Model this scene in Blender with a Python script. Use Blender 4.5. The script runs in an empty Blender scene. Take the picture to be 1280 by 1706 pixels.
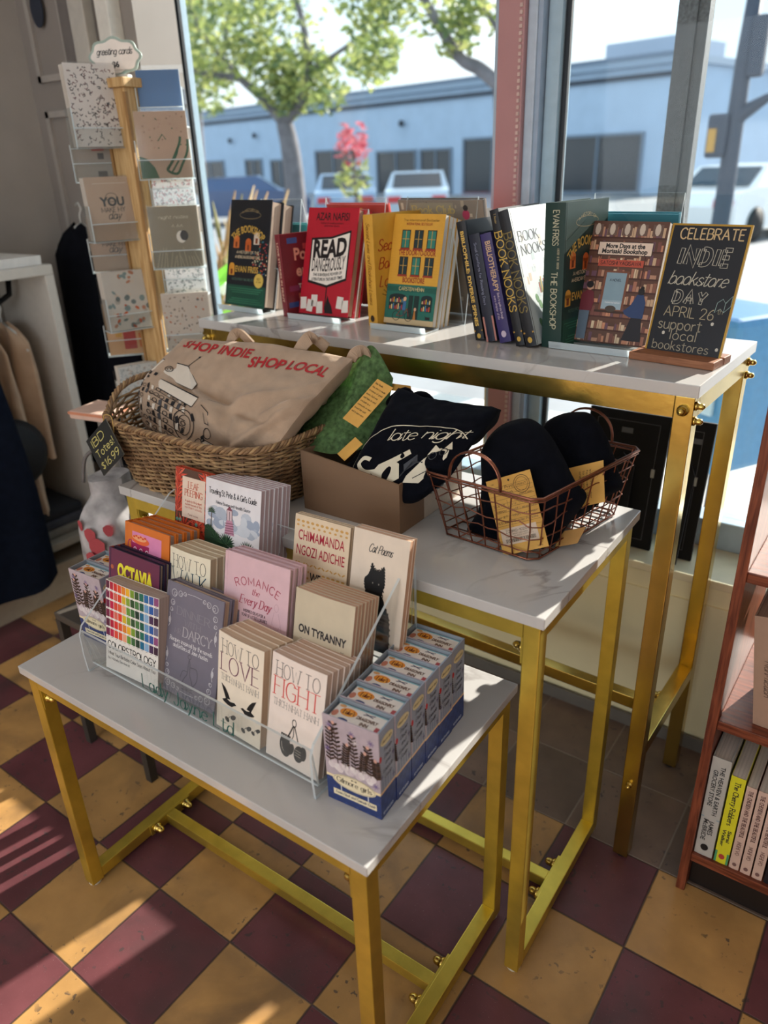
import bpy, bmesh, math, random
from mathutils import Vector, Matrix, noise as mnoise

random.seed(11)
SC = bpy.context.scene
C = SC.collection
PI = math.pi

# ---------------------------------------------------------------- camera
FPX = 1246.609                       # focal length in pixels of the 1280 px wide frame
CAM = Vector((0.2049, -0.9725, 1.3208))
CR = [Vector((0.8119, 0.5830, -0.0310)), Vector((0.2239, -0.3599, -0.9057)), Vector((-0.5391, 0.7284, -0.4227))]
camd = bpy.data.cameras.new('camera')
cam = bpy.data.objects.new('camera', camd)
C.objects.link(cam)
camd.sensor_fit = 'HORIZONTAL'
camd.sensor_width = 36.0
camd.lens = 36.0 * FPX / 1280.0
camd.clip_start = 0.05
camd.clip_end = 400
cx_, cy_, cz_ = CR[0].normalized(), (-CR[1]).normalized(), (-CR[2]).normalized()
cam.matrix_world = Matrix(((cx_.x, cy_.x, cz_.x, CAM.x), (cx_.y, cy_.y, cz_.y, CAM.y), (cx_.z, cy_.z, cz_.z, CAM.z), (0, 0, 0, 1)))
camd.dof.use_dof = True
camd.dof.focus_distance = 1.25
camd.dof.aperture_fstop = 4.0
SC.camera = cam

# ---------------------------------------------------------------- light
SUN_DIR = Vector((0.228, 1.0, 0.45))  # towards the sun
EXPOSURE = 0.0
SC.view_settings.view_transform = 'Standard'
SC.view_settings.look = 'None'
SC.view_settings.exposure = EXPOSURE
SC.view_settings.gamma = 1.0
SC.view_settings.use_curve_mapping = False
SC.cycles.max_bounces = 10
SC.cycles.transparent_max_bounces = 40
SC.cycles.caustics_reflective = False
SC.cycles.caustics_refractive = False
SC.cycles.sample_clamp_indirect = 6.0
SC.cycles.use_denoising = True

def hexlin(h):
    h = h.lstrip('#')
    c = [int(h[i:i + 2], 16) / 255 for i in (0, 2, 4)]
    return tuple(x / 12.92 if x <= 0.04045 else ((x + 0.055) / 1.055) ** 2.4 for x in c)

world = bpy.data.worlds.new('sky')
SC.world = world
world.use_nodes = True
nt = world.node_tree
nt.nodes.clear()
wo = nt.nodes.new('ShaderNodeOutputWorld')
bg = nt.nodes.new('ShaderNodeBackground')
tc = nt.nodes.new('ShaderNodeTexCoord')
sep = nt.nodes.new('ShaderNodeSeparateXYZ')
rmp = nt.nodes.new('ShaderNodeValToRGB')
nz = nt.nodes.new('ShaderNodeTexNoise')
nz.inputs['Scale'].default_value = 2.2
nz.inputs['Detail'].default_value = 6
mx = nt.nodes.new('ShaderNodeMix')
mx.data_type = 'RGBA'
cr2 = nt.nodes.new('ShaderNodeValToRGB')
nt.links.new(tc.outputs['Generated'], sep.inputs[0])
nt.links.new(sep.outputs['Z'], rmp.inputs[0])
rmp.color_ramp.elements[0].position = 0.0
rmp.color_ramp.elements[0].color = (0.80, 0.93, 1.0, 1)
rmp.color_ramp.elements[1].position = 0.55
rmp.color_ramp.elements[1].color = (0.22, 0.55, 0.85, 1)
nt.links.new(tc.outputs['Generated'], nz.inputs['Vector'])
nt.links.new(nz.outputs['Fac'], cr2.inputs[0])
cr2.color_ramp.elements[0].position = 0.42
cr2.color_ramp.elements[1].position = 0.60
nt.links.new(cr2.outputs['Color'], mx.inputs[0])
nt.links.new(rmp.outputs['Color'], mx.inputs[6])
mx.inputs[7].default_value = (1.05, 1.10, 1.12, 1)
nt.links.new(mx.outputs[2], bg.inputs['Color'])
bg.inputs['Strength'].default_value = 1.5
nt.links.new(bg.outputs[0], wo.inputs[0])

sund = bpy.data.lights.new('sun', 'SUN')
sund.energy = 13.0
sund.angle = math.radians(0.55)
sund.color = (1.0, 0.93, 0.82)
sun = bpy.data.objects.new('sun', sund)
sun.rotation_euler = SUN_DIR.to_track_quat('Z', 'Y').to_euler()
sun.location = (1.5, 6, 5)
C.objects.link(sun)

def area_light(name, loc, target, sx, sy, watts, col):
    d = bpy.data.lights.new(name, 'AREA')
    d.shape = 'RECTANGLE'
    d.size, d.size_y, d.energy, d.color = sx, sy, watts, col
    o = bpy.data.objects.new(name, d)
    o.location = loc
    o.rotation_euler = (Vector(loc) - Vector(target)).to_track_quat('Z', 'Y').to_euler()
    C.objects.link(o)
    return o
area_light('shop_ceiling_light', (-0.9, -2.2, 2.70), (-0.7, -0.9, 0.6), 1.6, 0.8, 6, (0.96, 0.98, 1.0))
area_light('shop_ceiling_light.001', (1.1, -2.3, 2.70), (0.2, -0.6, 0.6), 1.6, 0.8, 5, (0.96, 0.98, 1.0))
area_light('shop_ceiling_light.002', (-0.7, -0.7, 2.72), (-0.7, -0.7, 0), 1.8, 0.7, 3, (0.96, 0.98, 1.0))
area_light('rear_fill_light', (-0.2, -3.55, 1.10), (-0.2, 0, 0.60), 3.8, 2.0, 74, (0.86, 0.94, 1.0))  # added fill for front faces, low wall and gold frames; no window there

# ---------------------------------------------------------------- pixel helpers (design aid: picks a 3D point on a chosen plane)
def _ray(px, py):
    a, b = (px - 640) / FPX, (py - 853) / FPX
    return CR[0] * a + CR[1] * b + CR[2]
def at_z(px, py, z):
    d = _ray(px, py)
    return CAM + d * ((z - CAM.z) / d.z)
def at_y(px, py, y):
    d = _ray(px, py)
    return CAM + d * ((y - CAM.y) / d.y)
def at_x(px, py, x):
    d = _ray(px, py)
    return CAM + d * ((x - CAM.x) / d.x)

# ---------------------------------------------------------------- materials
_M = {}
def _mat(name):
    m = bpy.data.materials.new(name)
    m.use_nodes = True
    t = m.node_tree
    return m, t, t.nodes['Principled BSDF']

def M(col, rough=0.55, metal=0.0, var=0.06, scale=40.0, bump=0.0, bscale=200.0, spec=0.4, coat=0.0, name=None, sheen=0.0, stretch=None, trans=0.0):
    key = (col, rough, metal, var, scale, bump, bscale, spec, coat, sheen, stretch, trans)
    if key in _M:
        return _M[key]
    m, t, p = _mat(name or 'mat_' + str(col).strip('#'))
    lin = hexlin(col)
    p.inputs['Roughness'].default_value = rough
    p.inputs['Metallic'].default_value = metal
    p.inputs['Specular IOR Level'].default_value = spec
    p.inputs['Coat Weight'].default_value = coat
    p.inputs['Coat Roughness'].default_value = 0.08
    p.inputs['Sheen Weight'].default_value = sheen
    co = t.nodes.new('ShaderNodeTexCoord')
    src = co.outputs['Object']
    if stretch:
        mp = t.nodes.new('ShaderNodeMapping')
        mp.inputs['Scale'].default_value = stretch
        t.links.new(src, mp.inputs['Vector'])
        src = mp.outputs['Vector']
    n = t.nodes.new('ShaderNodeTexNoise')
    n.inputs['Scale'].default_value = scale
    n.inputs['Detail'].default_value = 3
    t.links.new(src, n.inputs['Vector'])
    r = t.nodes.new('ShaderNodeValToRGB')
    r.color_ramp.elements[0].position = 0.3
    r.color_ramp.elements[1].position = 0.7
    r.color_ramp.elements[0].color = (*[max(0, c * (1 - var)) for c in lin], 1)
    r.color_ramp.elements[1].color = (*[min(1, c * (1 + var)) for c in lin], 1)
    t.links.new(n.outputs['Fac'], r.inputs[0])
    t.links.new(r.outputs['Color'], p.inputs['Base Color'])
    if bump:
        n2 = t.nodes.new('ShaderNodeTexNoise')
        n2.inputs['Scale'].default_value = bscale
        n2.inputs['Detail'].default_value = 4
        t.links.new(src, n2.inputs['Vector'])
        b = t.nodes.new('ShaderNodeBump')
        b.inputs['Strength'].default_value = bump
        b.inputs['Distance'].default_value = 0.002
        t.links.new(n2.outputs['Fac'], b.inputs['Height'])
        t.links.new(b.outputs['Normal'], p.inputs['Normal'])
    if trans:
        tr = t.nodes.new('ShaderNodeBsdfTranslucent')
        t.links.new(r.outputs['Color'], tr.inputs['Color'])
        mxs = t.nodes.new('ShaderNodeMixShader')
        mxs.inputs[0].default_value = trans
        t.links.new(p.outputs[0], mxs.inputs[1])
        t.links.new(tr.outputs[0], mxs.inputs[2])
        t.links.new(mxs.outputs[0], t.nodes['Material Output'].inputs['Surface'])
    _M[key] = m
    return m

def ink(col, rough=0.45):
    return M(col, rough=rough, var=0.03, scale=60, spec=0.35)

def clear_mat(name, tint, gloss_rough=0.02, edge=0.0, mirror=0.035, milk=(0.9, 0.97, 1.0)):
    m = bpy.data.materials.new(name)
    m.use_nodes = True
    t = m.node_tree
    t.nodes.clear()
    out = t.nodes.new('ShaderNodeOutputMaterial')
    tr = t.nodes.new('ShaderNodeBsdfTransparent')
    tr.inputs[0].default_value = (*tint, 1)
    gl = t.nodes.new('ShaderNodeBsdfGlossy')
    gl.inputs['Roughness'].default_value = gloss_rough
    lw = t.nodes.new('ShaderNodeLayerWeight')      # thin clear sheet: about 4 % mirror face on, more at a glancing angle
    lw.inputs['Blend'].default_value = 0.5
    pw = t.nodes.new('ShaderNodeMath'); pw.operation = 'POWER'
    t.links.new(lw.outputs['Facing'], pw.inputs[0]); pw.inputs[1].default_value = 4.0
    fr = t.nodes.new('ShaderNodeMapRange')
    t.links.new(pw.outputs[0], fr.inputs[0]); fr.inputs[3].default_value = mirror; fr.inputs[4].default_value = 0.8
    m1 = t.nodes.new('ShaderNodeMixShader')
    t.links.new(fr.outputs[0], m1.inputs[0])
    t.links.new(tr.outputs[0], m1.inputs[1])
    t.links.new(gl.outputs[0], m1.inputs[2])
    last = m1
    if edge:
        df = t.nodes.new('ShaderNodeBsdfTranslucent')
        df.inputs['Color'].default_value = (*milk, 1)
        d2 = t.nodes.new('ShaderNodeBsdfDiffuse')
        d2.inputs['Color'].default_value = (*milk, 1)
        ad = t.nodes.new('ShaderNodeMixShader')
        ad.inputs[0].default_value = 0.5
        t.links.new(df.outputs[0], ad.inputs[1])
        t.links.new(d2.outputs[0], ad.inputs[2])
        m2 = t.nodes.new('ShaderNodeMixShader')
        m2.inputs[0].default_value = edge
        t.links.new(m1.outputs[0], m2.inputs[1])
        t.links.new(ad.outputs[0], m2.inputs[2])
        last = m2
    t.links.new(last.outputs[0], out.inputs['Surface'])
    return m
ACR = clear_mat('acrylic', (0.975, 0.985, 0.985))
ACE = clear_mat('acrylic_edge', (0.9, 0.96, 0.97), 0.06, 0.78)  # bright glow of the cut edges put into the colour as milky white
GLASS = clear_mat('window_glass', (0.975, 0.985, 0.985), 0.0, 0.0, 0.010)
PLAS = clear_mat('card_sleeve', (0.97, 0.97, 0.97), 0.08, 0.04)

def marble_mat():
    m, t, p = _mat('white_marble')
    co = t.nodes.new('ShaderNodeTexCoord')
    n = t.nodes.new('ShaderNodeTexNoise'); n.inputs['Scale'].default_value = 3.2; n.inputs['Detail'].default_value = 8; n.inputs['Distortion'].default_value = 1.2
    t.links.new(co.outputs['Object'], n.inputs['Vector'])
    r = t.nodes.new('ShaderNodeValToRGB')
    e = r.color_ramp.elements
    e[0].position = 0.485; e[0].color = (0.545, 0.53, 0.52, 1)
    e[1].position = 0.515; e[1].color = (0.545, 0.53, 0.52, 1)
    k = r.color_ramp.elements.new(0.50); k.color = (0.32, 0.29, 0.28, 1)
    t.links.new(n.outputs['Fac'], r.inputs[0])
    n2 = t.nodes.new('ShaderNodeTexNoise'); n2.inputs['Scale'].default_value = 1.7; n2.inputs['Detail'].default_value = 3
    t.links.new(co.outputs['Object'], n2.inputs['Vector'])
    r2 = t.nodes.new('ShaderNodeValToRGB')
    r2.color_ramp.elements[0].position = 0.47; r2.color_ramp.elements[0].color = (0, 0, 0, 1)
    r2.color_ramp.elements[1].position = 0.60; r2.color_ramp.elements[1].color = (1, 1, 1, 1)
    t.links.new(n2.outputs['Fac'], r2.inputs[0])
    mx = t.nodes.new('ShaderNodeMix'); mx.data_type = 'RGBA'
    t.links.new(r2.outputs['Color'], mx.inputs[0])
    mx.inputs[6].default_value = (0.545, 0.53, 0.52, 1)
    t.links.new(r.outputs['Color'], mx.inputs[7])
    t.links.new(mx.outputs[2], p.inputs['Base Color'])
    p.inputs['Roughness'].default_value = 0.13
    p.inputs['Specular IOR Level'].default_value = 0.55
    return m
MARBLE = marble_mat()
GOLD = M('#dcc356', rough=0.36, metal=0.85, var=0.10, scale=25, bump=0.05, bscale=320, name='brushed_gold_paint')
GOLDT = M('#bda256', rough=0.24, metal=1.0, var=0.10, scale=18, bump=0.08, bscale=90, name='polished_brass')
GOLDB = M('#d2b765', rough=0.22, metal=1.0, var=0.05, name='brass_hardware')
COPPER = M('#94604e', rough=0.28, metal=1.0, var=0.1, name='copper_wire')
BLACKCLOTH = M('#0a0c14', rough=0.95, var=0.25, scale=60, bump=0.25, bscale=900, spec=0.1, sheen=0.02, name='black_cotton')

def pages_mat(col):
    key = ('pages', col)
    if key in _M:
        return _M[key]
    m, t, p = _mat('page_edges_' + col.strip('#'))
    lin = hexlin(col)
    co = t.nodes.new('ShaderNodeTexCoord')
    mp = t.nodes.new('ShaderNodeMapping')
    mp.inputs['Scale'].default_value = (3, 900, 3)
    t.links.new(co.outputs['Object'], mp.inputs['Vector'])
    n = t.nodes.new('ShaderNodeTexNoise'); n.inputs['Scale'].default_value = 1.0; n.inputs['Detail'].default_value = 3
    t.links.new(mp.outputs[0], n.inputs['Vector'])
    r = t.nodes.new('ShaderNodeValToRGB')
    r.color_ramp.elements[0].position = 0.32; r.color_ramp.elements[0].color = (*[c * 0.72 for c in lin], 1)
    r.color_ramp.elements[1].position = 0.60; r.color_ramp.elements[1].color = (*lin, 1)
    t.links.new(n.outputs['Fac'], r.inputs[0])
    t.links.new(r.outputs[0], p.inputs['Base Color'])
    p.inputs['Roughness'].default_value = 0.8
    p.inputs['Specular IOR Level'].default_value = 0.2
    _M[key] = m
    return m

def wood_mat(name, c1, c2, rough=0.4, stretch=(2, 30, 2), coat=0.1):
    m, t, p = _mat(name)
    co = t.nodes.new('ShaderNodeTexCoord')
    mp = t.nodes.new('ShaderNodeMapping'); mp.inputs['Scale'].default_value = stretch
    t.links.new(co.outputs['Object'], mp.inputs['Vector'])
    n = t.nodes.new('ShaderNodeTexNoise'); n.inputs['Scale'].default_value = 6; n.inputs['Detail'].default_value = 6; n.inputs['Distortion'].default_value = 0.6
    t.links.new(mp.outputs[0], n.inputs['Vector'])
    r = t.nodes.new('ShaderNodeValToRGB')
    r.color_ramp.elements[0].position = 0.35; r.color_ramp.elements[0].color = (*hexlin(c1), 1)
    r.color_ramp.elements[1].position = 0.65; r.color_ramp.elements[1].color = (*hexlin(c2), 1)
    t.links.new(n.outputs['Fac'], r.inputs[0])
    t.links.new(r.outputs[0], p.inputs['Base Color'])
    p.inputs['Roughness'].default_value = rough
    p.inputs['Coat Weight'].default_value = coat
    p.inputs['Specular IOR Level'].default_value = 0.3
    return m
REDWOOD = wood_mat('red_brown_wood', '#5a2a1c', '#8a4a32', 0.42, (30, 30, 2), 0.05)
REDSHELF = wood_mat('red_brown_shelf_wood', '#5a2a1c', '#8a4a32', 0.35, (2, 30, 30), 0.08)
BEECH = wood_mat('light_wood', '#b08a58', '#cfae7c', 0.5, (25, 25, 2), 0.0)
OAKBASE = wood_mat('sign_base_wood', '#8a5a40', '#a87252', 0.5, (3, 40, 40), 0.0)

# ---------------------------------------------------------------- mesh builder
class MB:
    def __init__(s):
        s.v, s.f, s.m, s.ms, s.sm = [], [], [], [], []
    def mi(s, mat):
        for i, q in enumerate(s.ms):
            if q is mat:
                return i
        s.ms.append(mat)
        return len(s.ms) - 1
    def face(s, pts, mat, smooth=False):
        b = len(s.v)
        s.v += [tuple(p) for p in pts]
        s.f.append(list(range(b, b + len(pts))))
        s.m.append(s.mi(mat)); s.sm.append(smooth)
    def mesh(s, vs, fs, mat, smooth=False):
        b = len(s.v)
        s.v += [tuple(p) for p in vs]
        i = s.mi(mat)
        for f in fs:
            s.f.append([b + k for k in f]); s.m.append(i); s.sm.append(smooth)
    def box(s, x0, x1, y0, y1, z0, z1, mat, T=None, bev=0.0):
        if bev > 0:
            bm = bmesh.new()
            bmesh.ops.create_cube(bm, size=1.0)
            for v in bm.verts:
                v.co = Vector((x0 if v.co.x < 0 else x1, y0 if v.co.y < 0 else y1, z0 if v.co.z < 0 else z1))
            bmesh.ops.bevel(bm, geom=bm.edges[:], offset=bev, segments=2, affect='EDGES', profile=0.6)
            bm.verts.index_update()
            vs = [v.co.copy() for v in bm.verts]
            fs = [[v.index for v in f.verts] for f in bm.faces]
            bm.free()
        else:
            vs = [Vector((x, y, z)) for z in (z0, z1) for y in (y0, y1) for x in (x0, x1)]
            fs = [(0, 2, 3, 1), (4, 5, 7, 6), (0, 1, 5, 4), (2, 6, 7, 3), (0, 4, 6, 2), (1, 3, 7, 5)]
        if T is not None:
            vs = [T @ v for v in vs]
        s.mesh(vs, fs, mat)
    def slab(s, poly, n, thick, mat, edge=None):
        """closed prism: poly = list of 3D points, extruded along n*thick"""
        k = len(poly)
        off = Vector(n) * thick
        a = [Vector(p) for p in poly]
        b = [p + off for p in a]
        s.mesh(a + b, [list(range(k))[::-1], [k + i for i in range(k)]], mat)
        s.mesh(a + b, [[i, (i + 1) % k, k + (i + 1) % k, k + i] for i in range(k)], edge or mat)
    def tube(s, pts, r, mat, n=7, closed=False, smooth=True, caps=True):
        pts = [Vector(p) for p in pts]
        m = len(pts)
        rr = r if isinstance(r, (list, tuple)) else [r] * m
        rings = []
        up = None
        for i, p in enumerate(pts):
            if closed:
                d = pts[(i + 1) % m] - pts[i - 1]
            else:
                d = pts[min(i + 1, m - 1)] - pts[max(i - 1, 0)]
            if d.length < 1e-9:
                d = Vector((0, 0, 1))
            d.normalize()
            if up is None:
                up = d.orthogonal().normalized()
            up = (up - d * up.dot(d))
            if up.length < 1e-6:
                up = d.orthogonal()
            up.normalize()
            w = d.cross(up)
            rings.append([p + (up * math.cos(2 * PI * k / n) + w * math.sin(2 * PI * k / n)) * rr[i] for k in range(n)])
        vs = [q for R_ in rings for q in R_]
        fs = []
        for i in range(m if closed else m - 1):
            j = (i + 1) % m
            for k in range(n):
                k2 = (k + 1) % n
                fs.append((i * n + k, i * n + k2, j * n + k2, j * n + k))
        if caps and not closed:
            fs.append(tuple(range(n))[::-1])
            fs.append(tuple((m - 1) * n + k for k in range(n)))
        s.mesh(vs, fs, mat, smooth)
    def lathe(s, prof, mat, n=24, T=None, smooth=True):
        """prof = [(r,z)...]"""
        vs = []
        for r, z in prof:
            for k in range(n):
                a = 2 * PI * k / n
                v = Vector((r * math.cos(a), r * math.sin(a), z))
                vs.append(T @ v if T is not None else v)
        fs = []
        for i in range(len(prof) - 1):
            for k in range(n):
                k2 = (k + 1) % n
                fs.append((i * n + k, i * n + k2, (i + 1) * n + k2, (i + 1) * n + k))
        fs.append(tuple(range(n))[::-1]); fs.append(tuple((len(prof) - 1) * n + k for k in range(n)))
        s.mesh(vs, fs, mat, smooth)
    def grid(s, fn, nu, nv, mat, smooth=True, closed_u=False):
        vs = [fn(i / nu, j / nv) for j in range(nv + 1) for i in range(nu + 1)]
        fs = [(j * (nu + 1) + i, j * (nu + 1) + i + 1, (j + 1) * (nu + 1) + i + 1, (j + 1) * (nu + 1) + i) for j in range(nv) for i in range(nu)]
        s.mesh(vs, fs, mat, smooth)
    def build(s, name, parent=None, loc=None, T=None, flip=False):
        me = bpy.data.meshes.new(name)
        vs = s.v
        if T is not None:
            vs = [tuple(T @ Vector(v)) for v in vs]
        me.from_pydata(vs, [], s.f)
        for m in s.ms:
            me.materials.append(m)
        me.polygons.foreach_set('material_index', s.m)
        me.polygons.foreach_set('use_smooth', s.sm)
        me.update()
        o = bpy.data.objects.new(name, me)
        C.objects.link(o)
        if loc is not None:
            o.location = loc
        if parent is not None:
            o.parent = parent
        return o

def recalc(o):
    bm = bmesh.new(); bm.from_mesh(o.data)
    bmesh.ops.remove_doubles(bm, verts=bm.verts[:], dist=1e-6)
    bmesh.ops.recalc_face_normals(bm, faces=bm.faces[:])
    bm.to_mesh(o.data); bm.free()
    return o

def tag(o, label, cat, group=None, kind=None):
    o['label'] = label
    o['category'] = cat
    if group: o['group'] = group
    if kind: o['kind'] = kind
    return o
def thing(name, label, cat, loc=(0, 0, 0), rot=None, group=None):
    o = bpy.data.objects.new(name, None)
    o.empty_display_size = 0.05
    C.objects.link(o)
    o.location = loc
    if rot is not None:
        o.rotation_euler = rot
    return tag(o, label, cat, group)
def struct(o):
    o['kind'] = 'structure'
    return o
def dup(root, label=None, M4=None, group=None):
    r = root.copy(); C.objects.link(r)
    if label: r['label'] = label
    if group: r['group'] = group
    if M4 is not None: r.matrix_world = M4
    for ch in list(root.children):
        c = ch.copy(); C.objects.link(c); c.parent = r
        for g in list(ch.children):
            d = g.copy(); C.objects.link(d); d.parent = c
    return r
ORD = ['front', 'second', 'third', 'fourth', 'fifth', 'sixth', 'seventh', 'eighth', 'ninth', 'tenth']
# ---------------------------------------------------------------- lettering: a small stroke alphabet (own design) and the built-in sans
GL = {
'A': (.70, '0,0 .35,1 .7,0|.13,.36 .57,.36'), 'B': (.58, '0,0 0,1|~0,1 .3,1 .5,.92 .52,.72 .4,.56 .25,.53 0,.53|~0,.53 .3,.53 .54,.46 .58,.26 .48,.06 .28,0 0,0'),
'C': (.64, '~.64,.82 .5,.97 .32,1 .1,.85 0,.5 .1,.15 .32,0 .5,.03 .64,.18'), 'D': (.64, '0,0 0,1|~0,1 .25,1 .52,.88 .64,.5 .52,.12 .25,0 0,0'),
'E': (.50, '0,0 0,1|0,1 .5,1|0,.52 .42,.52|0,0 .5,0'), 'F': (.48, '0,0 0,1|0,1 .48,1|0,.52 .4,.52'),
'G': (.68, '~.64,.82 .5,.97 .32,1 .1,.85 0,.5 .1,.15 .32,0 .54,.04 .66,.18|.66,.1 .66,.46 .42,.46'), 'H': (.66, '0,0 0,1|.66,0 .66,1|0,.52 .66,.52'),
'I': (.04, '.02,0 .02,1'), 'J': (.42, '~.4,1 .4,.3 .34,.06 .2,0 .06,.05 0,.2'), 'K': (.6, '0,0 0,1|0,.38 .56,1|.2,.58 .6,0'), 'L': (.48, '0,1 0,0|0,0 .48,0'),
'M': (.82, '0,0 .04,1 .41,.25 .78,1 .82,0'), 'N': (.66, '0,0 0,1 .66,0 .66,1'), 'O': (.74, '@.37,.5,.37,.5'), 'P': (.55, '0,0 0,1|~0,1 .3,1 .52,.9 .54,.7 .46,.53 .28,.47 0,.47'),
'Q': (.74, '@.37,.5,.37,.5|.45,.25 .78,-.08'), 'R': (.60, '0,0 0,1|~0,1 .3,1 .52,.9 .54,.7 .46,.53 .28,.47 0,.47|.28,.47 .6,0'),
'S': (.54, '~.5,.84 .4,.97 .24,1 .06,.9 .04,.7 .2,.55 .4,.44 .54,.28 .46,.07 .26,0 .1,.04 0,.18'), 'T': (.62, '.31,0 .31,1|0,1 .62,1'), 'U': (.62, '~0,1 0,.32 .1,.06 .31,0 .52,.06 .62,.32 .62,1'),
'V': (.68, '0,1 .34,0 .68,1'), 'W': (.96, '0,1 .24,0 .48,.8 .72,0 .96,1'), 'X': (.62, '0,0 .62,1|0,1 .62,0'), 'Y': (.64, '0,1 .32,.48 .64,1|.32,.48 .32,0'), 'Z': (.58, '0,1 .58,1 0,0 .58,0'),
'0': (.56, '@.28,.5,.28,.5'), '1': (.22, '0,.8 .18,1 .18,0'), '2': (.54, '~0,.78 .08,.95 .28,1 .48,.9 .5,.7 .38,.48 0,0|0,0 .54,0'), '3': (.5, '~.02,.86 .24,1 .46,.9 .46,.66 .22,.54|~.22,.54 .5,.42 .48,.12 .24,0 0,.12'),
'4': (.56, '.44,0 .44,1 0,.3 .56,.3'), '5': (.5, '.46,1 .06,1 .04,.56|~.04,.56 .26,.62 .48,.48 .48,.16 .24,0 0,.1'), '6': (.54, '~.46,.98 .2,.8 .02,.4 .08,.08 .28,0 .5,.12 .5,.42 .3,.54 .06,.4'),
'7': (.52, '0,1 .52,1 .16,0'), '8': (.54, '@.27,.76,.22,.24|@.27,.26,.27,.26'), '9': (.54, '~.5,.6 .26,.46 .04,.58 .04,.86 .26,1 .48,.92 .52,.6 .36,.2 .1,0'),
'a': (.46, '@.22,.31,.22,.31|.45,.62 .45,0'), 'b': (.48, '0,1 0,0|@.24,.31,.24,.31'), 'c': (.42, '~.42,.52 .24,.62 .04,.48 0,.31 .06,.1 .24,0 .42,.1'), 'd': (.48, '@.22,.31,.22,.31|.46,1 .46,0'),
'e': (.46, '~.02,.33 .44,.36 .4,.54 .22,.62 .03,.48 .01,.26 .1,.06 .26,0 .44,.12'), 'f': (.32, '~.34,.94 .22,1 .12,.86 .12,0|0,.6 .3,.6'), 'g': (.46, '@.22,.31,.22,.31|~.45,.62 .45,-.1 .36,-.27 .18,-.28 .03,-.18'),
'h': (.44, '0,1 0,0|~0,.4 .12,.6 .3,.6 .44,.44 .44,0'), 'i': (.06, '.03,.62 .03,0|.0,.84 .05,.88'), 'j': (.2, '~.16,.62 .16,-.12 .08,-.27 -.06,-.24|.13,.84 .18,.88'), 'k': (.42, '0,1 0,0|0,.24 .38,.62|.14,.36 .42,0'),
'l': (.06, '.03,1 .03,0'), 'm': (.72, '0,.62 0,0|~0,.42 .12,.6 .26,.6 .36,.44 .36,0|~.36,.42 .48,.6 .62,.6 .72,.44 .72,0'), 'n': (.44, '0,.62 0,0|~0,.42 .12,.6 .3,.6 .44,.44 .44,0'), 'o': (.48, '@.24,.31,.24,.31'),
'p': (.48, '0,.62 0,-.28|@.24,.31,.24,.31'), 'q': (.48, '@.22,.31,.22,.31|.46,.62 .46,-.28'), 'r': (.3, '0,.62 0,0|~0,.38 .1,.56 .3,.6'), 's': (.38, '~.36,.52 .2,.62 .04,.52 .08,.38 .28,.28 .38,.14 .22,0 0,.1'),
't': (.32, '~.14,.9 .14,.14 .22,0 .34,.06|-.06,.66 .38,.66'), 'u': (.44, '~0,.62 0,.16 .12,0 .3,.02 .44,.2|.44,.62 .44,0'), 'v': (.44, '0,.62 .22,0 .44,.62'), 'w': (.64, '0,.62 .16,0 .32,.5 .48,0 .64,.62'),
'x': (.42, '0,0 .42,.62|0,.62 .42,0'), 'y': (.44, '0,.62 .22,.04|.44,.62 .22,.04 .06,-.28'), 'z': (.42, '0,.62 .42,.62 0,0 .42,0'),
'.': (.05, '0,0 .05,.04'), ',': (.08, '.06,.06 0,-.12'), '!': (.06, '.03,1 .03,.3|.0,0 .05,.04'), '&': (.62, '~.6,0 .2,.6 .14,.84 .28,1 .42,.84 .1,.36 .02,.16 .2,0 .44,.1 .58,.42'),
'$': (.5, '~.48,.8 .24,.92 .04,.76 .24,.52 .48,.3 .26,.08 .02,.2|.25,1.06 .25,-.06'), "'": (.05, '.03,1 .02,.8'), '-': (.3, '0,.42 .3,.42'), '*': (.36, '.18,.86 .18,.4|.0,.75 .36,.5|.36,.75 0,.5'), ':': (.05, '0,.02 .05,.06|0,.48 .05,.52'),
'+': (.4, '.2,.7 .2,.2|0,.45 .4,.45'), '/': (.36, '0,-.05 .36,1.05'), '?': (.4, '~0,.8 .1,.97 .3,.97 .4,.78 .2,.5 .2,.28|.18,0 .23,.04'),
}
SPACE = 0.36
def catmull(p, n=5, closed=False):
    out = []
    m = len(p)
    rng = range(m if closed else m - 1)
    for i in rng:
        if closed:
            a, b, c, d = p[i - 1], p[i], p[(i + 1) % m], p[(i + 2) % m]
        else:
            a, b, c, d = p[max(i - 1, 0)], p[i], p[i + 1], p[min(i + 2, m - 1)]
        for k in range(n):
            t = k / n
            out.append(tuple(0.5 * (2 * b[q] + (c[q] - a[q]) * t + (2 * a[q] - 5 * b[q] + 4 * c[q] - d[q]) * t * t + (3 * b[q] - a[q] - 3 * c[q] + d[q]) * t ** 3) for q in range(len(b))))
    if not closed:
        out.append(p[-1])
    return out
def glyph_strokes(ch):
    if ch not in GL:
        ch = ch.upper() if ch.upper() in GL else '.'
    w, src = GL[ch]
    out = []
    for st in src.split('|'):
        if st[0] == '@':
            a, b, rx, ry = [float(q) for q in st[1:].split(',')]
            out.append(([(a + rx * math.cos(2 * PI * k / 18 + PI / 2), b + ry * math.sin(2 * PI * k / 18 + PI / 2)) for k in range(18)], True))
        else:
            sm = st[0] == '~'
            p = [tuple(float(q) for q in s.split(',')) for s in st.lstrip('~').split()]
            out.append((catmull(p, 4) if sm else p, False))
    return w, out
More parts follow.
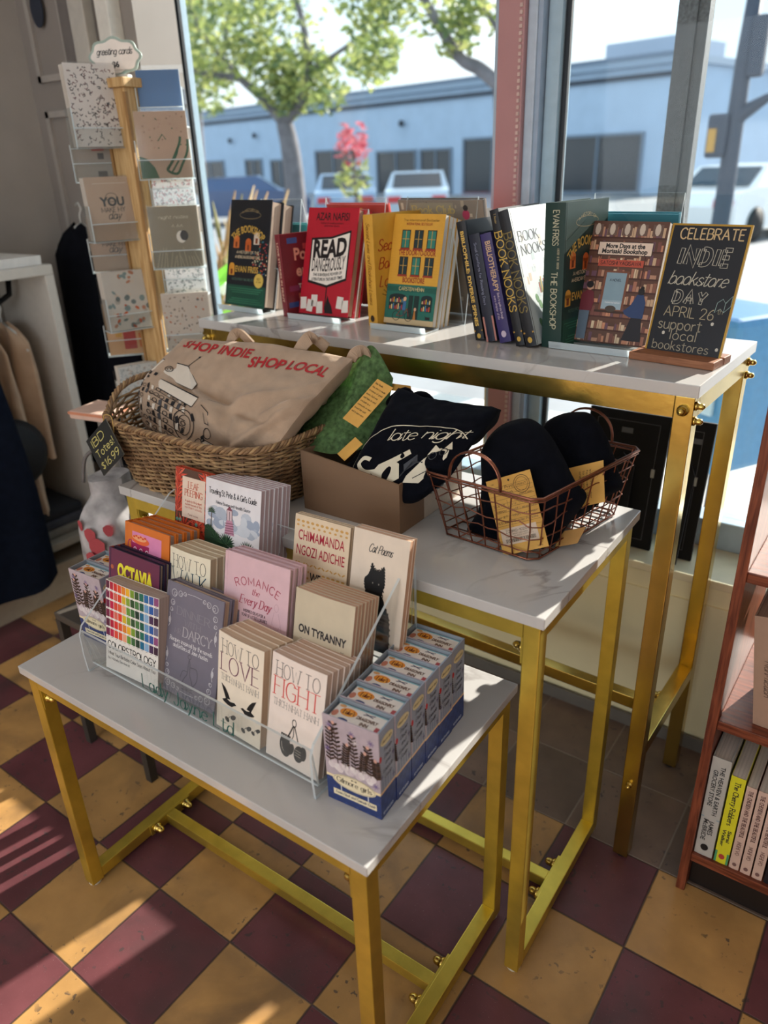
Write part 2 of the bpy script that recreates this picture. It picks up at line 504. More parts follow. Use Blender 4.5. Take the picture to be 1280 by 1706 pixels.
def layout(s, track=0.17, script=False):
    """returns total width and list of (strokes, closed) in cap-height units"""
    x, res = 0.0, []
    prev = False
    for i, ch in enumerate(s):
        if ch == ' ':
            x += SPACE; prev = False
            continue
        w, st = glyph_strokes(ch)
        for p, c in st:
            res.append(([(a + x, b) for a, b in p], c))
        if script and i + 1 < len(s) and s[i + 1] != ' ' and ch.islower():
            res.append((catmull([(x + w, .06), (x + w + track * .5, .08), (x + w + track, .3)], 3), False))
        x += w + track
    return max(x - track, 0.01), res
def ribbon(pts, closed, wfun):
    n = len(pts)
    L, R = [], []
    for i in range(n):
        a = pts[i - 1] if (closed or i > 0) else pts[i]
        b = pts[(i + 1) % n] if (closed or i < n - 1) else pts[i]
        dx, dy = b[0] - a[0], b[1] - a[1]
        l = math.hypot(dx, dy) or 1
        w = wfun(abs(dy) / l) / 2
        nx, ny = -dy / l, dx / l
        # mitre correction
        if 0 < i < n - 1 or closed:
            e = (pts[i][0] - a[0], pts[i][1] - a[1]); el = math.hypot(*e) or 1
            cosv = abs((e[0] * -ny + e[1] * nx) / el) if False else abs((e[0] * dx + e[1] * dy) / (el * l))
            w = w / max(0.55, cosv)
        L.append((pts[i][0] + nx * w, pts[i][1] + ny * w)); R.append((pts[i][0] - nx * w, pts[i][1] - ny * w))
    q = []
    for i in range(n if closed else n - 1):
        j = (i + 1) % n
        q.append([R[i], R[j], L[j], L[i]])
    return q
_BF = {}
def bfont(s, weight=0.0):
    key = (s, weight)
    if key in _BF:
        return _BF[key]
    cu = bpy.data.curves.new('t', 'FONT')
    cu.body = s
    cu.size = 1.0
    cu.resolution_u = 3
    cu.offset = weight
    cu.fill_mode = 'FRONT'
    o = bpy.data.objects.new('t', cu)
    C.objects.link(o)
    dg = bpy.context.evaluated_depsgraph_get()
    me = o.evaluated_get(dg).to_mesh()
    vs = [(v.co.x, v.co.y) for v in me.vertices]
    fs = [tuple(p.vertices) for p in me.polygons]
    o.evaluated_get(dg).to_mesh_clear()
    bpy.data.objects.remove(o); bpy.data.curves.remove(cu)
    x0 = min((v[0] for v in vs), default=0); x1 = max((v[0] for v in vs), default=1)
    res = (x0, x1, vs, fs)
    _BF[key] = res
    return res

class Art:
    """flat printed shapes in sheet coordinates (metres), each with a layer number"""
    def __init__(s):
        s.q = []
    def poly(s, pts, col, l=1):
        s.q.append((pts, col, l))
    def rect(s, x0, y0, x1, y1, col, l=1, nx=1):
        for i in range(nx):
            a, b = x0 + (x1 - x0) * i / nx, x0 + (x1 - x0) * (i + 1) / nx
            s.q.append(([(a, y0), (b, y0), (b, y1), (a, y1)], col, l))
    def ell(s, cx, cy, rx, ry, col, l=1, n=20, a0=0.0):
        c, d = math.cos(a0), math.sin(a0)
        s.q.append(([(cx + rx * math.cos(2 * PI * k / n) * c - ry * math.sin(2 * PI * k / n) * d, cy + rx * math.cos(2 * PI * k / n) * d + ry * math.sin(2 * PI * k / n) * c) for k in range(n)], col, l))
    def line(s, pts, w, col, l=2, closed=False, smooth=False):
        if smooth:
            pts = catmull(pts, 5, closed)
        for q in ribbon(pts, closed, lambda k: w):
            s.q.append((q, col, l))
    def ring(s, cx, cy, rx, ry, w, col, l=2, n=24):
        s.line([(cx + rx * math.cos(2 * PI * k / n), cy + ry * math.sin(2 * PI * k / n)) for k in range(n)], w, col, l, True)
    def text(s, t, x, y, h, col, l=3, w=None, al='c', style='sans', wt=0.12, thin=None, rot=0.0, track=0.17, warp=None, slant=0.0):
        """baseline at y; x = left / centre / right by al; h = cap height; w = total width (else natural)"""
        polys = []
        if style == 'bold':
            x0, x1, vs, fs = bfont(t, wt + .022)
            k = h / 0.73
            sx = (w / (x1 - x0)) if w else k
            wid = (x1 - x0) * sx
            polys = [[((vs[i][0] - x0) * sx, vs[i][1] * k) for i in f] for f in fs]
        else:
            wid0, st = layout(t, track, style == 'script')
            sx = (w / wid0) if w else h
            wid = wid0 * sx
            th = thin if thin is not None else wt
            sl = slant or (0.32 if style == 'script' else 0.0)
            for p, c in st:
                pq = [p[0]]
                for i_ in range(1, len(p)):
                    d_ = math.hypot(p[i_][0] - p[i_ - 1][0], p[i_][1] - p[i_ - 1][1])
                    k_ = max(1, int(d_ / .34)) if len(p) < 5 else 1
                    pq += [(p[i_ - 1][0] + (p[i_][0] - p[i_ - 1][0]) * j_ / k_, p[i_ - 1][1] + (p[i_][1] - p[i_ - 1][1]) * j_ / k_) for j_ in range(1, k_ + 1)]
                pp = [(a * sx + b * h * sl, b * h) for a, b in pq]
                polys += ribbon(pp, c, lambda v: h * (th + (wt - th) * v))
                if style == 'serif' and not c:
                    for (a, b), (a2, b2) in ((p[0], p[1]), (p[-1], p[-2])):
                        if abs(a2 - a) < abs(b2 - b) * 0.9 and (b < .05 or b > .58):
                            e = 0.13 * h
                            polys.append([(a * sx + b * h * sl - e, b * h - th * h * .5), (a * sx + b * h * sl + e, b * h - th * h * .5), (a * sx + b * h * sl + e, b * h + th * h * .5), (a * sx + b * h * sl - e, b * h + th * h * .5)])
        off = {'l': 0, 'c': -wid / 2, 'r': -wid}[al]
        cr, sr = math.cos(rot), math.sin(rot)
        for p in polys:
            pts = []
            for a, b in p:
                a += off
                if warp:
                    a, b = warp(a, b)
                pts.append((x + a * cr - b * sr, y + a * sr + b * cr))
            s.q.append((pts, col, l))
    def clip(s, W, H):
        out = []
        for pts, col, l in s.q:
            for ax, lim, sg in ((0, 0.0, 1), (0, W, -1), (1, 0.0, 1), (1, H, -1)):
                if all(sg * (p[ax] - lim) >= -1e-9 for p in pts): continue
                r = []
                for i in range(len(pts)):
                    a, b = pts[i - 1], pts[i]
                    ia, ib = sg * (a[ax] - lim) >= 0, sg * (b[ax] - lim) >= 0
                    if ia != ib:
                        t = (lim - a[ax]) / (b[ax] - a[ax]); r.append((a[0] + (b[0] - a[0]) * t, a[1] + (b[1] - a[1]) * t))
                    if ib: r.append(b)
                pts = r
                if len(pts) < 3: break
            if len(pts) >= 3: out.append((pts, col, l))
        s.q = out
    def emit(s, mb, fn, eps=0.00012, matf=None):
        mf = matf or ink
        for pts, col, l in s.q:
            mb.face([fn(u, v, l * eps) for u, v in pts], mf(col) if isinstance(col, str) else col)

def arc_warp(R):
    """bend text upward (R > 0: arch, R < 0: smile)"""
    def f(a, b):
        t = a / R
        return ((R + b) * math.sin(t), (R + b) * math.cos(t) - R)
    return f

# ---------------------------------------------------------------- books
def make_book(name, label, cat, loc, yaw=0.9, tilt=0.0, roll=0.0, W=.1, H=.15, T=.012, cover='#eeeeee', page='#d9c9b4', art=None, spine=None, hard=False, bow=0.0, group=None, back=None, spine_col=None, rough=0.42):
    """local frame: x to the right along the bottom edge, z up, y to the back; front cover at y = 0, spine at x = 0"""
    root = thing(name, label, cat, loc, None, group)
    root.rotation_mode = 'QUATERNION'
    root.rotation_quaternion = (Matrix.Rotation(math.radians(yaw), 3, 'Z') @ Matrix.Rotation(-math.radians(tilt), 3, 'X') @ Matrix.Rotation(-math.radians(roll), 3, 'Y')).to_quaternion()
    ct = 0.0024 if hard else 0.0006
    cm = M(cover, rough=rough, var=0.04, spec=0.4)
    sc = M(spine_col, rough=rough, var=0.04) if spine_col else cm
    mb = MB()
    def front(u, v, e):
        d = bow * math.sin(PI * min(max(u / W, 0), 1)) * min(1.0, max(v / H, 0)) ** 2 if bow else 0.0
        return Vector((u, -d - e, v))
    nb = 10 if bow else 1
    for i in range(nb):
        a, b = W * i / nb, W * (i + 1) / nb
        mv = 4 if bow else 1
        for j in range(mv):
            c, d = H * j / mv, H * (j + 1) / mv
            mb.face([front(a, c, 0), front(b, c, 0), front(b, d, 0), front(a, d, 0)], cm)
            mb.face([front(a, c, -ct), front(a, d, -ct), front(b, d, -ct), front(b, c, -ct)], cm)
        mb.face([front(a, H, 0), front(b, H, 0), front(b, H, -ct), front(a, H, -ct)], cm)
        mb.face([front(a, 0, -ct), front(b, 0, -ct), front(b, 0, 0), front(a, 0, 0)], cm)
    mb.face([front(W, 0, 0), front(W, 0, -ct), front(W, H, -ct), front(W, H, 0)], cm)
    mb.box(0, W, T - ct, T, 0, H, cm)
    # spine, a little rounded
    ns = 5
    r = 0.0010
    def sp(u, v, e):        # u along thickness 0..T
        return Vector((-r * math.sin(PI * u / T) - e, u, v))
    for i in range(ns):
        a, b = T * i / ns, T * (i + 1) / ns
        mb.face([sp(b, 0, 0), sp(a, 0, 0), sp(a, H, 0), sp(b, H, 0)], sc)
        mb.face([sp(a, 0, 0) + Vector((ct + r * .2, 0, 0)), sp(b, 0, 0) + Vector((ct + r * .2, 0, 0)), sp(b, H, 0) + Vector((ct + r * .2, 0, 0)), sp(a, H, 0) + Vector((ct + r * .2, 0, 0))], sc)
        mb.face([sp(a, H, 0), sp(b, H, 0), sp(b, H, 0) + Vector((ct + r * .2, 0, 0)), sp(a, H, 0) + Vector((ct + r * .2, 0, 0))], sc)
    if hard:                # hinge groove next to the spine
        mb.box(0.004, 0.0055, -0.0002, 0.0, 0, H, M(cover, rough=.6, var=.1))
    if art:
        a = Art(); art(a, W, H); a.clip(W, H); a.emit(mb, front)
    if spine:
        a = Art(); spine(a, T, H); a.clip(T, H)
        a.emit(mb, lambda u, v, e: sp(T - u, v, e + .00035))
    if back:
        a = Art(); back(a, W, H)
        a.emit(mb, lambda u, v, e: Vector((W - u, T + e, v)))
    mb.build('cover', root)
    pb = MB()
    ins = 0.0035 if hard else 0.0008
    pm = pages_mat(page)
    pb.box(0.001, W - ins, ct * 1.02, T - ct * 1.02, ins if hard else 0.0004, H - ins, pm)
    pb.build('pages', root)
    return root

def stack_books(first, n, step, labels, group, jx=0.0008, jr=0.006, jz=0.0):
    """copies of a book standing behind it, each one step further along its own thickness"""
    first['group'] = group
    bpy.context.view_layer.update()
    M0 = first.matrix_world.copy()
    res = [first]
    for i in range(1, n):
        T = M0 @ Matrix.Translation((random.uniform(-jx, jx), step * i, random.uniform(-jz, jz))) @ Matrix.Rotation(random.uniform(-jr, jr), 4, 'Z')
        o = dup(first, labels(i), None, group)
        o.location = T.to_translation()
        o.rotation_quaternion = T.to_quaternion()
        res.append(o)
    return res
# ---------------------------------------------------------------- floor, walls, window
TS = 0.2032
def floor_mat(name, c_a, c_b, size, grout, rough=0.34, wear=0.5):
    m, t, p = _mat(name)
    N, L = t.nodes.new, t.links.new
    co = N('ShaderNodeTexCoord')
    def math_(op, a, b=None):
        n = N('ShaderNodeMath'); n.operation = op
        for i, q in enumerate((a, b)):
            if q is None: continue
            if isinstance(q, (int, float)): n.inputs[i].default_value = q
            else: L(q, n.inputs[i])
        return n.outputs[0]
    sp = N('ShaderNodeSeparateXYZ'); L(co.outputs['Object'], sp.inputs[0])
    u, v = math_('DIVIDE', sp.outputs[0], size), math_('DIVIDE', sp.outputs[1], size)
    fu, fv = math_('FLOOR', u), math_('FLOOR', v)
    par = math_('PINGPONG', math_('ADD', fu, fv), 1.0)
    def noise(scale, detail=4, dist=0.0, rough_=0.5):
        n = N('ShaderNodeTexNoise'); n.inputs['Scale'].default_value = scale; n.inputs['Detail'].default_value = detail; n.inputs['Distortion'].default_value = dist; n.inputs['Roughness'].default_value = rough_
        L(co.outputs['Object'], n.inputs['Vector']); return n.outputs['Fac']
    def ramp(f, p0, p1, c0=(0, 0, 0, 1), c1=(1, 1, 1, 1)):
        r = N('ShaderNodeValToRGB'); e = r.color_ramp.elements
        e[0].position, e[1].position, e[0].color, e[1].color = p0, p1, c0, c1
        L(f, r.inputs[0]); return r.outputs[0]
    def mix(f, a, b, mode='MIX'):
        n = N('ShaderNodeMix'); n.data_type = 'RGBA'; n.blend_type = mode
        for i, q in ((0, f), (6, a), (7, b)):
            if isinstance(q, (tuple, float)): n.inputs[i].default_value = q
            else: L(q, n.inputs[i])
        return n.outputs[2]
    A, B = (*hexlin(c_a), 1), (*hexlin(c_b), 1)
    base = mix(par, A, B)
    # tile to tile variation
    wn = N('ShaderNodeTexWhiteNoise'); wn.noise_dimensions = '2D'
    cb = N('ShaderNodeCombineXYZ'); L(fu, cb.inputs[0]); L(fv, cb.inputs[1]); L(cb.outputs[0], wn.inputs['Vector'])
    base = mix(0.6, base, ramp(wn.outputs['Value'], 0, 1, (.72, .72, .72, 1), (1.15, 1.12, 1.1, 1)), 'MULTIPLY')
    base = mix(0.8, base, ramp(noise(9, 5), .3, .72, (.62, .60, .60, 1), (1.14, 1.12, 1.1, 1)), 'MULTIPLY')
    # dark smudges and chips, pale scuffs
    dirt = ramp(noise(5.2, 6, 0.7), .54, .70)
    base = mix(math_('MULTIPLY', dirt, wear), base, (0.055, 0.045, 0.045, 1))
    chips = ramp(noise(62, 3, 0.3), .63, .66)
    base = mix(math_('MULTIPLY', math_('MULTIPLY', chips, ramp(noise(7, 2), .46, .60)), .75), base, (0.05, 0.045, 0.045, 1))
    spk = ramp(noise(420, 2), .70, .76)
    base = mix(math_('MULTIPLY', spk, .35), base, (0.6, 0.5, 0.45, 1))
    # joints
    du = math_('PINGPONG', u, 0.5); dv = math_('PINGPONG', v, 0.5)
    dmin = math_('MINIMUM', du, dv)
    dj = math_('ADD', dmin, math_('MULTIPLY', math_('SUBTRACT', noise(30, 3), .5), .012))
    gm = ramp(dj, .006, .013, (1, 1, 1, 1), (0, 0, 0, 1))
    base = mix(math_('MULTIPLY', gm, .85), base, (*hexlin(grout), 1))
    L(base, p.inputs['Base Color'])
    rr = N('ShaderNodeMapRange'); L(noise(14, 4), rr.inputs[0]); rr.inputs[3].default_value = rough - .08; rr.inputs[4].default_value = rough + .16
    L(rr.outputs[0], p.inputs['Roughness'])
    p.inputs['Specular IOR Level'].default_value = .38
    bu = N('ShaderNodeBump'); bu.inputs['Strength'].default_value = .35; bu.inputs['Distance'].default_value = .003
    hgt = math_('SUBTRACT', math_('MULTIPLY', noise(60, 4), .25), gm)
    L(hgt, bu.inputs['Height']); L(bu.outputs[0], p.inputs['Normal'])
    return m
FLOORM = floor_mat('checker_cement_tiles', '#c4985e', '#6f4247', TS, '#3c3230')
SLATEM = floor_mat('dark_stone_tiles', '#8a7466', '#78665a', TS, '#8d8074', 0.30, 0.3)

XL, XR, YB, YW, ZC = -2.30, 2.2, -3.6, 0.60, 2.80
mb = MB(); mb.box(XL - .1, XR + .1, YB - .1, TS, -0.06, 0, FLOORM); struct(mb.build('floor'))
mb = MB(); mb.box(XL - .1, XR + .1, TS, YW + .1, -0.06, 0, SLATEM); struct(mb.build('floor.001'))
mb = MB(); mb.box(XL - .1, XR + .1, YB - .1, YW + .2, ZC, ZC + .08, M('#dcd6cc', .8)); struct(mb.build('ceiling'))
WALLG = M('#aba6a1', .8, var=.05, scale=8, bump=.1, bscale=60)
mb = MB(); mb.box(XL - .1, XL, YB, YW + .2, 0, ZC, WALLG); struct(mb.build('wall_left'))
mb = MB(); mb.box(XR, XR + .1, YB, YW + .2, 0, ZC, M('#c9c0b4', .8)); struct(mb.build('wall_right'))
mb = MB(); mb.box(XL, XR, YB - .1, YB, 0, ZC, M('#c9bfb2', .8)); struct(mb.build('wall_front'))
CREAM = M('#f6ecc2', .55, var=.04, scale=6)
SILLZ = 0.468
mb = MB()
mb.box(-1.75, XR, YW, YW + .12, 0, SILLZ - .02, CREAM)
mb.box(-1.75, XR, YW - .006, YW, 0.07, 0.40, CREAM)
struct(mb.build('wall_back'))
mb = MB(); mb.box(-1.75, XR, YW - .012, YW + .26, SILLZ - .02, SILLZ, M('#ece2bd', .4, var=.03), bev=.003); struct(mb.build('trim_1'))
mb = MB(); mb.box(-1.75, XR, YW - .014, YW - .006, 0, 0.035, M('#6f6a63', .6)); struct(mb.build('baseboard_back'))
# wall above the window
mb = MB(); mb.box(XL, XR, YW, YW + .2, 2.45, ZC, WALLG); struct(mb.build('wall_back.001'))
# wall strip between the left wall and the window, with its panelling
PANEL = M('#8f8883', .6, var=.05, scale=6)
mb = MB()
mb.box(XL, -1.75, YW, YW + .15, 0, 2.45, PANEL)
# sunk panel mouldings
for (x0, x1, z0, z1) in ((-2.24, -2.06, 0.75, 1.50), (-2.24, -2.06, 0.1, 0.68), (-2.24, -2.06, 1.58, 2.4)):
    for a in ((x0, x1, z0, z0 + .018), (x0, x1, z1 - .018, z1), (x0, x0 + .018, z0, z1), (x1 - .018, x1, z0, z1)):
        mb.box(a[0], a[1], YW - .012, YW, a[2], a[3], M('#a39d98', .5))
struct(mb.build('wall_back.002'))
# upright trims beside the window
for i, (x0, x1, y0, y1, col) in enumerate(((-2.04, -1.97, YW - .035, YW, '#6f6a68'), (-1.97, -1.90, YW - .05, YW, '#b9b5ae'), (-1.90, -1.855, YW - .02, YW, '#6a645e'), (-1.855, -1.80, YW - .045, YW, '#dcd9d2'))):
    mb = MB(); mb.box(x0, x1, y0, y1, 0, 2.45, M(col, .5), bev=.004); struct(mb.build('trim_%d' % (i + 2)))
# window frames and glass
FR_B = M('#a5bccb', .4, metal=.1, var=.05)
FR_P = M('#b08485', .45, var=.06, scale=5)
FR_D = M('#20242a', .4)
GY = 0.78
def window(n, x0, x1, lowcol):
    mb = MB()
    mb.box(x0, x1, GY - .035, GY + .035, SILLZ, SILLZ + .07, lowcol, bev=.003)
    mb.box(x0, x1, GY - .03, GY + .03, 2.40, 2.45, lowcol)
    mb.box(x0, x0 + .03, GY - .03, GY + .03, SILLZ + .07, 2.40, lowcol)
    mb.box(x1 - .03, x1, GY - .03, GY + .03, SILLZ + .07, 2.40, lowcol)
    mb.box(x0 + .03, x0 + .042, GY - .012, GY - .002, SILLZ + .07, 2.40, FR_D)
    o = struct(mb.build('window_%d' % n))
    g = MB(); g.box(x0 + .03, x1 - .03, GY - .002, GY + .004, SILLZ + .07, 2.40, GLASS)
    g.build('glass', o)
    return o
window(1, -1.80, -0.69, FR_B)
window(2, -0.594, 0.75, FR_B)
window(3, 0.82, XR, FR_B)
# mullion between the panes: pinkish inner face with a bead, grey flank with blue sky reflection painted in
mb = MB()
mb.box(-0.69, -0.628, GY - .075, GY + .05, SILLZ, 2.45, FR_P, bev=.003)
mb.box(-0.628, -0.606, GY - .06, GY + .05, SILLZ, 2.45, M('#b4c2d2', .4), bev=.003)
mb.box(-0.606, -0.596, GY - .055, GY - .006, SILLZ, 2.45, M('#9aabc0', .4)); mb.box(-0.606, -0.594, GY - .006, GY + .05, SILLZ, 2.45, FR_D)
z = SILLZ + .05
while z < 2.44:
    mb.box(-0.6385, -0.6325, GY - .0785, GY - .0745, z, z + .007, M('#c9b0a8', .4)); z += .0125
struct(mb.build('trim_7'))
mb = MB(); mb.box(0.75, 0.82, GY - .06, GY + .05, SILLZ, 2.45, FR_B, bev=.003); struct(mb.build('trim_8'))
mb = MB(); mb.box(-0.735, -0.69, GY - .01, GY + .04, SILLZ + .05, 0.95, M('#e0cf92', .5)); struct(mb.build('trim_9'))

# ---------------------------------------------------------------- outside
GZ = -0.35
mb = MB(); mb.box(-60, 40, 3.6, 75, GZ - .3, GZ, M('#8d8f92', .85, var=.1, scale=2)); struct(mb.build('street'))
mb = MB(); mb.box(-30, 20, 0.88, 3.6, -0.5, GZ + .12, M('#d8d4cc', .85, var=.08, scale=3, bump=.2, bscale=40)); struct(mb.build('sidewalk'))
# building across the street
ang = math.atan2(34.6 - 41.0, -10.2 + 45.0)
bt = thing('painted_brick_building', 'long low pale blue brick building with a dark cornice across the street', 'building', (-10.2, 34.6, GZ), (0, 0, ang))
BLUEW = M('#a9c0d8', .8, var=.05, scale=1.2, bump=.3, bscale=9)
mb = MB()
mb.box(-46, 0, 0, 16, 0, 5.0, BLUEW)
mb.build('wall', bt)
mb = MB(); mb.box(-46.2, .2, -.25, 16.2, 5.0, 5.28, M('#8fa3b8', .7)); mb.box(-46.1, .1, -.12, 0, 4.55, 4.72, M('#39424f', .7)); mb.box(-46.2, .2, -.3, .2, 5.28, 5.42, M('#6d7f94', .7)); mb.build('cornice', bt)
mb = MB(); mb.box(-6.2, -2.6, 4, 9, 5.42, 6.5, M('#9aa9bb', .7)); mb.build('rooftop_unit', bt)
DARKW = None
for (x0, x1, z0, z1, dr) in ((-5.9, -1.6, .5, 2.75, 0), (-11.6, -7.9, .4, 2.9, 0), (-18.2, -15.2, .4, 2.5, 0), (-14.7, -12.6, .1, 2.5, 1), (-23.8, -20.6, .4, 2.7, 0), (-28.6, -26.6, .1, 2.3, 1), (-31.6, -29.8, .6, 2.4, 0), (-38.0, -34.5, .4, 2.4, 0)):
    z0, z1 = max(.05, z0 - .32), z1 - .32
    mb = MB()
    fm = M('#6d7d8e', .6)
    mb.box(x0 - .12, x1 + .12, -.10, .02, z0 - .12, z0, fm); mb.box(x0 - .12, x1 + .12, -.10, .02, z1, z1 + .12, fm)
    mb.box(x0 - .12, x0, -.10, .02, z0, z1, fm); mb.box(x1, x1 + .12, -.10, .02, z0, z1, fm)
    xm = (x0 + x1) / 2
    mb.box(xm - .05, xm + .05, -.08, .02, z0, z1, fm)
    f = mb.build('shop_door' if dr else 'shop_window', bt)
    mb = MB(); mb.box(x0, x1, -.03, -.005, z0, z1, M('#2c343c', .15, spec=.6)); mb.build('pane', f)
for (px, pz) in ((-7.5, 3.4), (-16.0, 3.6), (-30.0, 3.6), (-33.0, 3.4)):
    mb = MB(); mb.lathe([(.16, 0), (.16, .14), (.1, .18)], M('#2f3944', .6), 12, Matrix.Translation((px, -.2, pz)) @ Matrix.Rotation(PI / 2, 4, 'X')); mb.build('wall_lamp', bt)
# neighbours to the right, far
def simple_house(name, label, x0, x1, y0, y1, h, col, rcol):
    t = thing(name, label, 'building', ((x0 + x1) / 2, y0, GZ))
    w = (x1 - x0) / 2
    mb = MB(); mb.box(-w, w, 0, y1 - y0, 0, h, M(col, .8)); wl = mb.build('wall', t)
    mb = MB(); mb.box(-w - .2, w + .2, -.3, y1 - y0, h, h + .35, M(rcol, .7)); mb.build('roof', t)
    for k in range(3):
        xx = -w + (k + .5) * 2 * w / 3
        mb = MB(); mb.box(xx - .7, xx + .7, -.06, .02, .6, 2.2, M('#4b5560', .2)); mb.build('window', t)
simple_house('shop_building', 'distant orange shop building beyond the corner pole', -7.0, 1.5, 62, 72, 3.4, '#d8a56a', '#6f9a5a')
simple_house('shop_building.001', 'pale pink building far right of the corner pole', 2.0, 16, 60, 72, 5.0, '#d9b5a8', '#8794a8')

def foliage_blob(mb, c, r, n, mats, rnd, s0=.10):
    for _ in range(n):
        while True:
            d = Vector((rnd.uniform(-1, 1), rnd.uniform(-1, 1), rnd.uniform(-1, 1)))
            if d.length < 1: break
        p = Vector(c) + d * r
        a = Vector((rnd.uniform(-1, 1), rnd.uniform(-1, 1), rnd.uniform(-.6, .6))).normalized()
        b = a.cross(Vector((rnd.uniform(-1, 1), rnd.uniform(-1, 1), rnd.uniform(-1, 1)))).normalized()
        s = s0 * rnd.uniform(.7, 1.4)
        mb.face([p - a * s, p + b * s * .45, p + a * s, p - b * s * .45], rnd.choice(mats))
LEAF = [M('#8a9a5a', .5, trans=.45, var=.15, scale=3), M('#a8b46c', .5, trans=.45, var=.15, scale=3), M('#6a7f5a', .5, trans=.4, var=.15, scale=3), M('#bcc07a', .5, trans=.45, var=.1, scale=3)]
BARK = M('#6b6a70', .9, var=.2, scale=6, bump=.4, bscale=30)
def tree(label, base, trunk, branches, blobs, seed, nleaf, s0):
    rnd = random.Random(seed)
    t = thing('street_tree', label, 'tree', base, None, 'trees along the street')
    B = Vector(base)
    mb = MB()
    for pts, r0, r1 in [trunk] + branches:
        pp = catmull([tuple(Vector(p) - B) for p in pts], 5)
        n = len(pp)
        mb.tube(pp, [r0 + (r1 - r0) * i / (n - 1) for i in range(n)], BARK, 8)
    mb.build('trunk', t)
    mb = MB()
    for c, r, k in blobs:
        foliage_blob(mb, Vector(c) - B, r, int(nleaf * k), LEAF, rnd, s0)
    mb.build('foliage', t)
    return t
# left tree, about 13 m away
Yt = 10.5
def P(px, py):
    return tuple(at_y(px, py, Yt))
b0 = at_y(492, 420, Yt); b0.z = GZ
tree('leafy street tree with a forked trunk in front of the blue building', tuple(b0),
     ([tuple(b0), P(492, 330), P(484, 250), P(474, 205)], .22, .15),
     [([P(474, 205), P(440, 165), P(400, 130), P(340, 60)], .12, .04), ([P(474, 205), P(500, 170), P(515, 120), P(505, 40), P(480, -40)], .11, .04), ([P(400, 130), P(330, 120), P(290, 100)], .07, .02), ([P(515, 120), P(560, 90), P(600, 60)], .06, .02), ([P(340, 60), P(320, 20), P(300, -60)], .06, .02)],
     [(P(300, 70), 1.0, 1.1), (P(290, 130), .75, .9), (P(340, 130), .7, .8), (P(370, 60), .8, .7), (P(430, 30), .8, .7), (P(460, 130), .55, .9), (P(500, 120), .6, 1.0), (P(540, 140), .5, .6), (P(620, 85), .5, .5), (P(400, -60), 1.3, 1.0), (P(500, -30), .9, .6), (P(300, -20), 1.0, .6), (P(420, 90), .5, .5), (P(480, 160), .4, .5)], 3, 420, .085)
Yt = 8.0
b1 = at_y(835, 420, Yt); b1.z = GZ
tree('street tree with slim dark trunk and forking limbs left of the pink window post', tuple(b1),
     ([tuple(b1), P(836, 320), P(838, 220), P(835, 145)], .13, .10),
     [([P(835, 145), P(800, 115), P(765, 95), P(725, 30), P(690, -30)], .09, .05), ([P(835, 145), P(845, 90), P(830, 50), P(800, 0), P(790, -40)], .05, .02), ([P(845, 90), P(850, 40), P(870, 0)], .04, .015), ([P(765, 95), P(770, 60), P(760, 10)], .04, .01)],
     [(P(640, 8), .40, .6), (P(760, 60), .30, .35), (P(700, -30), .6, .8), (P(820, 10), .35, .2), (P(860, 20), .4, .25), (P(770, 20), .25, .25), (P(620, 100), .35, .5), (P(600, 15), .3, .3)], 5, 380, .07)
Yt = 20.0
b2 = at_y(330, 330, Yt); b2.z = GZ
tree('background tree rising behind the left tree by the card spinner', tuple(b2),
     ([tuple(b2), P(330, 260), P(325, 160)], .3, .2), [([P(325, 160), P(300, 100), P(280, 40)], .15, .05), ([P(325, 160), P(370, 90), P(380, 20)], .15, .05)],
     [(P(280, 90), 2.2, 1.2), (P(340, 60), 2.0, 1), (P(270, 20), 2.2, 1), (P(380, 10), 1.8, .8)], 8, 420, .15)
# dark signal pole at the right with its box and cross arm
Yt = 7.0
DARKM = M('#3f4857', .6, var=.1)
pb_ = at_y(1190, 420, Yt); pb_.z = GZ
pl = thing('signal_pole', 'dark signal pole with a control box outside at the right edge', 'pole', tuple(pb_))
mb = MB(); mb.tube([Vector((0, 0, 0)), Vector(P(1207, 330)) - pb_, Vector(P(1240, 100)) - pb_, Vector(P(1268, -60)) - pb_], [.085, .08, .07, .06], DARKM, 10); mb.build('pole', pl)
mb = MB(); mb.tube([Vector(P(1212, 225)) - pb_, Vector(P(1235, 190)) - pb_, Vector(P(1300, 150)) - pb_, Vector(P(1400, 120)) - pb_], [.06, .07, .022, .018], DARKM, 8); mb.build('arm', pl)
q = Vector(P(1206, 210)) - pb_
mb = MB(); mb.box(q.x - .12, q.x + .06, -.10, .10, q.z - .26, q.z + .10, DARKM, bev=.03); bx = mb.build('signal_box', pl)
mb = MB(); mb.box(q.x - .10, q.x - .03, -.112, -.10, q.z - .21, q.z - .02, M('#b58f4a', .4)); mb.build('signal_lens', bx)
q = Vector(P(1262, 75)) - pb_
mb = MB(); mb.box(q.x - .05, q.x + .08, -.07, .07, q.z - .24, q.z + .22, DARKM, bev=.03); mb.build('signal_head', pl)
# galvanised post close outside the glass
q = at_y(1142, 170, .98)
gp = thing('galvanised_post', 'ridged galvanised steel post just outside the right window pane', 'post', (q.x, .98, GZ + .12))
mb = MB()
GALV = M('#62676a', .5, metal=.3, var=.3, scale=160)
for (a, b, d) in ((-.033, -.010, .0), (-.010, .010, -.008), (.010, .033, .0)):
    mb.box(a, b, d - .018, .02, 0, 3.2, GALV)
mb.build('post', gp)

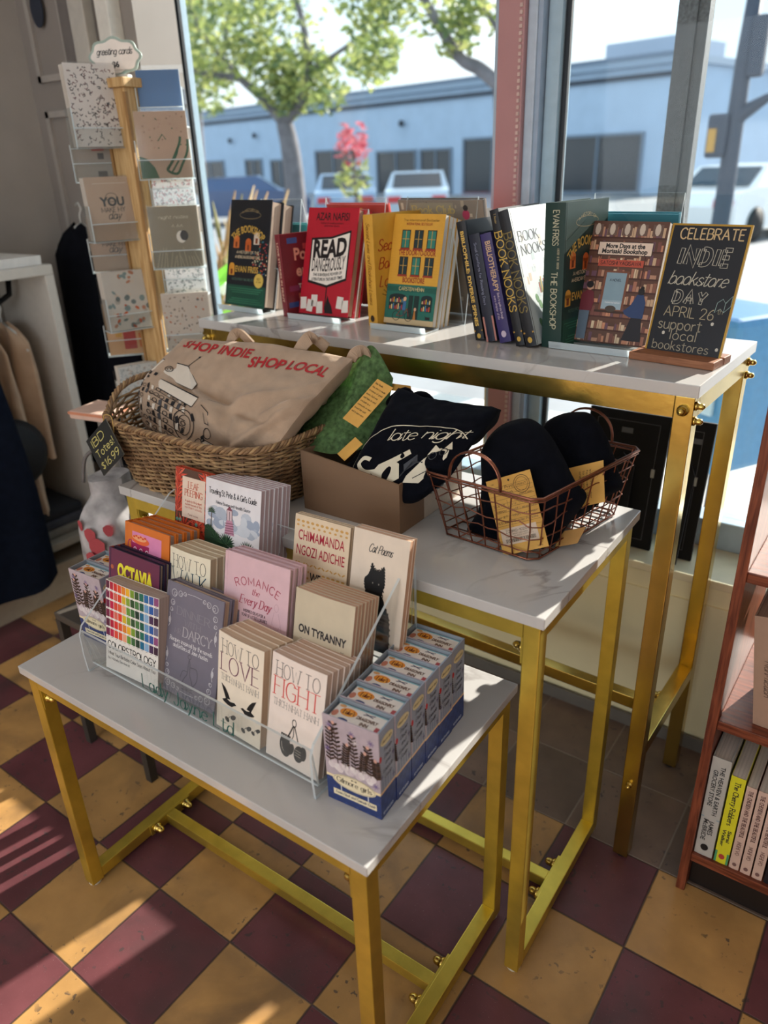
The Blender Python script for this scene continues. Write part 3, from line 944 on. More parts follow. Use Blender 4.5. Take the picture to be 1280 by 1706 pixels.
def car(label, loc, rot, col, rear=True):
    t = thing('parked_car', label, 'car', loc, (0, 0, rot), 'cars parked across the street')
    pm = M(col, .25, var=.02, coat=.6)
    prof = [(-2.2, .25), (-2.25, .7), (-2.05, .95), (-1.5, 1.02), (-.9, 1.40), (.6, 1.42), (1.25, 1.0), (2.0, .88), (2.25, .65), (2.2, .25)]
    mb = MB()
    vs = [(x, -.86 * (1 if z < 1.05 else .84), z) for x, z in prof] + [(x, .86 * (1 if z < 1.05 else .84), z) for x, z in prof]
    k = len(prof)
    mb.mesh(vs, [list(range(k))[::-1], [k + i for i in range(k)]] + [[i, (i + 1) % k, k + (i + 1) % k, k + i] for i in range(k)], pm)
    bo = mb.build('body', t); recalc(bo)
    gm = M('#1c2430', .08, spec=.7)
    mb = MB()
    mb.face([(-1.46, -.68, 1.06), (-1.46, .68, 1.06), (-.96, .64, 1.36), (-.96, -.64, 1.36)][::-1] if False else [(-1.50, -.68, 1.05), (-.97, -.64, 1.38), (-.97, .64, 1.38), (-1.50, .68, 1.05)], gm)
    for sy in (-1, 1):
        mb.face([(-1.2, sy * .80, 1.06), (1.0, sy * .80, 1.06), (.55, sy * .735, 1.37), (-.85, sy * .735, 1.37)], gm)
    mb.face([(1.22, -.68, 1.04), (1.22, .68, 1.04), (.66, .64, 1.39), (.66, -.64, 1.39)], gm)
    mb.build('windows', t)
    for sx in (-1.4, 1.4):
        for sy in (-.80, .80):
            mb = MB(); mb.lathe([(.12, -.1), (.32, -.1), (.34, 0), (.32, .1), (.12, .1)], M('#1a1a1c', .7), 16, Matrix.Translation((sx, sy, .34)) @ Matrix.Rotation(PI / 2, 4, 'X')); mb.build('wheel', t)
    for sy in (-.6, .6):
        mb = MB(); mb.box(-2.27, -2.2, sy - .18, sy + .18, .68, .84, M('#c04048', .3)); mb.build('tail_light', t)
def on_ground(px, d):
    v = _ray(px, 300); h = math.hypot(v.x, v.y)
    return (CAM.x + v.x / h * d, CAM.y + v.y / h * d, GZ)
car('blue-grey car with red tail lights parked across the street behind the red book', on_ground(575, 25), math.radians(128), '#8fa8c4')
car('pale silver car parked across the street behind the yellow book', on_ground(697, 24), math.radians(122), '#b4c4d4')
car('dark blue car parked across the street beyond the dry grass', on_ground(400, 27), math.radians(40), '#3d567f')
car('white car parked beyond the signal pole at the right', on_ground(1255, 19), math.radians(75), '#eef2f4')
nb = on_ground(1243, 3.4)
tb = thing('street_box', 'blue box on legs standing on the sidewalk beyond the chalk sign', 'box', (nb[0], nb[1], GZ + .12), (0, 0, -.5))
mb = MB(); mb.box(-.24, .24, -.20, .20, .35, .98, M('#3f76a4', .4, var=.08), bev=.03); mb.build('cabinet', tb)
mb = MB(); mb.box(-.19, .19, -.215, -.198, .60, .92, M('#9ab4c8', .2)); mb.build('front_panel', tb)
for sx in (-1, 1):
    for sy in (-1, 1):
        mb = MB(); mb.box(sx * .22 - .02, sx * .22 + .02, sy * .16 - .02, sy * .16 + .02, 0, .36, DARKM); mb.build('leg', tb)
q = on_ground(590, 17)
fs = thing('flowering_shrub', 'slim shrub with pink-red blooms across the street above the red book', 'plant', q)
mb = MB(); mb.tube([(0, 0, 0), (.05, 0, .9), (0, 0, 2.0)], .04, BARK, 6); mb.build('stem', fs)
mb = MB(); foliage_blob(mb, (0, 0, 2.05), .42, 90, [M('#c0566a', .5, trans=.4), M('#d07a86', .5, trans=.4)], random.Random(2), .10); foliage_blob(mb, (0, 0, 1.4), .40, 90, LEAF, random.Random(3), .10); mb.build('foliage', fs)
# dry grass and green plant by the window, left
rnd = random.Random(4)
dg = MB()
STRAW = [M('#c9a878', .8, trans=.3), M('#b08f62', .8, trans=.3), M('#d8bf94', .8, trans=.3), M('#8f8a5a', .8, trans=.3)]
base = at_y(345, 520, 2.0)
for _ in range(420):
    a, r = rnd.uniform(0, 2 * PI), rnd.uniform(0, .34)
    x0, y0 = r * math.cos(a), r * .6 * math.sin(a)
    h = rnd.uniform(.5, 1.5)
    dx, dy = rnd.uniform(-.35, .35) * h, rnd.uniform(-.25, .25) * h
    m = rnd.choice(STRAW)
    pts = [Vector((x0 + dx * t * t, y0 + dy * t * t, h * (t - .12 * t * t))) for t in (0, .4, .75, 1)]
    w = rnd.uniform(.003, .006)
    for i in range(3):
        dg.face([pts[i] - Vector((w, 0, 0)), pts[i] + Vector((w, 0, 0)), pts[i + 1] + Vector((w * .8, 0, 0)), pts[i + 1] - Vector((w * .8, 0, 0))], m)
    if rnd.random() < .35:
        dg.tube([pts[3] - (pts[3] - pts[2]) * .6, pts[3], pts[3] + (pts[3] - pts[2]) * .5], [.006, .015, .003], m, 5)
o = dg.build('dry_ornamental_grass', None, (base.x, 2.0, GZ + .12)); tag(o, 'clump of dry straw-coloured grass growing outside the left pane', 'grass', None, 'stuff')
gpn = thing('leafy_plant', 'bright green broad-leaved plant with white blooms outside behind the card spinner', 'plant', (at_y(345, 455, 1.25).x, 1.25, GZ + .12))
mb = MB()
GL_ = [M('#79c23c', .4, trans=.55), M('#4c9a34', .4, trans=.5), M('#9bd850', .4, trans=.55)]
for k in range(26):
    a = rnd.uniform(0, 2 * PI); r = rnd.uniform(.02, .16); h = rnd.uniform(.55, 1.22)
    p = Vector((r * math.cos(a), r * math.sin(a), h)); d = Vector((math.cos(a) * .9, math.sin(a) * .9, rnd.uniform(.2, 1.0))).normalized(); s = d.cross(Vector((0, 0, 1))).normalized(); L_ = rnd.uniform(.09, .15); w = L_ * .32
    mb.face([p, p + d * L_ * .35 + s * w, p + d * L_ * .75 + s * w * .7, p + d * L_, p + d * L_ * .75 - s * w * .7, p + d * L_ * .35 - s * w], rnd.choice(GL_))
    mb.tube([(p.x * .3, p.y * .3, 0), p * .7, p], .004, GL_[1], 5)
mb.build('leaves', gpn)
for k in range(5):
    mb = MB()
    p = Vector((rnd.uniform(-.12, .12), rnd.uniform(-.1, .1), rnd.uniform(1.0, 1.25)))
    mb.lathe([(.002, -.02), (.02, 0), (.028, .03), (.012, .05)], M('#f2f4ee', .5), 10, Matrix.Translation(p))
    mb.build('flower', gpn)
# ---------------------------------------------------------------- the three nesting tables
def acorn(mb, p, axis, s=1.0, mat=None):
    q = Vector(axis).to_track_quat('Z', 'Y').to_matrix().to_4x4()
    mb.lathe([(.009 * s, 0), (.009 * s, .004 * s), (.0065 * s, .0045 * s), (.0065 * s, .010 * s), (.0058 * s, .014 * s), (.003 * s, .017 * s), (.0005, .0178 * s)], mat or GOLDB, 14, Matrix.Translation(p) @ q)
def table(label, A, L, W, H, ang, tt, leg, apron, inset, kind, metal):
    u = Vector((math.cos(ang), math.sin(ang), 0)); v = Vector((-math.sin(ang), math.cos(ang), 0))
    c = Vector((A[0], A[1], 0)) - u * L / 2 + v * W / 2
    t = thing('nesting_table', label, 'table', c, (0, 0, ang), 'nesting display tables')
    X, Y = L / 2, W / 2
    mb = MB(); mb.box(-X, X, -Y, Y, H - tt, H, MARBLE, bev=.0015); mb.build('tabletop', t)
    xi, yi = X - inset, Y - inset
    mb = MB()
    for s in (-1, 1):
        mb.box(-xi + leg, xi - leg, s * yi - (leg * .8 if s > 0 else 0), s * yi + (leg * .8 if s < 0 else 0), H - tt - apron, H - tt - .0005, metal)
        mb.box(s * xi - (leg * .8 if s > 0 else 0), s * xi + (leg * .8 if s < 0 else 0), -yi + leg, yi - leg, H - tt - apron, H - tt - .0005, metal)
    mb.build('apron', t)
    for sx in (-1, 1):
        for sy in (-1, 1):
            mb = MB()
            x0, x1 = sorted((sx * xi, sx * (xi - leg))); y0, y1 = sorted((sy * yi, sy * (yi - leg)))
            mb.box(x0, x1, y0, y1, .006, H - tt - .0005, metal, bev=.0018)
            lg = mb.build('leg', t)
            mb = MB(); mb.lathe([(.012, 0), (.013, .003), (.011, .007)], M('#c9c2ae', .5) if kind != 'high' else M('#1c1b1a', .6), 14, Matrix.Translation((sx * (xi - leg / 2), sy * (yi - leg / 2), 0))); mb.build('foot', lg)
            if kind == 'high':
                for p, ax, sc_ in (((sx * (xi - leg / 2), sy * yi, H - tt - .022), (0, sy, 0), 1.0), ((sx * xi, sy * (yi - leg * .35), H - tt - .016), (sx, 0, 0), .8),
                                   ((sx * xi, sy * (yi - leg * .35), H - tt - .040), (sx, 0, 0), .8), ((sx * (xi - leg / 2), sy * yi, .20), (0, sy, 0), .7)):
                    mb = MB(); acorn(mb, p, ax, sc_); mb.build('bolt', lg)
            else:
                mb = MB(); mb.box(sx * (xi - leg) - (.003 if sx > 0 else 0), sx * (xi - leg) + (.003 if sx < 0 else 0), y0 + .002, y1 - .002, H - tt - apron - .045, H - tt - apron, metal); mb.build('flange', lg)
                mb = MB(); acorn(mb, (sx * (xi - leg - .003), sy * (yi - leg / 2), H - tt - apron - .024), (-sx, 0, 0), .95); mb.build('bolt', lg)
        mb = MB()
        zr = .265 if kind == 'high' else .010
        x0, x1 = sorted((sx * xi, sx * (xi - leg)))
        mb.box(x0, x1, -yi + leg, yi - leg, zr, zr + leg, metal, bev=.0015)
        sr = mb.build('side_rail', t)
    mb = MB()
    zr = .252 if kind == 'high' else .010
    mb.box(-xi + leg + .004, xi - leg - .004, -leg * .45, leg * .45, zr, zr + leg * .95, metal, bev=.0015)
    st = mb.build('stretcher', t)
    for sx in (-1, 1):
        xx = sx * (xi - leg)
        mb = MB(); mb.box(min(xx, xx - sx * .004), max(xx, xx - sx * .004), -.055, .055, zr + .001, zr + leg - .001, metal); mb.build('bracket', st)
        for sy in (-1, 1):
            mb = MB(); acorn(mb, (xx - sx * .004, sy * .040, zr + leg * .55), (-sx, 0, 0), 1.2); mb.build('acorn_nut', st)
    return t
T1H, T2H, T3H = .545, .7582, 1.0052
table('lowest front table with a white marble top and gold tube frame holding the book rack', (-.2053, -.479), .7539, .4209, T1H, .0158, .016, .026, .026, .008, 'low', GOLD)
table('middle height marble topped gold table carrying the wicker basket and the wire basket', (-.129, -.1673), .9048, .4077, T2H, .0155, .018, .026, .028, .008, 'low', GOLD)
table('tallest rear table with a polished brass frame and marble top by the window', (-.0552, .18), 1.1315, .3517, T3H, -.0225, .020, .030, .036, .006, 'high', GOLDT)

# ---------------------------------------------------------------- the acrylic tiered book holder on the front table
HX, HY, HW = -.8407, -.4304, .514
h = thing('acrylic_book_holder', 'clear acrylic three-tier book holder on the front table', 'display stand', (HX, HY, T1H + .0005))
prof = [(.0, .0), (-.002, .035), (-.001, .075), (.006, .090), (.020, .100), (.222, .250), (.236, .254), (.246, .248), (.250, .236), (.250, .0)]
for x in (0, HW - .004):
    mb = MB(); mb.slab([(x, y, z) for y, z in prof], (1, 0, 0), .004, ACR, ACE); mb.build('side_panel', h)
def sheet(name, p, q, th, lipmat=None):
    """a flat acrylic strip running the width of the holder between two (y,z) points"""
    mb = MB()
    d = Vector((0, q[0] - p[0], q[1] - p[1])); n = Vector((1, 0, 0)).cross(d).normalized()
    a, b = Vector((.004, p[0], p[1])), Vector((.004, q[0], q[1]))
    a2, b2 = Vector((HW - .004, p[0], p[1])), Vector((HW - .004, q[0], q[1]))
    mb.slab([a, a2, b2, b], n, th, ACR, ACE)
    return mb.build(name, h)
lip = sheet('front_lip', (.010, .013), (.001, .082), -.0035)
sheet('tier', (.010, .016), (.082, .002), -.003)
sheet('riser', (.082, .004), (.090, .066), -.003)
sheet('tier', (.088, .069), (.166, .055), -.003)
sheet('riser', (.166, .057), (.176, .118), -.003)
sheet('tier', (.174, .122), (.238, .108), -.003)
sheet('back_panel', (.238, .110), (.247, .240), -.003)
a = Art(); a.text('Lady Jayne Ltd', 0, 0, .034, '#12584e', 1, w=.205, style='script', wt=.075, thin=.035)
mb = MB(); a.emit(mb, lambda u, v, e: Vector((.255 + u, .0065 - v * .13 - e - .0036, .030 + v)))
mb.build('logo', h)

# ---------------------------------------------------------------- book cover designs
def art_color(a, W, H):
    cols = ['#5c1f3a', '#b51f3c', '#d9342e', '#e0562b', '#e5862a', '#edb32a', '#7a9a2e', '#3d5a34', '#1f6a5a', '#2f6aa5', '#3f5aa5', '#8f4a7a']
    cols2 = ['#7a1f45', '#c8243c', '#d86a5a', '#e4452b', '#d9b52a', '#8aa83a', '#2f4f2c', '#4a7a45', '#1f5a4a', '#6a9ac8', '#2a5aa5', '#6a6a8a']
    cols3 = ['#6f1f48', '#c41f4a', '#df4a3a', '#e25a35', '#f0a880', '#6a9a3a', '#3a6a3a', '#1f3a2c', '#1f6a8f', '#8ab0d5', '#4a2f55', '#3f2038']
    rows = [cols, cols2, cols3, cols2, cols, cols3]
    top, bot = H * .995, H * .36
    rh = (top - bot) / 6; cw = W / 12
    for r in range(6):
        for c in range(12):
            col = rows[r][(c + (r * 5 % 3 == 1) * 0) % 12]
            a.rect(c * cw + .0006, top - r * rh - rh * .80, (c + 1) * cw - .0006, top - r * rh, col, 1)
            a.rect(c * cw + cw * .3, top - r * rh - rh * .93, c * cw + cw * .7, top - r * rh - rh * .89, '#6a6a6a', 1)
    a.text('COLORSTROLOGY', W / 2, H * .245, .0125, '#1c1c1c', 2, w=W * .92, wt=.13, track=.14)
    a.rect(W * .03, H * .27, W * .97, H * .275, '#f4f1ec', 3, 10)
    a.text('What Your Birthday Color Says About You', W * .05, H * .17, .0062, '#333333', 2, w=W * .9, al='l', wt=.13)
    a.text('by Michele Bernhardt', W * .05, H * .115, .0048, '#555555', 2, w=W * .42, al='l', wt=.13)
def art_darcy(a, W, H):
    g = '#c9c6cc'
    for sx in (0, 1):
        for sy in (0, 1):
            X_ = lambda x: W * .06 + x if not sx else W * .94 - x
            Y_ = lambda y: H * .035 + y if not sy else H * .965 - y
            for (cx, cy, r) in ((.010, .010, .0060), (.024, .008, .0045), (.008, .026, .0045), (.034, .006, .003), (.006, .038, .003)):
                a.ring(X_(cx), Y_(cy), r, r, .0009, g, 1, 14); a.ring(X_(cx + .002), Y_(cy + .001), r * .45, r * .45, .0008, g, 1, 10)
            a.line([(X_(.040), Y_(.004)), (W / 2, Y_(.003))], .0008, g, 1)
            a.line([(X_(.003), Y_(.044)), (X_(.006), Y_(.058)), (X_(.002), Y_(.068))], .0011, g, 1, smooth=True)
            a.ell(X_(.004), Y_(.056), .003, .006, g, 1, 8)
    d = '#8c8891'
    a.text('DINNER', W / 2, H * .735, .0125, d, 1, w=W * .58, style='serif', wt=.12, thin=.05)
    a.text('WITH', W / 2, H * .66, .009, d, 1, w=W * .28, style='serif', wt=.12, thin=.05)
    a.text('MR', W * .25, H * .565, .008, d, 1, style='serif', wt=.12, thin=.05)
    a.text('DARCY', W * .60, H * .555, .0155, '#b5b0b6', 1, w=W * .5, style='serif', wt=.13, thin=.05)
    a.text('Recipes inspired by the novels', W / 2, H * .485, .0068, '#e2dfe2', 1, w=W * .76, style='serif', wt=.13, thin=.07, track=.13)
    a.text('and letters of Jane Austen', W / 2, H * .435, .0068, '#e2dfe2', 1, w=W * .62, style='serif', wt=.13, thin=.07, track=.13)
    j = '#5f5b66'
    a.line([(W * .5, H * .38), (W * .49, H * .33), (W * .48, H * .24), (W * .42, H * .17), (W * .42, H * .11), (W * .58, H * .11), (W * .58, H * .17), (W * .53, H * .24), (W * .52, H * .33), (W * .5, H * .38)], .0016, j, 1, smooth=True)
    a.line([(W * .53, H * .31), (W * .64, H * .31), (W * .66, H * .22), (W * .59, H * .14)], .0016, j, 1, smooth=True)
    a.line([(W * .48, H * .26), (W * .40, H * .25), (W * .36, H * .18)], .0013, j, 1, smooth=True)
    a.ring(W * .5, H * .40, .0035, .0035, .0012, j, 1); a.rect(W * .40, H * .085, W * .60, H * .095, j, 1)
def art_howto(word, col, motif):
    def f(a, W, H):
        a.text('HOW TO', W / 2, H * .80, .0215, '#2b2a2c', 1, w=W * .80, wt=.050, thin=.036, style='serif')
        a.text(word, W / 2, H * .615, .0275, col, 1, w=W * .84, wt=.075, thin=.036, style='serif')
        a.text('THICH NHAT HANH', W / 2, H * .52, .0098, '#3f3b3d', 1, w=W * .84, wt=.055, thin=.042, style='serif', track=.15)
        motif(a, W, H)
    return f
def motif_birds(a, W, H):
    k = '#18181a'
    def bird(x, y, s, fl):
        p = [(0, 0), (.5, .25), (1.0, .1), (1.5, .2), (1.75, .05), (1.45, -.1), (1.2, -.3), (.7, -.3), (.2, -.15)]
        w = [(.45, .2), (.1, .9), (-.15, 1.45), (.35, 1.2), (.7, .8), (1.0, .3)]
        for q in (p, w):
            a.poly([(x + fl * u * s, y + v * s) for u, v in (q if fl > 0 else q[::-1])], k, 1)
    bird(W * .12, H * .31, .018, 1); bird(W * .86, H * .31, .017, -1)
    for (x, y, s) in ((.25, .12, .013), (.62, .10, .012), (.84, .13, .010)):
        a.line([(W * x, H * y), (W * x + s * .6, H * (y + .05)), (W * x + s, H * (y + .02))], .0009, k, 1, smooth=True)
        a.ell(W * x + s, H * y + .008, s * .5, s * .3, k, 1, 10, .6); a.ell(W * x, H * y, s * .4, s * .3, k, 1, 10, -.5)
def motif_gloves(a, W, H):
    k = '#1d1d1f'
    a.ring(W * .50, H * .425, .0035, .0055, .0014, k, 1)
    a.line([(W * .49, H * .40), (W * .45, H * .34), (W * .40, H * .27)], .0022, k, 1); a.line([(W * .51, H * .40), (W * .56, H * .32), (W * .60, H * .25)], .0018, k, 1)
    a.line([(W * .50, H * .40), (W * .50, H * .30), (W * .46, H * .24)], .0014, k, 1)
    a.rect(W * .27, H * .235, W * .45, H * .285, k, 1)
    a.ell(W * .36, H * .17, .0105, .0165, k, 1, 22, .15); a.ell(W * .47, H * .165, .0055, .0095, k, 1, 16, -.3)
    a.ell(W * .62, H * .155, .0090, .0130, k, 1, 22, -.15); a.ell(W * .70, H * .18, .0060, .0110, k, 1)
    for d in (0, .004, .008):
        a.line([(W * .30 + d, H * .24), (W * .30 + d, H * .28)], .0007, '#e8ddd0', 2)
        a.line([(W * .55, H * .135 + d), (W * .66, H * .13 + d)], .0007, '#c9beb2', 2)
    a.line([(W * .29, H * .20), (W * .30, H * .15), (W * .34, H * .115)], .0008, '#c9beb2', 2, smooth=True)
def motif_none(a, W, H): pass
def art_octavia(a, W, H):
    a.rect(0, 0, W, H, '#6b2f4a', 1)
    a.poly([(W * .0, H * .30), (W * .2, H * .62), (W * .5, H * .78), (W * .8, H * .6), (W, H * .35), (W, 0), (0, 0)], '#2a2038', 2)
    for k in range(14):
        x = (k * 37 % 100) / 100 * W; y = H * (.5 + (k * 53 % 50) / 100)
        a.ell(x, y, .004, .004, '#b5603f', 2, 8)
    a.text('OCTAVIA', W * .53, H * .765, H * .125, '#f0e23a', 4, w=W * .70, style='bold', wt=.035)
    a.text('E.', W * .19, H * .64, H * .10, '#f0e23a', 4, style='bold', wt=.035)
    a.text('BUTLER', W * .60, H * .585, H * .125, '#f0e23a', 4, w=W * .60, style='bold', wt=.035)
    a.rect(W * .30, H * .65, W * .90, H * .68, '#8a7ac0', 5)
def art_orange(a, W, H):
    a.rect(W * .17, H * .40, W * .83, H * .925, '#e08ab5', 1)
    a.poly([(W * .13, H * 0.810), (W * .20, H * 0.630), (W * .33, H * 0.590), (W * .52, H * 0.610), (W * .56, H * 0.810)], '#a8285a', 2)
    a.ring(W * .13, H * 0.770, .006, .010, .002, '#a8285a', 2)
    a.ell(W * .36, H * 0.850, W * .20, H * 0.045, '#e8683a', 3); a.ell(W * .34, H * 0.870, W * .16, H * 0.030, '#f2a878', 4)
    for k in range(7):
        a.ring(W * (.24 + .045 * k), H * (.75 - .03 * (k % 3)), .0032, .0032, .0014, '#f2dce6', 3, 10)
    for k in range(6):
        a.ell(W * (.22 + .05 * k), H * (.875 + .012 * (k % 2)), .003, .0018, '#d8452a', 5, 8)
    a.text('how', W * .73, H * 0.640, H * 0.085, '#a81f3a', 3, w=W * .26, style='serif', wt=.2, thin=.1)
    a.text('to eat', W * .66, H * 0.490, H * 0.085, '#a81f3a', 3, w=W * .36, style='serif', wt=.2, thin=.1)
def art_leaf(a, W, H):
    a.rect(0, 0, W, H, '#5a3f34', 1)
    rnd = random.Random(3)
    for k in range(30):
        x, y = W * rnd.uniform(.02, .98), H * (.02 + .033 * k) + rnd.uniform(-.005, .005)
        if k > 15: x = W * (.06 if k % 2 else .95)
        s = rnd.uniform(.019, .027)
        for j in range(7):
            an = PI / 2 + (j - 3) * .42 + rnd.uniform(-.1, .1)
            a.poly([(x, y), (x + s * .6 * math.cos(an + .16), y + s * .6 * math.sin(an + .16)), (x + s * 1.2 * math.cos(an), y + s * 1.2 * math.sin(an)), (x + s * .6 * math.cos(an - .16), y + s * .6 * math.sin(an - .16))], ['#d9523f', '#e56a50', '#c8432f'][j % 3], 2 + (k % 2))
    for k in range(9):
        a.ell(W * rnd.uniform(.05, .95), H * rnd.uniform(.03, .6), .0035, .0035, '#6fae9f', 4, 10)
    a.rect(W * .22, H * .55, W * .90, H * .93, '#e8d3c0', 6)
    a.text('LEAF', W * .56, H * .83, .0115, '#c4573f', 7, w=W * .32, style='serif', wt=.13, thin=.06)
    a.text('PEEPING', W * .56, H * .755, .0115, '#c4573f', 7, w=W * .52, style='serif', wt=.13, thin=.06)
    for k in range(3):
        a.text(['A guide to the brilliant', 'autumn leaves of the', 'northern woods'][k], W * .56, H * (.70 - .03 * k), .0042, '#c4573f', 7, w=W * .5, wt=.12)
    a.text('Field notes', W * .56, H * .575, .0035, '#8a5a4a', 7, w=W * .3, wt=.12)
def art_pete(a, W, H):
    rnd = random.Random(9)
    for k in range(26):
        a.ell(W * rnd.uniform(.1, .95), H * rnd.uniform(.58, .76), .012 * rnd.uniform(.6, 1.3), .008 * rnd.uniform(.6, 1.4), rnd.choice(['#b3bccb', '#c3cad6', '#a3aec2', '#d2d7e0']), 1 + k % 3, 10)
    tw = W * .47
    a.poly([(tw - .011, H * 0.540), (tw - .007, H * 0.670), (tw + .007, H * 0.670), (tw + .011, H * 0.540)], '#c890a8', 5)
    a.rect(tw - .006, H * 0.670, tw + .006, H * 0.760, '#d8c2c8', 5); a.poly([(tw - .007, H * 0.760), (tw, H * 0.800), (tw + .007, H * 0.760)], '#8a4a5a', 5)
    for k in range(5):
        a.line([(tw - .010, H * (.55 + .022 * k)), (tw + .010, H * (.56 + .022 * k))], .0012, '#7a4a5c', 6)
    a.line([(tw - .006, H * 0.670), (tw - .006, H * 0.760)], .001, '#5a3a44', 6); a.line([(tw + .006, H * 0.670), (tw + .006, H * 0.760)], .001, '#5a3a44', 6); a.line([(tw, H * 0.670), (tw, H * 0.750)], .001, '#5a3a44', 6)
    def palm(x, y, s, n=15):
        for j in range(n):
            an = PI * (j + .5) / n * 1.15 - .2
            a.poly([(x, y), (x + s * .6 * math.cos(an + .12), y + s * .6 * math.sin(an + .12)), (x + s * math.cos(an), y + s * math.sin(an)), (x + s * .6 * math.cos(an - .12), y + s * .6 * math.sin(an - .12))], ['#2c4a34', '#3d5f3f', '#1f3a2a'][j % 3], 7 + j % 2)
    a.poly([(0, 0), (W, 0), (W, H * .40), (W * .8, H * 0.440), (W * .5, H * 0.420), (W * .3, H * 0.470), (W * .2, H * 0.540), (W * .06, H * 0.580), (0, H * 0.560)], '#2f4a36', 6)
    for (x, y, s) in ((.1, .33, .012), (.22, .27, .014), (.42, .24, .022), (.80, .22, .022), (.62, .17, .018), (.9, .14, .018), (.3, .15, .016)):
        palm(W * x, H * (y + .2), s)
    a.line([(W * .12, H * 0.560), (W * .13, H * 0.700)], .0016, '#6a5a4a', 6); palm(W * .13, H * 0.700, .011, 11)
    a.text('Traveling St. Pete & A Girl\'s Guide', W / 2, H * .87, .0098, '#2c2c34', 2, w=W * .86, wt=.12, track=.13)
    a.text('Melanie Bowman and Meredith Gaunce', W * .52, H * .79, .0056, '#45454f', 2, w=W * .62, wt=.12, track=.13)
def art_romance(a, W, H):
    rr = arc_warp(.095)
    a.text('ROMANCE', W * .52, H * .765, .0125, '#a82f4a', 1, w=W * .66, wt=.10, track=.3, warp=rr)
    a.text('the', W * .50, H * .685, .0095, '#a82f4a', 1, style='serif', wt=.12, thin=.05, slant=.25)
    a.text('Every Day', W * .50, H * .585, .0135, '#a82f4a', 1, w=W * .48, style='serif', wt=.12, thin=.05, slant=.25)
    a.text('INSPIRED IDEAS FOR A', W * .5, H * .515, .0046, '#4a2f3a', 1, w=W * .34, wt=.16)
    a.text('YEAR OF LITTLE LUXURIES', W * .5, H * .475, .0046, '#4a2f3a', 1, w=W * .40, wt=.16)
    b = '#9c6a68'
    a.line([(W * .0, H * .30), (W * .12, H * .40), (W * .22, H * .48)], .0009, b, 1, smooth=True); a.line([(W * .08, H * .36), (W * .2, H * .34), (W * .28, H * .36)], .0009, b, 1, smooth=True)
    for (x, y, an) in ((.03, .36, .5), (.10, .43, 1.0), (.16, .40, .2), (.22, .49, .8), (.21, .33, 0), (.28, .37, .5), (.06, .29, -.4), (.14, .33, -.3)):
        a.ell(W * x, H * y, .0055, .0028, b, 1, 10, an)
    c = '#c9a3ad'
    a.line([(W * .80, H * .60), (W * .76, H * .45), (W * .74, H * .30), (W * .80, H * .20)], .0008, c, 1, smooth=True)
    a.line([(W * .86, H * .60), (W * .92, H * .45), (W * .93, H * .30), (W * .84, H * .18)], .0008, c, 1, smooth=True)
    a.ring(W * .83, H * .64, .004, .006, .0007, c, 1); a.line([(W * .78, H * .5), (W * .84, H * .42), (W * .9, H * .5)], .0007, c, 1)
    a.line([(W * .42, H * .22), (W * .46, H * .27), (W * .58, H * .27)], .0016, '#b58a88', 1, smooth=True); a.line([(W * .46, H * .27), (W * .45, H * .20)], .0014, '#b58a88', 1)
    for k in range(4): a.line([(W * .80, H * (.02 + .03 * k)), (W * .9, H * (.05 + .03 * k)), (W * .95, H * (.03 + .03 * k))], .0007, '#6a3f55', 1, smooth=True)
def art_tyranny(a, W, H):
    k = '#26242a'
    a.text('ON TYRANNY', W * .5, H * .60, .0125, k, 1, w=W * .82, style='bold', wt=.012)
    for y in (.545, .29): a.line([(W * .12, H * y), (W * .88, H * y)], .0006, '#5a554f', 1)
    for i, s in enumerate(('TWENTY LESSONS', 'FROM THE', 'TWENTIETH CENTURY')):
        a.text(s, W * .5, H * (.475 - .078 * i), .0068, '#5a544e', 1, w=W * (.56, .32, .68)[i], wt=.12, track=.3)
    a.text('TIMOTHY SNYDER', W * .5, H * .22, .0095, k, 1, w=W * .82, style='bold', wt=.012)
def art_chima(a, W, H):
    g = '#cfa05a'
    def dots(y, n, rx, ry, slant=0):
        for i in range(n):
            a.ell(W * (.06 + .88 * i / (n - 1)), H * y, rx, ry, g, 1, 9, slant if i % 2 else -slant)
    dots(.945, 11, .0032, .0022); dots(.905, 10, .0026, .0018)
    a.text('CHIMAMANDA', W / 2, H * .775, .0165, '#b0213a', 2, w=W * .84, style='bold', wt=-.016)
    a.text('NGOZI ADICHIE', W / 2, H * .635, .0165, '#b0213a', 2, w=W * .88, style='bold', wt=-.016)
    for i in range(13):
        x = W * (.06 + .88 * i / 12)
        a.line([(x - .0025, H * (.555 + .01 * (1 if i % 2 else -1))), (x + .0025, H * (.555 - .01 * (1 if i % 2 else -1)))], .0022, g, 1)
    dots(.49, 11, .0034, .0020); dots(.43, 12, .0022, .0022); dots(.29, 12, .0022, .0022); dots(.20, 11, .0034, .002); dots(.12, 12, .0024, .0024)
    a.rect(W * .32, H * .40, W * .56, H * .52, '#e3c9a5', 2); a.text('WE', W * .44, H * .405, .0155, '#2a2a2c', 3, w=W * .20, style='bold', wt=.0)
    a.rect(W * .30, H * .26, W * .74, H * .375, '#e3c9a5', 2); a.text('SHOULD', W * .52, H * .27, .0150, '#2a2a2c', 3, w=W * .42, style='bold', wt=.0)
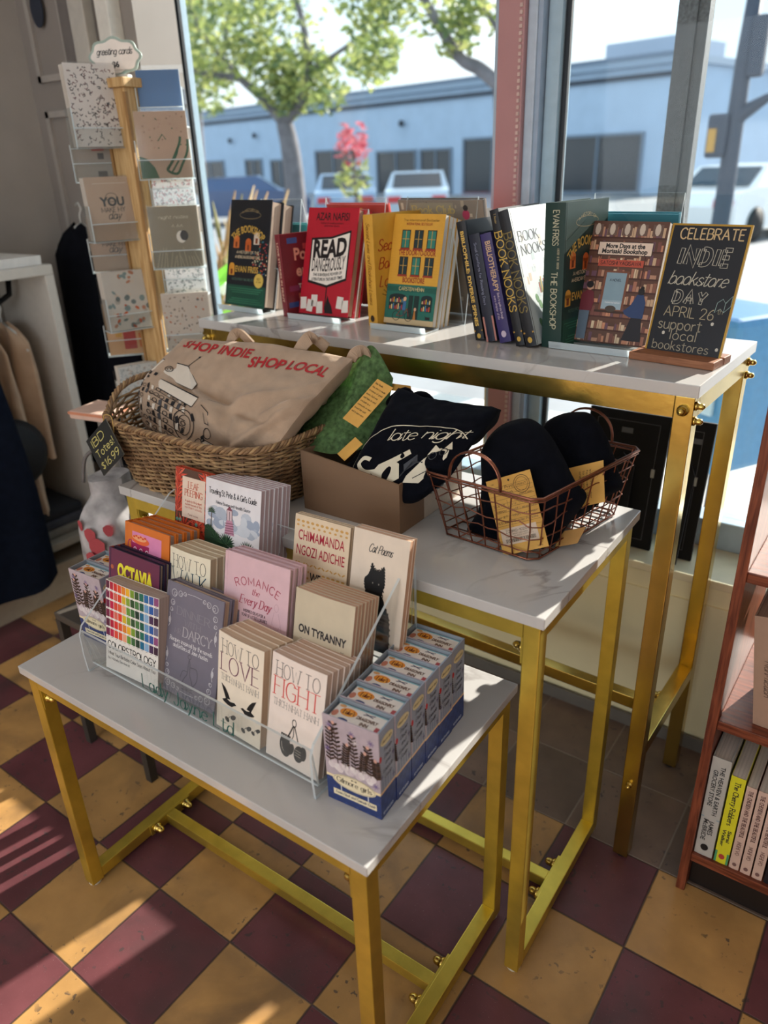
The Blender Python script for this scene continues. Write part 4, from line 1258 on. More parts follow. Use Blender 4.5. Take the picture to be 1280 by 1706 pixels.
def art_cat(a, W, H):
    k = '#141416'
    a.text('Cat Poems', W * .50, H * .83, .0125, '#232323', 1, w=W * .42, wt=.10, thin=.07, style='script', track=.1)
    body = [(x_, y_ * 1.26) for x_, y_ in [(.36, .0), (.34, .12), (.40, .22), (.38, .32), (.33, .36), (.28, .42), (.27, .47), (.33, .50), (.36, .53), (.38, .585), (.44, .545), (.52, .545), (.60, .58), (.62, .52), (.63, .46), (.60, .38), (.65, .34), (.76, .26), (.80, .16), (.82, .0)]]
    a.poly([(W * x, H * y) for x, y in body][::-1], k, 1)
    rnd = random.Random(2)
    for i in range(len(body) - 1):
        for j in range(3):
            t = (j + .5) / 3; x = body[i][0] + (body[i + 1][0] - body[i][0]) * t; y = body[i][1] + (body[i + 1][1] - body[i][1]) * t
            a.ell(W * x, H * y, .0012, .0028, k, 1, 6, rnd.uniform(-.8, .8))
    for x in (.42, .53): a.ell(W * x, H * .575, .0010, .0014, '#8d8a80', 2, 8)

# ---------------------------------------------------------------- books in the acrylic holder
HC = (T1H + .016)
def copies(first, n, step, what, group, **k):
    return stack_books(first, n, step, lambda i: '%s from the front: %s' % (ORD[i] + ' copy', what), group, **k)
# front tier
b = make_book('paperback_book', 'white paperback with a grid of colour swatches at the left of the lowest tier', 'book', (-.804, -.4165, HC), 3.0, 12.5, 0, .1265, .158, .027, '#f1ece6', '#b8a39a', art_color, None, False, .004)
b = make_book('hardback_book', 'front grey-lilac hardback with a silver scroll border and jug, on the lowest tier', 'book', (-.6875, -.399, HC - .003), .4, 16.5, 0, .1275, .183, .0165, '#777280', '#c9b09a', art_darcy, None, True)
copies(b, 2, .0185, 'grey-lilac hardback with a silver scroll border', 'grey-lilac recipe books')
b = make_book('paperback_book', 'front cream paperback with a plum LOVE title and black birds, on the lowest tier', 'book', (-.5385, -.4118, HC), -2.5, 11, 0, .0945, .156, .0138, '#f0e3d0', '#d3b79c', art_howto('LOVE', '#6a2a4a', motif_birds), None, False, .003)
copies(b, 4, .0144, 'cream paperback with a plum LOVE title', 'cream paperbacks titled LOVE')
b = make_book('paperback_book', 'front cream paperback with a red FIGHT title and boxing gloves, on the lowest tier', 'book', (-.4335, -.4143, HC), -1.0, 13, 0, .0985, .159, .0118, '#f1e2d8', '#d3b3a0', art_howto('FIGHT', '#d83a34', motif_gloves), None, False, .0025)
copies(b, 6, .0122, 'cream paperback with a red FIGHT title', 'cream paperbacks titled FIGHT')
b = make_book('picture_book', 'front dark picture book with yellow OCTAVIA lettering, behind the colour swatch book', 'book', (-.8415, -.386, HC - .002), 1.0, 13, 0, .1290, .193, .011, '#2a2544', '#c9b6a0', art_octavia, None, True, spine_col='#a8483a')
copies(b, 3, .0122, 'dark picture book with yellow OCTAVIA lettering', 'dark picture books with yellow titles')
# middle tier
y2, z2 = HY + .0905, T1H + .0705
b = make_book('hardback_book', 'front orange hardback with a pink panel and flowered teapot, on the middle tier', 'book', (-.8345, y2 - .005, z2), .9, 12.5, 0, .1125, .172, .0150, '#d8742a', '#a8948c', art_orange, None, True)
copies(b, 4, .0165, 'orange hardback with a pink panel', 'orange cookery hardbacks')
b = make_book('paperback_book', 'front cream paperback with a dark WALK title, on the middle tier behind the lilac book', 'book', (-.7165, y2 - .004, z2), .9, 12, 0, .0930, .158, .0140, '#ece3cc', '#cbb597', art_howto('WALK', '#2a4a58', motif_none), None, False, .004)
copies(b, 4, .0148, 'cream paperback with a dark WALK title', 'cream paperbacks titled WALK')
b = make_book('hardback_book', 'front pale pink hardback with a crimson ROMANCE title, centre of the middle tier', 'book', (-.5935, y2 - .002, z2), 2.5, 13, 0, .1280, .182, .0120, '#dcb8c0', '#cfc0b4', art_romance, None, True)
copies(b, 3, .0130, 'pale pink hardback with a crimson ROMANCE title', 'pale pink hardbacks')
b = make_book('paperback_book', 'front beige paperback with black ON TYRANNY lettering, at the right of the middle tier', 'book', (-.4515, y2 + .002, z2), 1.5, 13, 0, .1050, .162, .0080, '#cdbfa6', '#cfa58c', art_tyranny, None, False, .003)
copies(b, 7, .0085, 'beige paperback with black ON TYRANNY lettering', 'beige pocket paperbacks')
# top tier
y3, z3 = HY + .1785, T1H + .1235
b = make_book('hardback_book', 'rust red book with autumn leaves and cream title panel, on the top tier', 'book', (-.806, y3 + .004, z3), .9, 12, 0, .083, .191, .014, '#c4553f', '#c9b6a0', art_leaf, None, True)
b = make_book('paperback_book', 'front white travel guide with a painted bell tower and palms, on the top tier', 'book', (-.722, y3 - .002, z3), 1.5, 12, 0, .1245, .191, .0095, '#e9e6ea', '#cdb3b6', art_pete, None, False, .003)
copies(b, 7, .0102, 'white travel guide with a painted bell tower', 'white travel guides')
b = make_book('paperback_book', 'front tan paperback with crimson author lettering and ochre dashes, on the top tier', 'book', (-.5255, y3 + .001, z3), 2.0, 13, 0, .1050, .172, .0075, '#e2cdb0', '#cbb39a', art_chima, None, False)
copies(b, 2, .0085, 'tan paperback with crimson author lettering', 'tan paperbacks with ochre dashes', jx=.003)
b = make_book('paperback_book', 'front pale paperback with a seated black cat, at the right end of the top tier', 'book', (-.4115, y3 + .001, z3), 2.0, 13, 0, .0960, .178, .0110, '#e4d4c2', '#d9ad90', art_cat, None, False)
copies(b, 2, .0118, 'pale paperback with a seated black cat', 'pale paperbacks with a black cat', jx=.003)

# ---------------------------------------------------------------- card deck boxes
NAVY, LILAC, GREYB = '#2a3a6e', '#b7a9b2', '#9aa2b4'
def deck_box(label, loc, yaw):
    W, D, H = .0838, .0385, .1425
    t = thing('card_deck_box', label, 'box', loc, (0, 0, math.radians(yaw)))
    mb = MB()
    th = .0016
    cm = M('#8f98a2', .45)
    body = M(GREYB, .4, var=.05, scale=30)
    hz = H - .004
    mb.box(0, W, 0, th, 0, H, M(LILAC, .4, var=.08, scale=60)); mb.box(0, W, D - th, D, 0, H, cm); mb.box(0, th, th, D - th, 0, H, cm); mb.box(W - th, W, th, D - th, 0, H, body)
    mb.box(th, W - th, th, D - th, 0, .004, cm)
    a = Art()
    a.rect(0, 0, W, H * .30, NAVY, 1); a.rect(0, H * .285, W, H * .315, '#ecd9b0', 2)
    for i in range(10):
        for j in range(4):
            if (i + j) % 2: a.poly([(W * i / 10, H * .08 * j), (W * (i + .5) / 10, H * (.08 * j + .035)), (W * (i + 1) / 10, H * .08 * j), (W * (i + .5) / 10, H * (.08 * j - .0))], '#33457e', 2)
    # printed bouquet: dark foliage, pink and white blossoms over the lilac field
    rnd = random.Random(17)
    for (x, y0, y1, ln) in ((.10, .46, .84, .02), (.24, .48, .92, -.05), (.38, .46, .72, .05), (.56, .46, .84, -.04), (.70, .46, .70, .05), (.84, .46, .78, -.04), (.95, .46, .66, -.02)):
        n = 9
        stem = [(W * (x + ln * (k / n) ** 2), H * (y0 + (y1 - y0) * k / n)) for k in range(n + 1)]
        a.line(stem, .0012, '#3a2820', 3)
        for k in range(1, n + 1):
            for sgn_ in (-1, 1):
                a.ell(stem[k][0] + sgn_ * .0034, stem[k][1] + .0012, .0042, .0017, ['#3a2820', '#4a3428', '#2c201c'][k % 3], 3, 9, sgn_ * .6)
        a.ell(stem[-1][0], stem[-1][1] + .003, .0024, .0030, '#d8a898', 4, 9)
    for k in range(16):
        a.ell(W * (.12 + .05 * k), H * (.44 + .03 * math.sin(k * 1.7)), .0055, .0060, ['#ddd2d4', '#cfc0c6', '#e6dedd'][k % 3], 3, 10)
    for (x, y) in ((.52, .88), (.58, .80), (.12, .90), (.86, .86), (.06, .62), (.92, .38)):
        for k in range(7):
            an = 2 * PI * k / 7
            a.line([(W * x, H * y), (W * x + .005 * math.cos(an), H * y + .005 * math.sin(an))], .0009, '#7d6a9a' if (x * 100) % 2 < 1 else '#d9cfcf', 4)
    a.ell(W * .52, H * .285, W * .40, H * .085, '#e9dcba', 5, 30); a.ring(W * .52, H * .285, W * .38, H * .076, .0006, '#a39877', 6, 30)
    a.text('Gilmore girls', W * .52, H * .262, .0082, '#3a3430', 7, w=W * .64, style='serif', wt=.13, thin=.06, track=.13)
    for s in (-1, 1): a.poly([(W * .52, H * .335), (W * .52 + s * .004, H * .345), (W * .52 + s * .004, H * .325)], '#26221f', 7)
    a.rect(W * .12, H * .085, W * .92, H * .155, '#e9dcba', 5)
    a.text('Trivia Deck and Episode Guide', W * .52, H * .108, .0050, '#2f3350', 6, w=W * .74, style='script', wt=.13, thin=.08)
    for x in (.27, .77): a.rect(W * x - .0008, H * .15, W * x + .0008, H * .22, '#cfd2da', 3)
    a.emit(mb, lambda u, v, e: Vector((u, -e, v)))
    a = Art()
    a.rect(0, 0, D, H * .30, NAVY, 1); a.rect(0, H * .29, D, H * .315, '#e6bd8e', 2)
    for i in range(5):
        for j in range(4):
            if (i + j) % 2: a.rect(D * i / 5, H * .072 * j, D * (i + 1) / 5, H * .072 * (j + 1), '#30427a', 2)
    a.ell(D * .5, H * .86, D * .40, H * .055, '#e3d3a4', 3, 22); a.text('Gilmore girls', D * .5, H * .848, .0038, '#5a4a3a', 4, w=D * .62, style='serif', wt=.14, thin=.08)
    for i, s in enumerate(('Trivia', 'Deck', 'and', 'Episode', 'Guide')):
        a.text(s, D * .5, H * (.74 - .075 * i), .0062, '#34343f', 3, w=D * (.5, .42, .3, .62, .46)[i], style='script', wt=.12, thin=.07)
    a.ell(D * .06, H * .70, .0030, .0050, '#c8343a', 3, 12)
    for (x, y) in ((.88, .62), (.12, .47), (.86, .36)):
        a.line([(D * x - .003, H * y), (D * x + .003, H * y + .003)], .0008, '#5a5380', 3); a.line([(D * x - .003, H * y + .003), (D * x + .003, H * y)], .0008, '#5a5380', 3); a.line([(D * x, H * y - .004), (D * x, H * y + .006)], .0008, '#5a5380', 3)
    for k in range(5): a.rect(D * (.12 + .17 * k), H * .33, D * (.20 + .17 * k), H * (.42 + .02 * (k % 2)), '#8790a6', 2)
    a.text('RP STUDIO', D * .45, H * .035, .0042, '#c9cede', 3, w=D * .66, style='bold', wt=.02)
    a.emit(mb, lambda u, v, e: Vector((W + e, u, v)))
    mb.build('sleeve', t)
    mb = MB()
    x0, x1, y0, y1, zt = .005, W - .005, .0055, D - .0045, H - .0065
    mb.box(x0, x1, y0, y1, .0045, zt, M('#e6dcd4', .45))
    mb.box(x1, x1 + .0012, y0, y1, .0045, zt + .002, M('#86b0ba', .4)); mb.box(x0, x1, y1, y1 + .0012, .0045, zt + .001, M('#86b0ba', .4))
    a = Art(); w, d = x1 - x0, y1 - y0
    a.ell(w * .28, d * .62, w * .17, d * .26, '#e08a2c', 1, 20); a.ell(w * .30, d * .55, w * .13, d * .18, '#f0a83c', 2, 16)
    a.text("Luke's", w * .30, d * .48, d * .26, '#7a2f1c', 3, w=w * .22, style='serif', wt=.2, thin=.1)
    a.text('DRAGONFLY', w * .68, d * .44, d * .20, '#6a4a3a', 3, w=w * .42, style='bold', wt=.02); a.text('INN', w * .68, d * .12, d * .20, '#6a4a3a', 3, w=w * .16, style='bold', wt=.02)
    a.line([(w * .54, d * .80), (w * .76, d * .92)], .0012, '#55506a', 3); a.line([(w * .56, d * .92), (w * .74, d * .78)], .0012, '#55506a', 3)
    a.ell(w * .28, d * .10, w * .10, d * .10, '#3a4a7a', 1, 12); a.rect(w * .90, d * .05, w * .98, d * .35, '#b04a50', 1); a.ell(w * .06, d * .35, w * .06, d * .22, '#c9806a', 1, 12); a.ell(w * .1, d * .9, w * .07, d * .1, '#d9a06a', 1, 10)
    a.emit(mb, lambda u, v, e: Vector((x0 + u, y0 + v, zt + e)))
    mb.build('card_deck', t)
    return t
BR = (-.3165, -.4161)
d0 = deck_box('front card deck box of the row of six beside the acrylic holder', (BR[0], BR[1], T1H + .0005), 5.2)
d0['group'] = 'card deck boxes'
for i in range(1, 6):
    o = dup(d0, '%s card deck box from the front in the row of six' % ORD[i], None, 'card deck boxes')
    o.location = (BR[0] - .0024 * i + random.uniform(-.0006, .0006), BR[1] + .0398 * i, T1H + .0005)
    o.rotation_euler = (0, 0, math.radians(5.2 - .45 * i + random.uniform(-.5, .5)))
q = at_z(113.5, 947, T1H + .1425)
o = dup(d0, 'front card deck box of the pair standing left of the acrylic holder', None, 'card deck boxes')
o.location = (q.x, q.y, T1H + .0005); o.rotation_euler = (0, 0, math.radians(3))
o2 = dup(d0, 'rear card deck box of the pair standing left of the acrylic holder', None, 'card deck boxes')
o2.location = (q.x - .001, q.y + .0405, T1H + .0005); o2.rotation_euler = (0, 0, math.radians(2))
print('LEFTBOX', q)
# ---------------------------------------------------------------- things on the tall rear table
Z3 = T3H
def easel(label, loc, yaw, w, hb, tilt=14, depth=.055):
    """bent clear sheet: front ledge with a small lip, leaning back, folded-down rear leg"""
    t = thing('acrylic_easel', label, 'display stand', loc, (0, 0, math.radians(yaw)), 'acrylic book easels')
    s_, c_ = math.sin(math.radians(tilt)), math.cos(math.radians(tilt))
    th = .003
    mb = MB(); mb.slab([(0, -depth, .004), (w, -depth, .004), (w, .002, .004), (0, .002, .004)], (0, 0, 1), -th, ACR, ACE); mb.build('ledge', t)
    mb = MB(); mb.slab([(0, -depth, .001), (w, -depth, .001), (w, -depth - .003, .013), (0, -depth - .003, .013)], (0, 1, 0), th, ACE, ACE); mb.build('lip', t)  # whole lip in the milky edge material, painting its bright line
    mb = MB(); mb.slab([(0, 0, .004), (w, 0, .004), (w, hb * s_, hb * c_), (0, hb * s_, hb * c_)], (0, 1, 0), th, ACR, ACE); mb.build('back_rest', t)
    mb = MB(); mb.slab([(0, hb * s_, hb * c_), (w, hb * s_, hb * c_), (w, hb * s_ + .045, 0.0005), (0, hb * s_ + .045, 0.0005)], (0, 1, 0), th, ACR, ACE); mb.build('rear_leg', t)
    return t

def art_bookshop(a, W, H):
    gold, cr = '#c9a24a', '#e6d2b0'
    a.rect(0, 0, W, H * .20, '#1c4a3a', 1)
    for k in range(3): a.line([(W * (.06 + .05 * k), H * (.03 + .02 * k)), (W * (.94 - .05 * k), H * (.03 + .02 * k)), (W * (.94 - .05 * k), H * (.17 - .02 * k)), (W * (.06 + .05 * k), H * (.17 - .02 * k))], .0012, '#3a7a5c', 2, True)
    a.ring(W * .5, H * .86, W * .26, H * .035, .0010, '#8a7a5a', 1, 20)
    a.text('A HISTORY OF', W * .5, H * .90, .0050, '#a8946a', 1, w=W * .4, wt=.13, warp=arc_warp(.06))
    a.text('THE BOOKSHOP', W * .48, H * .70, .0165, gold, 3, w=W * .78, style='bold', wt=.0, warp=arc_warp(.075))
    for (x, y, c) in ((.20, .60, '#d8763a'), (.50, .575, '#c8622a'), (.70, .64, '#d8c9b8'), (.12, .34, '#d89a3a')):
        a.rect(W * x - .010, H * y - .012, W * x + .010, H * y + .008, c, 2); a.ell(W * x, H * y + .008, .010, .009, c, 2, 16)
        a.rect(W * x - .004, H * y - .010, W * x + .004, H * y + .002, '#7a3a1c', 3)
    a.text('A HISTORY OF THE', W * .5, H * .50, .0062, cr, 3, w=W * .56, wt=.13); a.text('AMERICAN BOOKSTORE', W * .5, H * .455, .0062, cr, 3, w=W * .62, wt=.13)
    rnd = random.Random(6)
    for k in range(70):
        x = rnd.uniform(.62, .98); y = rnd.uniform(.30, .62) if x > .75 else rnd.uniform(.32, .5)
        a.rect(W * x, H * y, W * x + .0035, H * y + .0030, rnd.choice(['#c85a3a', '#3a6a8a', '#d8c9a8', '#b03a4a', '#4a8a7a']), 2)
    a.text('EVAN FRISS', W * .50, H * .325, .0145, gold, 3, w=W * .58, style='bold', wt=.0)
    a.text('NOTES FROM THE SHELVES', W * .42, H * .245, .0052, '#5a7a6a', 3, w=W * .55, wt=.13)
    a.ell(W * .82, H * .255, .0165, .0165, '#d8b85a', 4, 22); a.text('BEST', W * .82, H * .262, .0045, '#5a3a1c', 5, wt=.14); a.text('OF YEAR', W * .82, H * .236, .0035, '#5a3a1c', 5, wt=.14)
def art_read(a, W, H):
    k, w = '#1c1416', '#efe6dc'
    a.text('AZAR NAFISI', W * .5, H * .885, .0165, k, 2, w=W * .66, style='bold', wt=-.006)
    a.text('Author of reading memoirs', W * .5, H * .85, .0044, k, 2, w=W * .46, wt=.13); a.text('and other books', W * .5, H * .825, .0044, k, 2, w=W * .3, wt=.13)
    a.poly([(W * .12, H * .72), (W * .52, H * .735), (W * .90, H * .80), (W * .90, H * .34), (W * .52, H * .26), (W * .12, H * .30)][::-1], k, 2)
    a.poly([(W * .145, H * .70), (W * .52, H * .715), (W * .52, H * .285), (W * .145, H * .322)][::-1], w, 3)
    a.poly([(W * .52, H * .715), (W * .875, H * .775), (W * .875, H * .36), (W * .52, H * .285)][::-1], w, 3)
    def wl(s, h, y, w_, wt_):
        a.text(s, W * .51, H * y, h, k, 5, w=w_, style='bold', wt=wt_, warp=lambda u, v: (u, v + (max(0, u) * .16 if u > 0 else u * .03)))
    wl('READ', .038, .545, W * .66, .02); wl('DANGEROUSLY', .029, .415, W * .66, -.01)
    wl('THE SUBVERSIVE POWER OF', .0065, .368, W * .58, .0); wl('LITERATURE IN TROUBLED TIMES', .0065, .325, W * .62, .0)
    a.rect(W * .515, H * .05, W * .535, H * .27, k, 2); a.poly([(W * .53, H * .02), (W * .70, H * .02), (W * .66, H * .09), (W * .60, H * .14), (W * .56, H * .19), (W * .54, H * .12)], k, 2)
    for (x, y, r) in ((.08, .10, .1), (.22, .08, -.1), (.30, .13, .05), (.42, .07, .1), (.82, .13, -.08), (.93, .10, .1)):
        s, c = math.sin(r), math.cos(r)
        a.poly([(W * x + (u * c - v * s), H * y + (u * s + v * c)) for u, v in ((-.009, -.013), (.009, -.013), (.009, .013), (-.009, .013))], '#e4dbd2', 3)
def art_door(a, W, H):
    k = '#2a2a26'; red = '#9a3a26'
    a.rect(0, H * .36, W, H, '#d8a23a', 1)
    for j in range(24): a.rect(0, H * (.37 + .026 * j), W, H * (.371 + .026 * j), '#c8922f', 2)
    a.text('The International Bestseller', W * .55, H * .935, .0042, '#6a4a1c', 3, w=W * .7, wt=.13); a.text('INTERNATIONAL BESTSELLER', W * .52, H * .90, .0046, red, 3, w=W * .5, wt=.14)
    for r, y in enumerate((.70, .46)):
        for c in range(3):
            x = W * (.28 + .255 * c); hw, hh = W * .072, H * .075
            a.rect(x - hw - .002, H * y - .001, x + hw + .002, H * y + 2 * hh + .002, '#3f2a1c', 3)
            a.rect(x - hw, H * y, x + hw, H * y + 2 * hh, '#1f3438' if (r + c) % 2 else '#2f7a6c', 4)
            a.rect(x - .0007, H * y, x + .0007, H * y + 2 * hh, '#c9a04a', 5); a.rect(x - hw, H * y + hh, x + hw, H * y + hh + .001, '#c9a04a', 5)
            a.rect(x - hw - .003, H * y - .005, x + hw + .003, H * y - .001, red, 4)
    a.text('THE DOOR-TO-DOOR', W * .53, H * .632, .0105, red, 5, w=W * .74, style='bold', wt=-.0)
    a.text('BOOKSTORE', W * .52, H * .385, .0105, red, 5, w=W * .44, style='bold', wt=-.0)
    a.rect(0, H * .05, W, H * .365, '#24695c', 3); a.rect(0, H * .30, W, H * .345, '#1f5a4e', 4); a.text('CARSTEN HENN', W * .5, H * .312, .0070, '#d8c48a', 5, w=W * .5, wt=.13)
    a.rect(0, 0, W, H * .05, '#cbb48c', 3)
    for (x0, x1) in ((.07, .42), (.72, .94)):
        a.rect(W * x0, H * .13, W * x1, H * .25, '#1a2a2c', 5); a.ell(W * (x0 + x1) / 2, H * .25, W * (x1 - x0) / 2, H * .03, '#1a2a2c', 5, 18)
        n = int((x1 - x0) * 26)
        for i in range(n):
            x = W * (x0 + .02 + (x1 - x0 - .04) * i / n); a.rect(x, H * .135, x + .0026, H * (.165 + .012 * (i % 3)), ['#c85a3a', '#d8c48a', '#4a7a9a', '#a83a4a'][i % 4], 6)
            a.rect(x, H * .20, x + .0026, H * (.225 + .01 * (i % 3)), ['#d8c48a', '#a83a4a', '#c89a3a', '#4a7a9a'][i % 4], 6)
    a.rect(W * .47, H * .05, W * .56, H * .27, '#18302c', 5); a.rect(W * .58, H * .05, W * .68, H * .27, '#18302c', 5)
    for (x, r) in ((.25, .0095), (.50, .0095)):
        a.ring(W * x, H * .075, r, r, .0012, '#2a1c18', 7, 18)
    a.line([(W * .25, H * .075), (W * .34, H * .14), (W * .46, H * .14), (W * .37, H * .075), (W * .25, H * .075)], .0012, '#8a2a22', 7); a.line([(W * .50, H * .075), (W * .46, H * .15)], .0012, '#8a2a22', 7)
    a.poly([(W * .36, H * .13), (W * .42, H * .13), (W * .43, H * .21), (W * .37, H * .215)], '#3a6a9a', 8); a.ell(W * .40, H * .235, .0035, .0045, '#d8a888', 8, 12); a.line([(W * .385, H * .13), (W * .40, H * .08)], .003, '#3a4a5a', 8)
    a.poly([(W * .59, H * .05), (W * .645, H * .05), (W * .63, H * .13), (W * .605, H * .13)], '#b8783a', 8); a.ell(W * .62, H * .145, .003, .0035, '#d8a888', 8, 10)
    a.poly([(W * .84, H * .06), (W * .93, H * .06), (W * .93, H * .085), (W * .85, H * .085), (W * .835, H * .10)], '#1c1c1e', 7)
def art_morisaki(a, W, H):
    rnd = random.Random(12)
    wood = '#5c3a2c'
    bk = ['#a8705a', '#c9a888', '#8a5a48', '#d8c0a0', '#7a4a42', '#b88a70', '#6a4a5a', '#c88a6a']
    rows = 9
    for r in range(rows):
        y0 = H * (.01 + .108 * r); hh = H * .088
        a.rect(0, y0 - .003, W, y0, '#4a2a20', 2)
        x = W * .02
        while x < W * .97:
            w = rnd.uniform(.0028, .006); h_ = hh * rnd.uniform(.55, .92)
            if rnd.random() < .12:
                x += .004; continue
            if rnd.random() < .15:
                a.rect(x, y0, x + .011, y0 + h_ * .55, rnd.choice(bk), 1); x += .012
            else:
                a.rect(x, y0, x + w, y0 + h_, rnd.choice(bk), 1); x += w + .0006
        if r < 7:
            for xx in (.20, .78): a.rect(W * xx, y0, W * xx + .002, y0 + H * .105, '#4a2a20', 2)
    for i in range(5):
        a.rect(W * (.05 + .19 * i), H * .885, W * (.05 + .19 * i) + .018, H * .975, '#6a5248', 2); a.ell(W * (.05 + .19 * i) + .009, H * .935, .005, .010, '#c9b8a8', 3, 10)
    a.rect(W * .16, H * .725, W * .86, H * .835, '#3a2420', 4); a.rect(W * .17, H * .73, W * .85, H * .83, '#e4cdbb', 5)
    a.text('More Days at the', W * .51, H * .785, .0078, '#1f1a1c', 6, w=W * .50, style='bold', wt=.015); a.text('Morisaki Bookshop', W * .51, H * .742, .0078, '#1f1a1c', 6, w=W * .58, style='bold', wt=.015)
    a.rect(W * .20, H * .635, W * .78, H * .69, '#b8503c', 5); a.text('SATOSHI YAGISAWA', W * .49, H * .648, .0062, '#2a1a1a', 6, w=W * .52, wt=.15)
    a.rect(W * .31, H * .27, W * .63, H * .60, '#7a4a36', 5); a.rect(W * .34, H * .285, W * .60, H * .585, '#86a0ae', 6); a.rect(W * .34, H * .285, W * .60, H * .36, '#9ab0bc', 7)
    a.text('A NOVEL', W * .47, H * .515, .0042, '#2a3a48', 8, wt=.16); a.text('translated edition', W * .48, H * .335, .0030, '#e4e8ea', 8, wt=.13)
    a.rect(W * .26, H * .255, W * .72, H * .275, '#3f281e', 7); a.ell(W * .47, H * .29, .010, .0055, '#4a4038', 8, 16)
    # two readers from behind: maroon jumper and jeans; blue top and long dark skirt
    a.poly([(W * .08, H * .02), (W * .20, H * .02), (W * .20, H * .27), (W * .06, H * .27)][::1], '#5a6a7a', 8)
    a.poly([(W * .04, H * .26), (W * .22, H * .26), (W * .24, H * .34), (W * .21, H * .42), (W * .14, H * .44), (W * .06, H * .40), (W * .03, H * .32)], '#6a2430', 9); a.ell(W * .155, H * .465, .0062, .0072, '#c89a80', 9, 14); a.ell(W * .150, H * .478, .0068, .0062, '#1c1618', 10, 14)
    a.poly([(W * .68, H * .04), (W * .93, H * .04), (W * .88, H * .25), (W * .76, H * .25)], '#1c1a22', 8); a.poly([(W * .74, H * .23), (W * .90, H * .23), (W * .90, H * .36), (W * .86, H * .42), (W * .78, H * .42), (W * .72, H * .33), (W * .64, H * .28), (W * .66, H * .255)][::1], '#2a3f6a', 9)
    a.ell(W * .825, H * .445, .0056, .0068, '#1c1618', 9, 14); a.ell(W * .83, H * .475, .0035, .0030, '#1c1618', 9, 10)
    a.line([(W * .78, H * .04), (W * .77, H * .01)], .003, '#c89a80', 8); a.line([(W * .86, H * .04), (W * .86, H * .01)], .003, '#c89a80', 8)
def art_secret(a, W, H):
    for i, s in enumerate(('Secret', 'Book', 'Lovers')):
        a.text(s, W * .08, H * (.68 - .16 * i), .022, '#a8241e', 2, style='script', wt=.12, thin=.07, al='l')
    for k in range(9):
        an = k * .35; a.line([(W * .3, H * .25), (W * .3 + .028 * math.cos(an), H * .25 + .028 * math.sin(an))], .0012, '#3a2a22', 2)
def spine_text(t, col, h, frm=.06, to=.94, style='bold', wt=0.0, off=.5):
    def f(a, T, H):
        # reads from the top downwards
        a.text(t, T * off + h * .5 * -1 + h * .0, H * to, h, col, 2, w=H * (to - frm), al='l', style=style, wt=wt, rot=-PI / 2)
    return f
def sp_multi(*items):
    def f(a, T, H):
        for it in items:
            if it[0] == 'band':
                a.rect(0, H * it[1], T, H * it[2], it[3], 1)
            elif it[0] == 'logo':
                a.ell(T * .5, H * it[1], T * .22, T * .26, it[2], 2, 12)
            else:
                t, col, h, frm, to, off, style, wt = it
                a.text(t, T * off - h * .5, H * to, h, col, 2, w=H * (to - frm), al='l', style=style, wt=wt, rot=-PI / 2)
    return f

b = make_book('hardback_book', 'front dark green and black hardback with gold arched title, far left of the rear table', 'book', (-1.2336, .337, Z3 + .0105), -4.1, 13.5, 0, .1435, .243, .034, '#16181f', '#d8c2ae', art_bookshop, None, True)
stack_books(b, 2, .0355, lambda i: 'second dark hardback directly behind the green and black one', 'dark green and black hardbacks')
easel('acrylic easel holding the dark green and black hardbacks', (-1.236, .358, Z3), -4.1, .16, .10, 14, .038)
b = make_book('paperback_book', 'front red book with a black and white READ title on the rear table', 'book', (-.994, .3422, Z3 + .0075), -.8, 15.3, 0, .144, .2305, .022, '#b5182c', '#d6b49c', art_read, None, True)
stack_books(b, 2, .0235, lambda i: 'second red READ book directly behind the front one', 'red books titled READ')
easel('acrylic easel holding the two red READ books', (-.992, .352, Z3), -.8, .155, .235, 15.8, .048)
b = make_book('paperback_book', 'small maroon book with its patterned cover half hidden behind the red READ book', 'book', (-1.005, .318, Z3 + .001), 83, 3, 0, .13, .178, .0165, '#7a2630', '#d8c2ae',
              lambda a, W, H: ([a.rect(W * x, H * y, W * x + .03, H * y + .012, c, 1) for x, y, c in ((.05, .1, '#3a4f8a'), (.3, .2, '#c86a4a'), (.1, .3, '#8a3a5a'), (.5, .12, '#d89a5a'), (.4, .4, '#3a4f8a'), (.15, .88, '#4a5f9a'), (.5, .8, '#c84a4a'))], a.text('Po', W * .42, H * .68, .026, '#e8a08a', 2, style='bold', wt=.01), a.text('er', W * .42, H * .48, .026, '#e8a08a', 2, style='bold', wt=.01), a.text('The', W * .4, H * .33, .010, '#e8d0c0', 2, style='bold', wt=.01)),
              sp_multi(('LOVE STORIES IN PRINT', '#e0b8a0', .006, .18, .90, .5, 'bold', 0.0)))
b = make_book('hardback_book', 'yellow hardback turned spine-out with red script on its cover, on the rear table', 'book', (-.7527, .3219, Z3 + .0005), 82, 1.5, 0, .150, .2215, .0265, '#d8a23c', '#e0cdb0', art_secret, sp_multi(('Secret Lives and Bookshop Lovers', '#8a5a1c', .0095, .20, .93, .5, 'script', .10), ('logo', .07, '#3a2a1c')), True)
b = make_book('paperback_book', 'front yellow and green book with a shopfront drawing, middle of the rear table', 'book', (-.7480, .3367, Z3 + .0075), -.1, 14, 0, .1228, .2185, .0145, '#d8a23a', '#e0d6cc', art_door, None, False, .002)
stack_books(b, 4, .0152, lambda i: '%s copy from the front: yellow and green book with a shopfront' % ORD[i], 'yellow and green books')
easel('acrylic easel holding the yellow and green shopfront books', (-.752, .346, Z3), -.1, .135, .20, 16, .050)

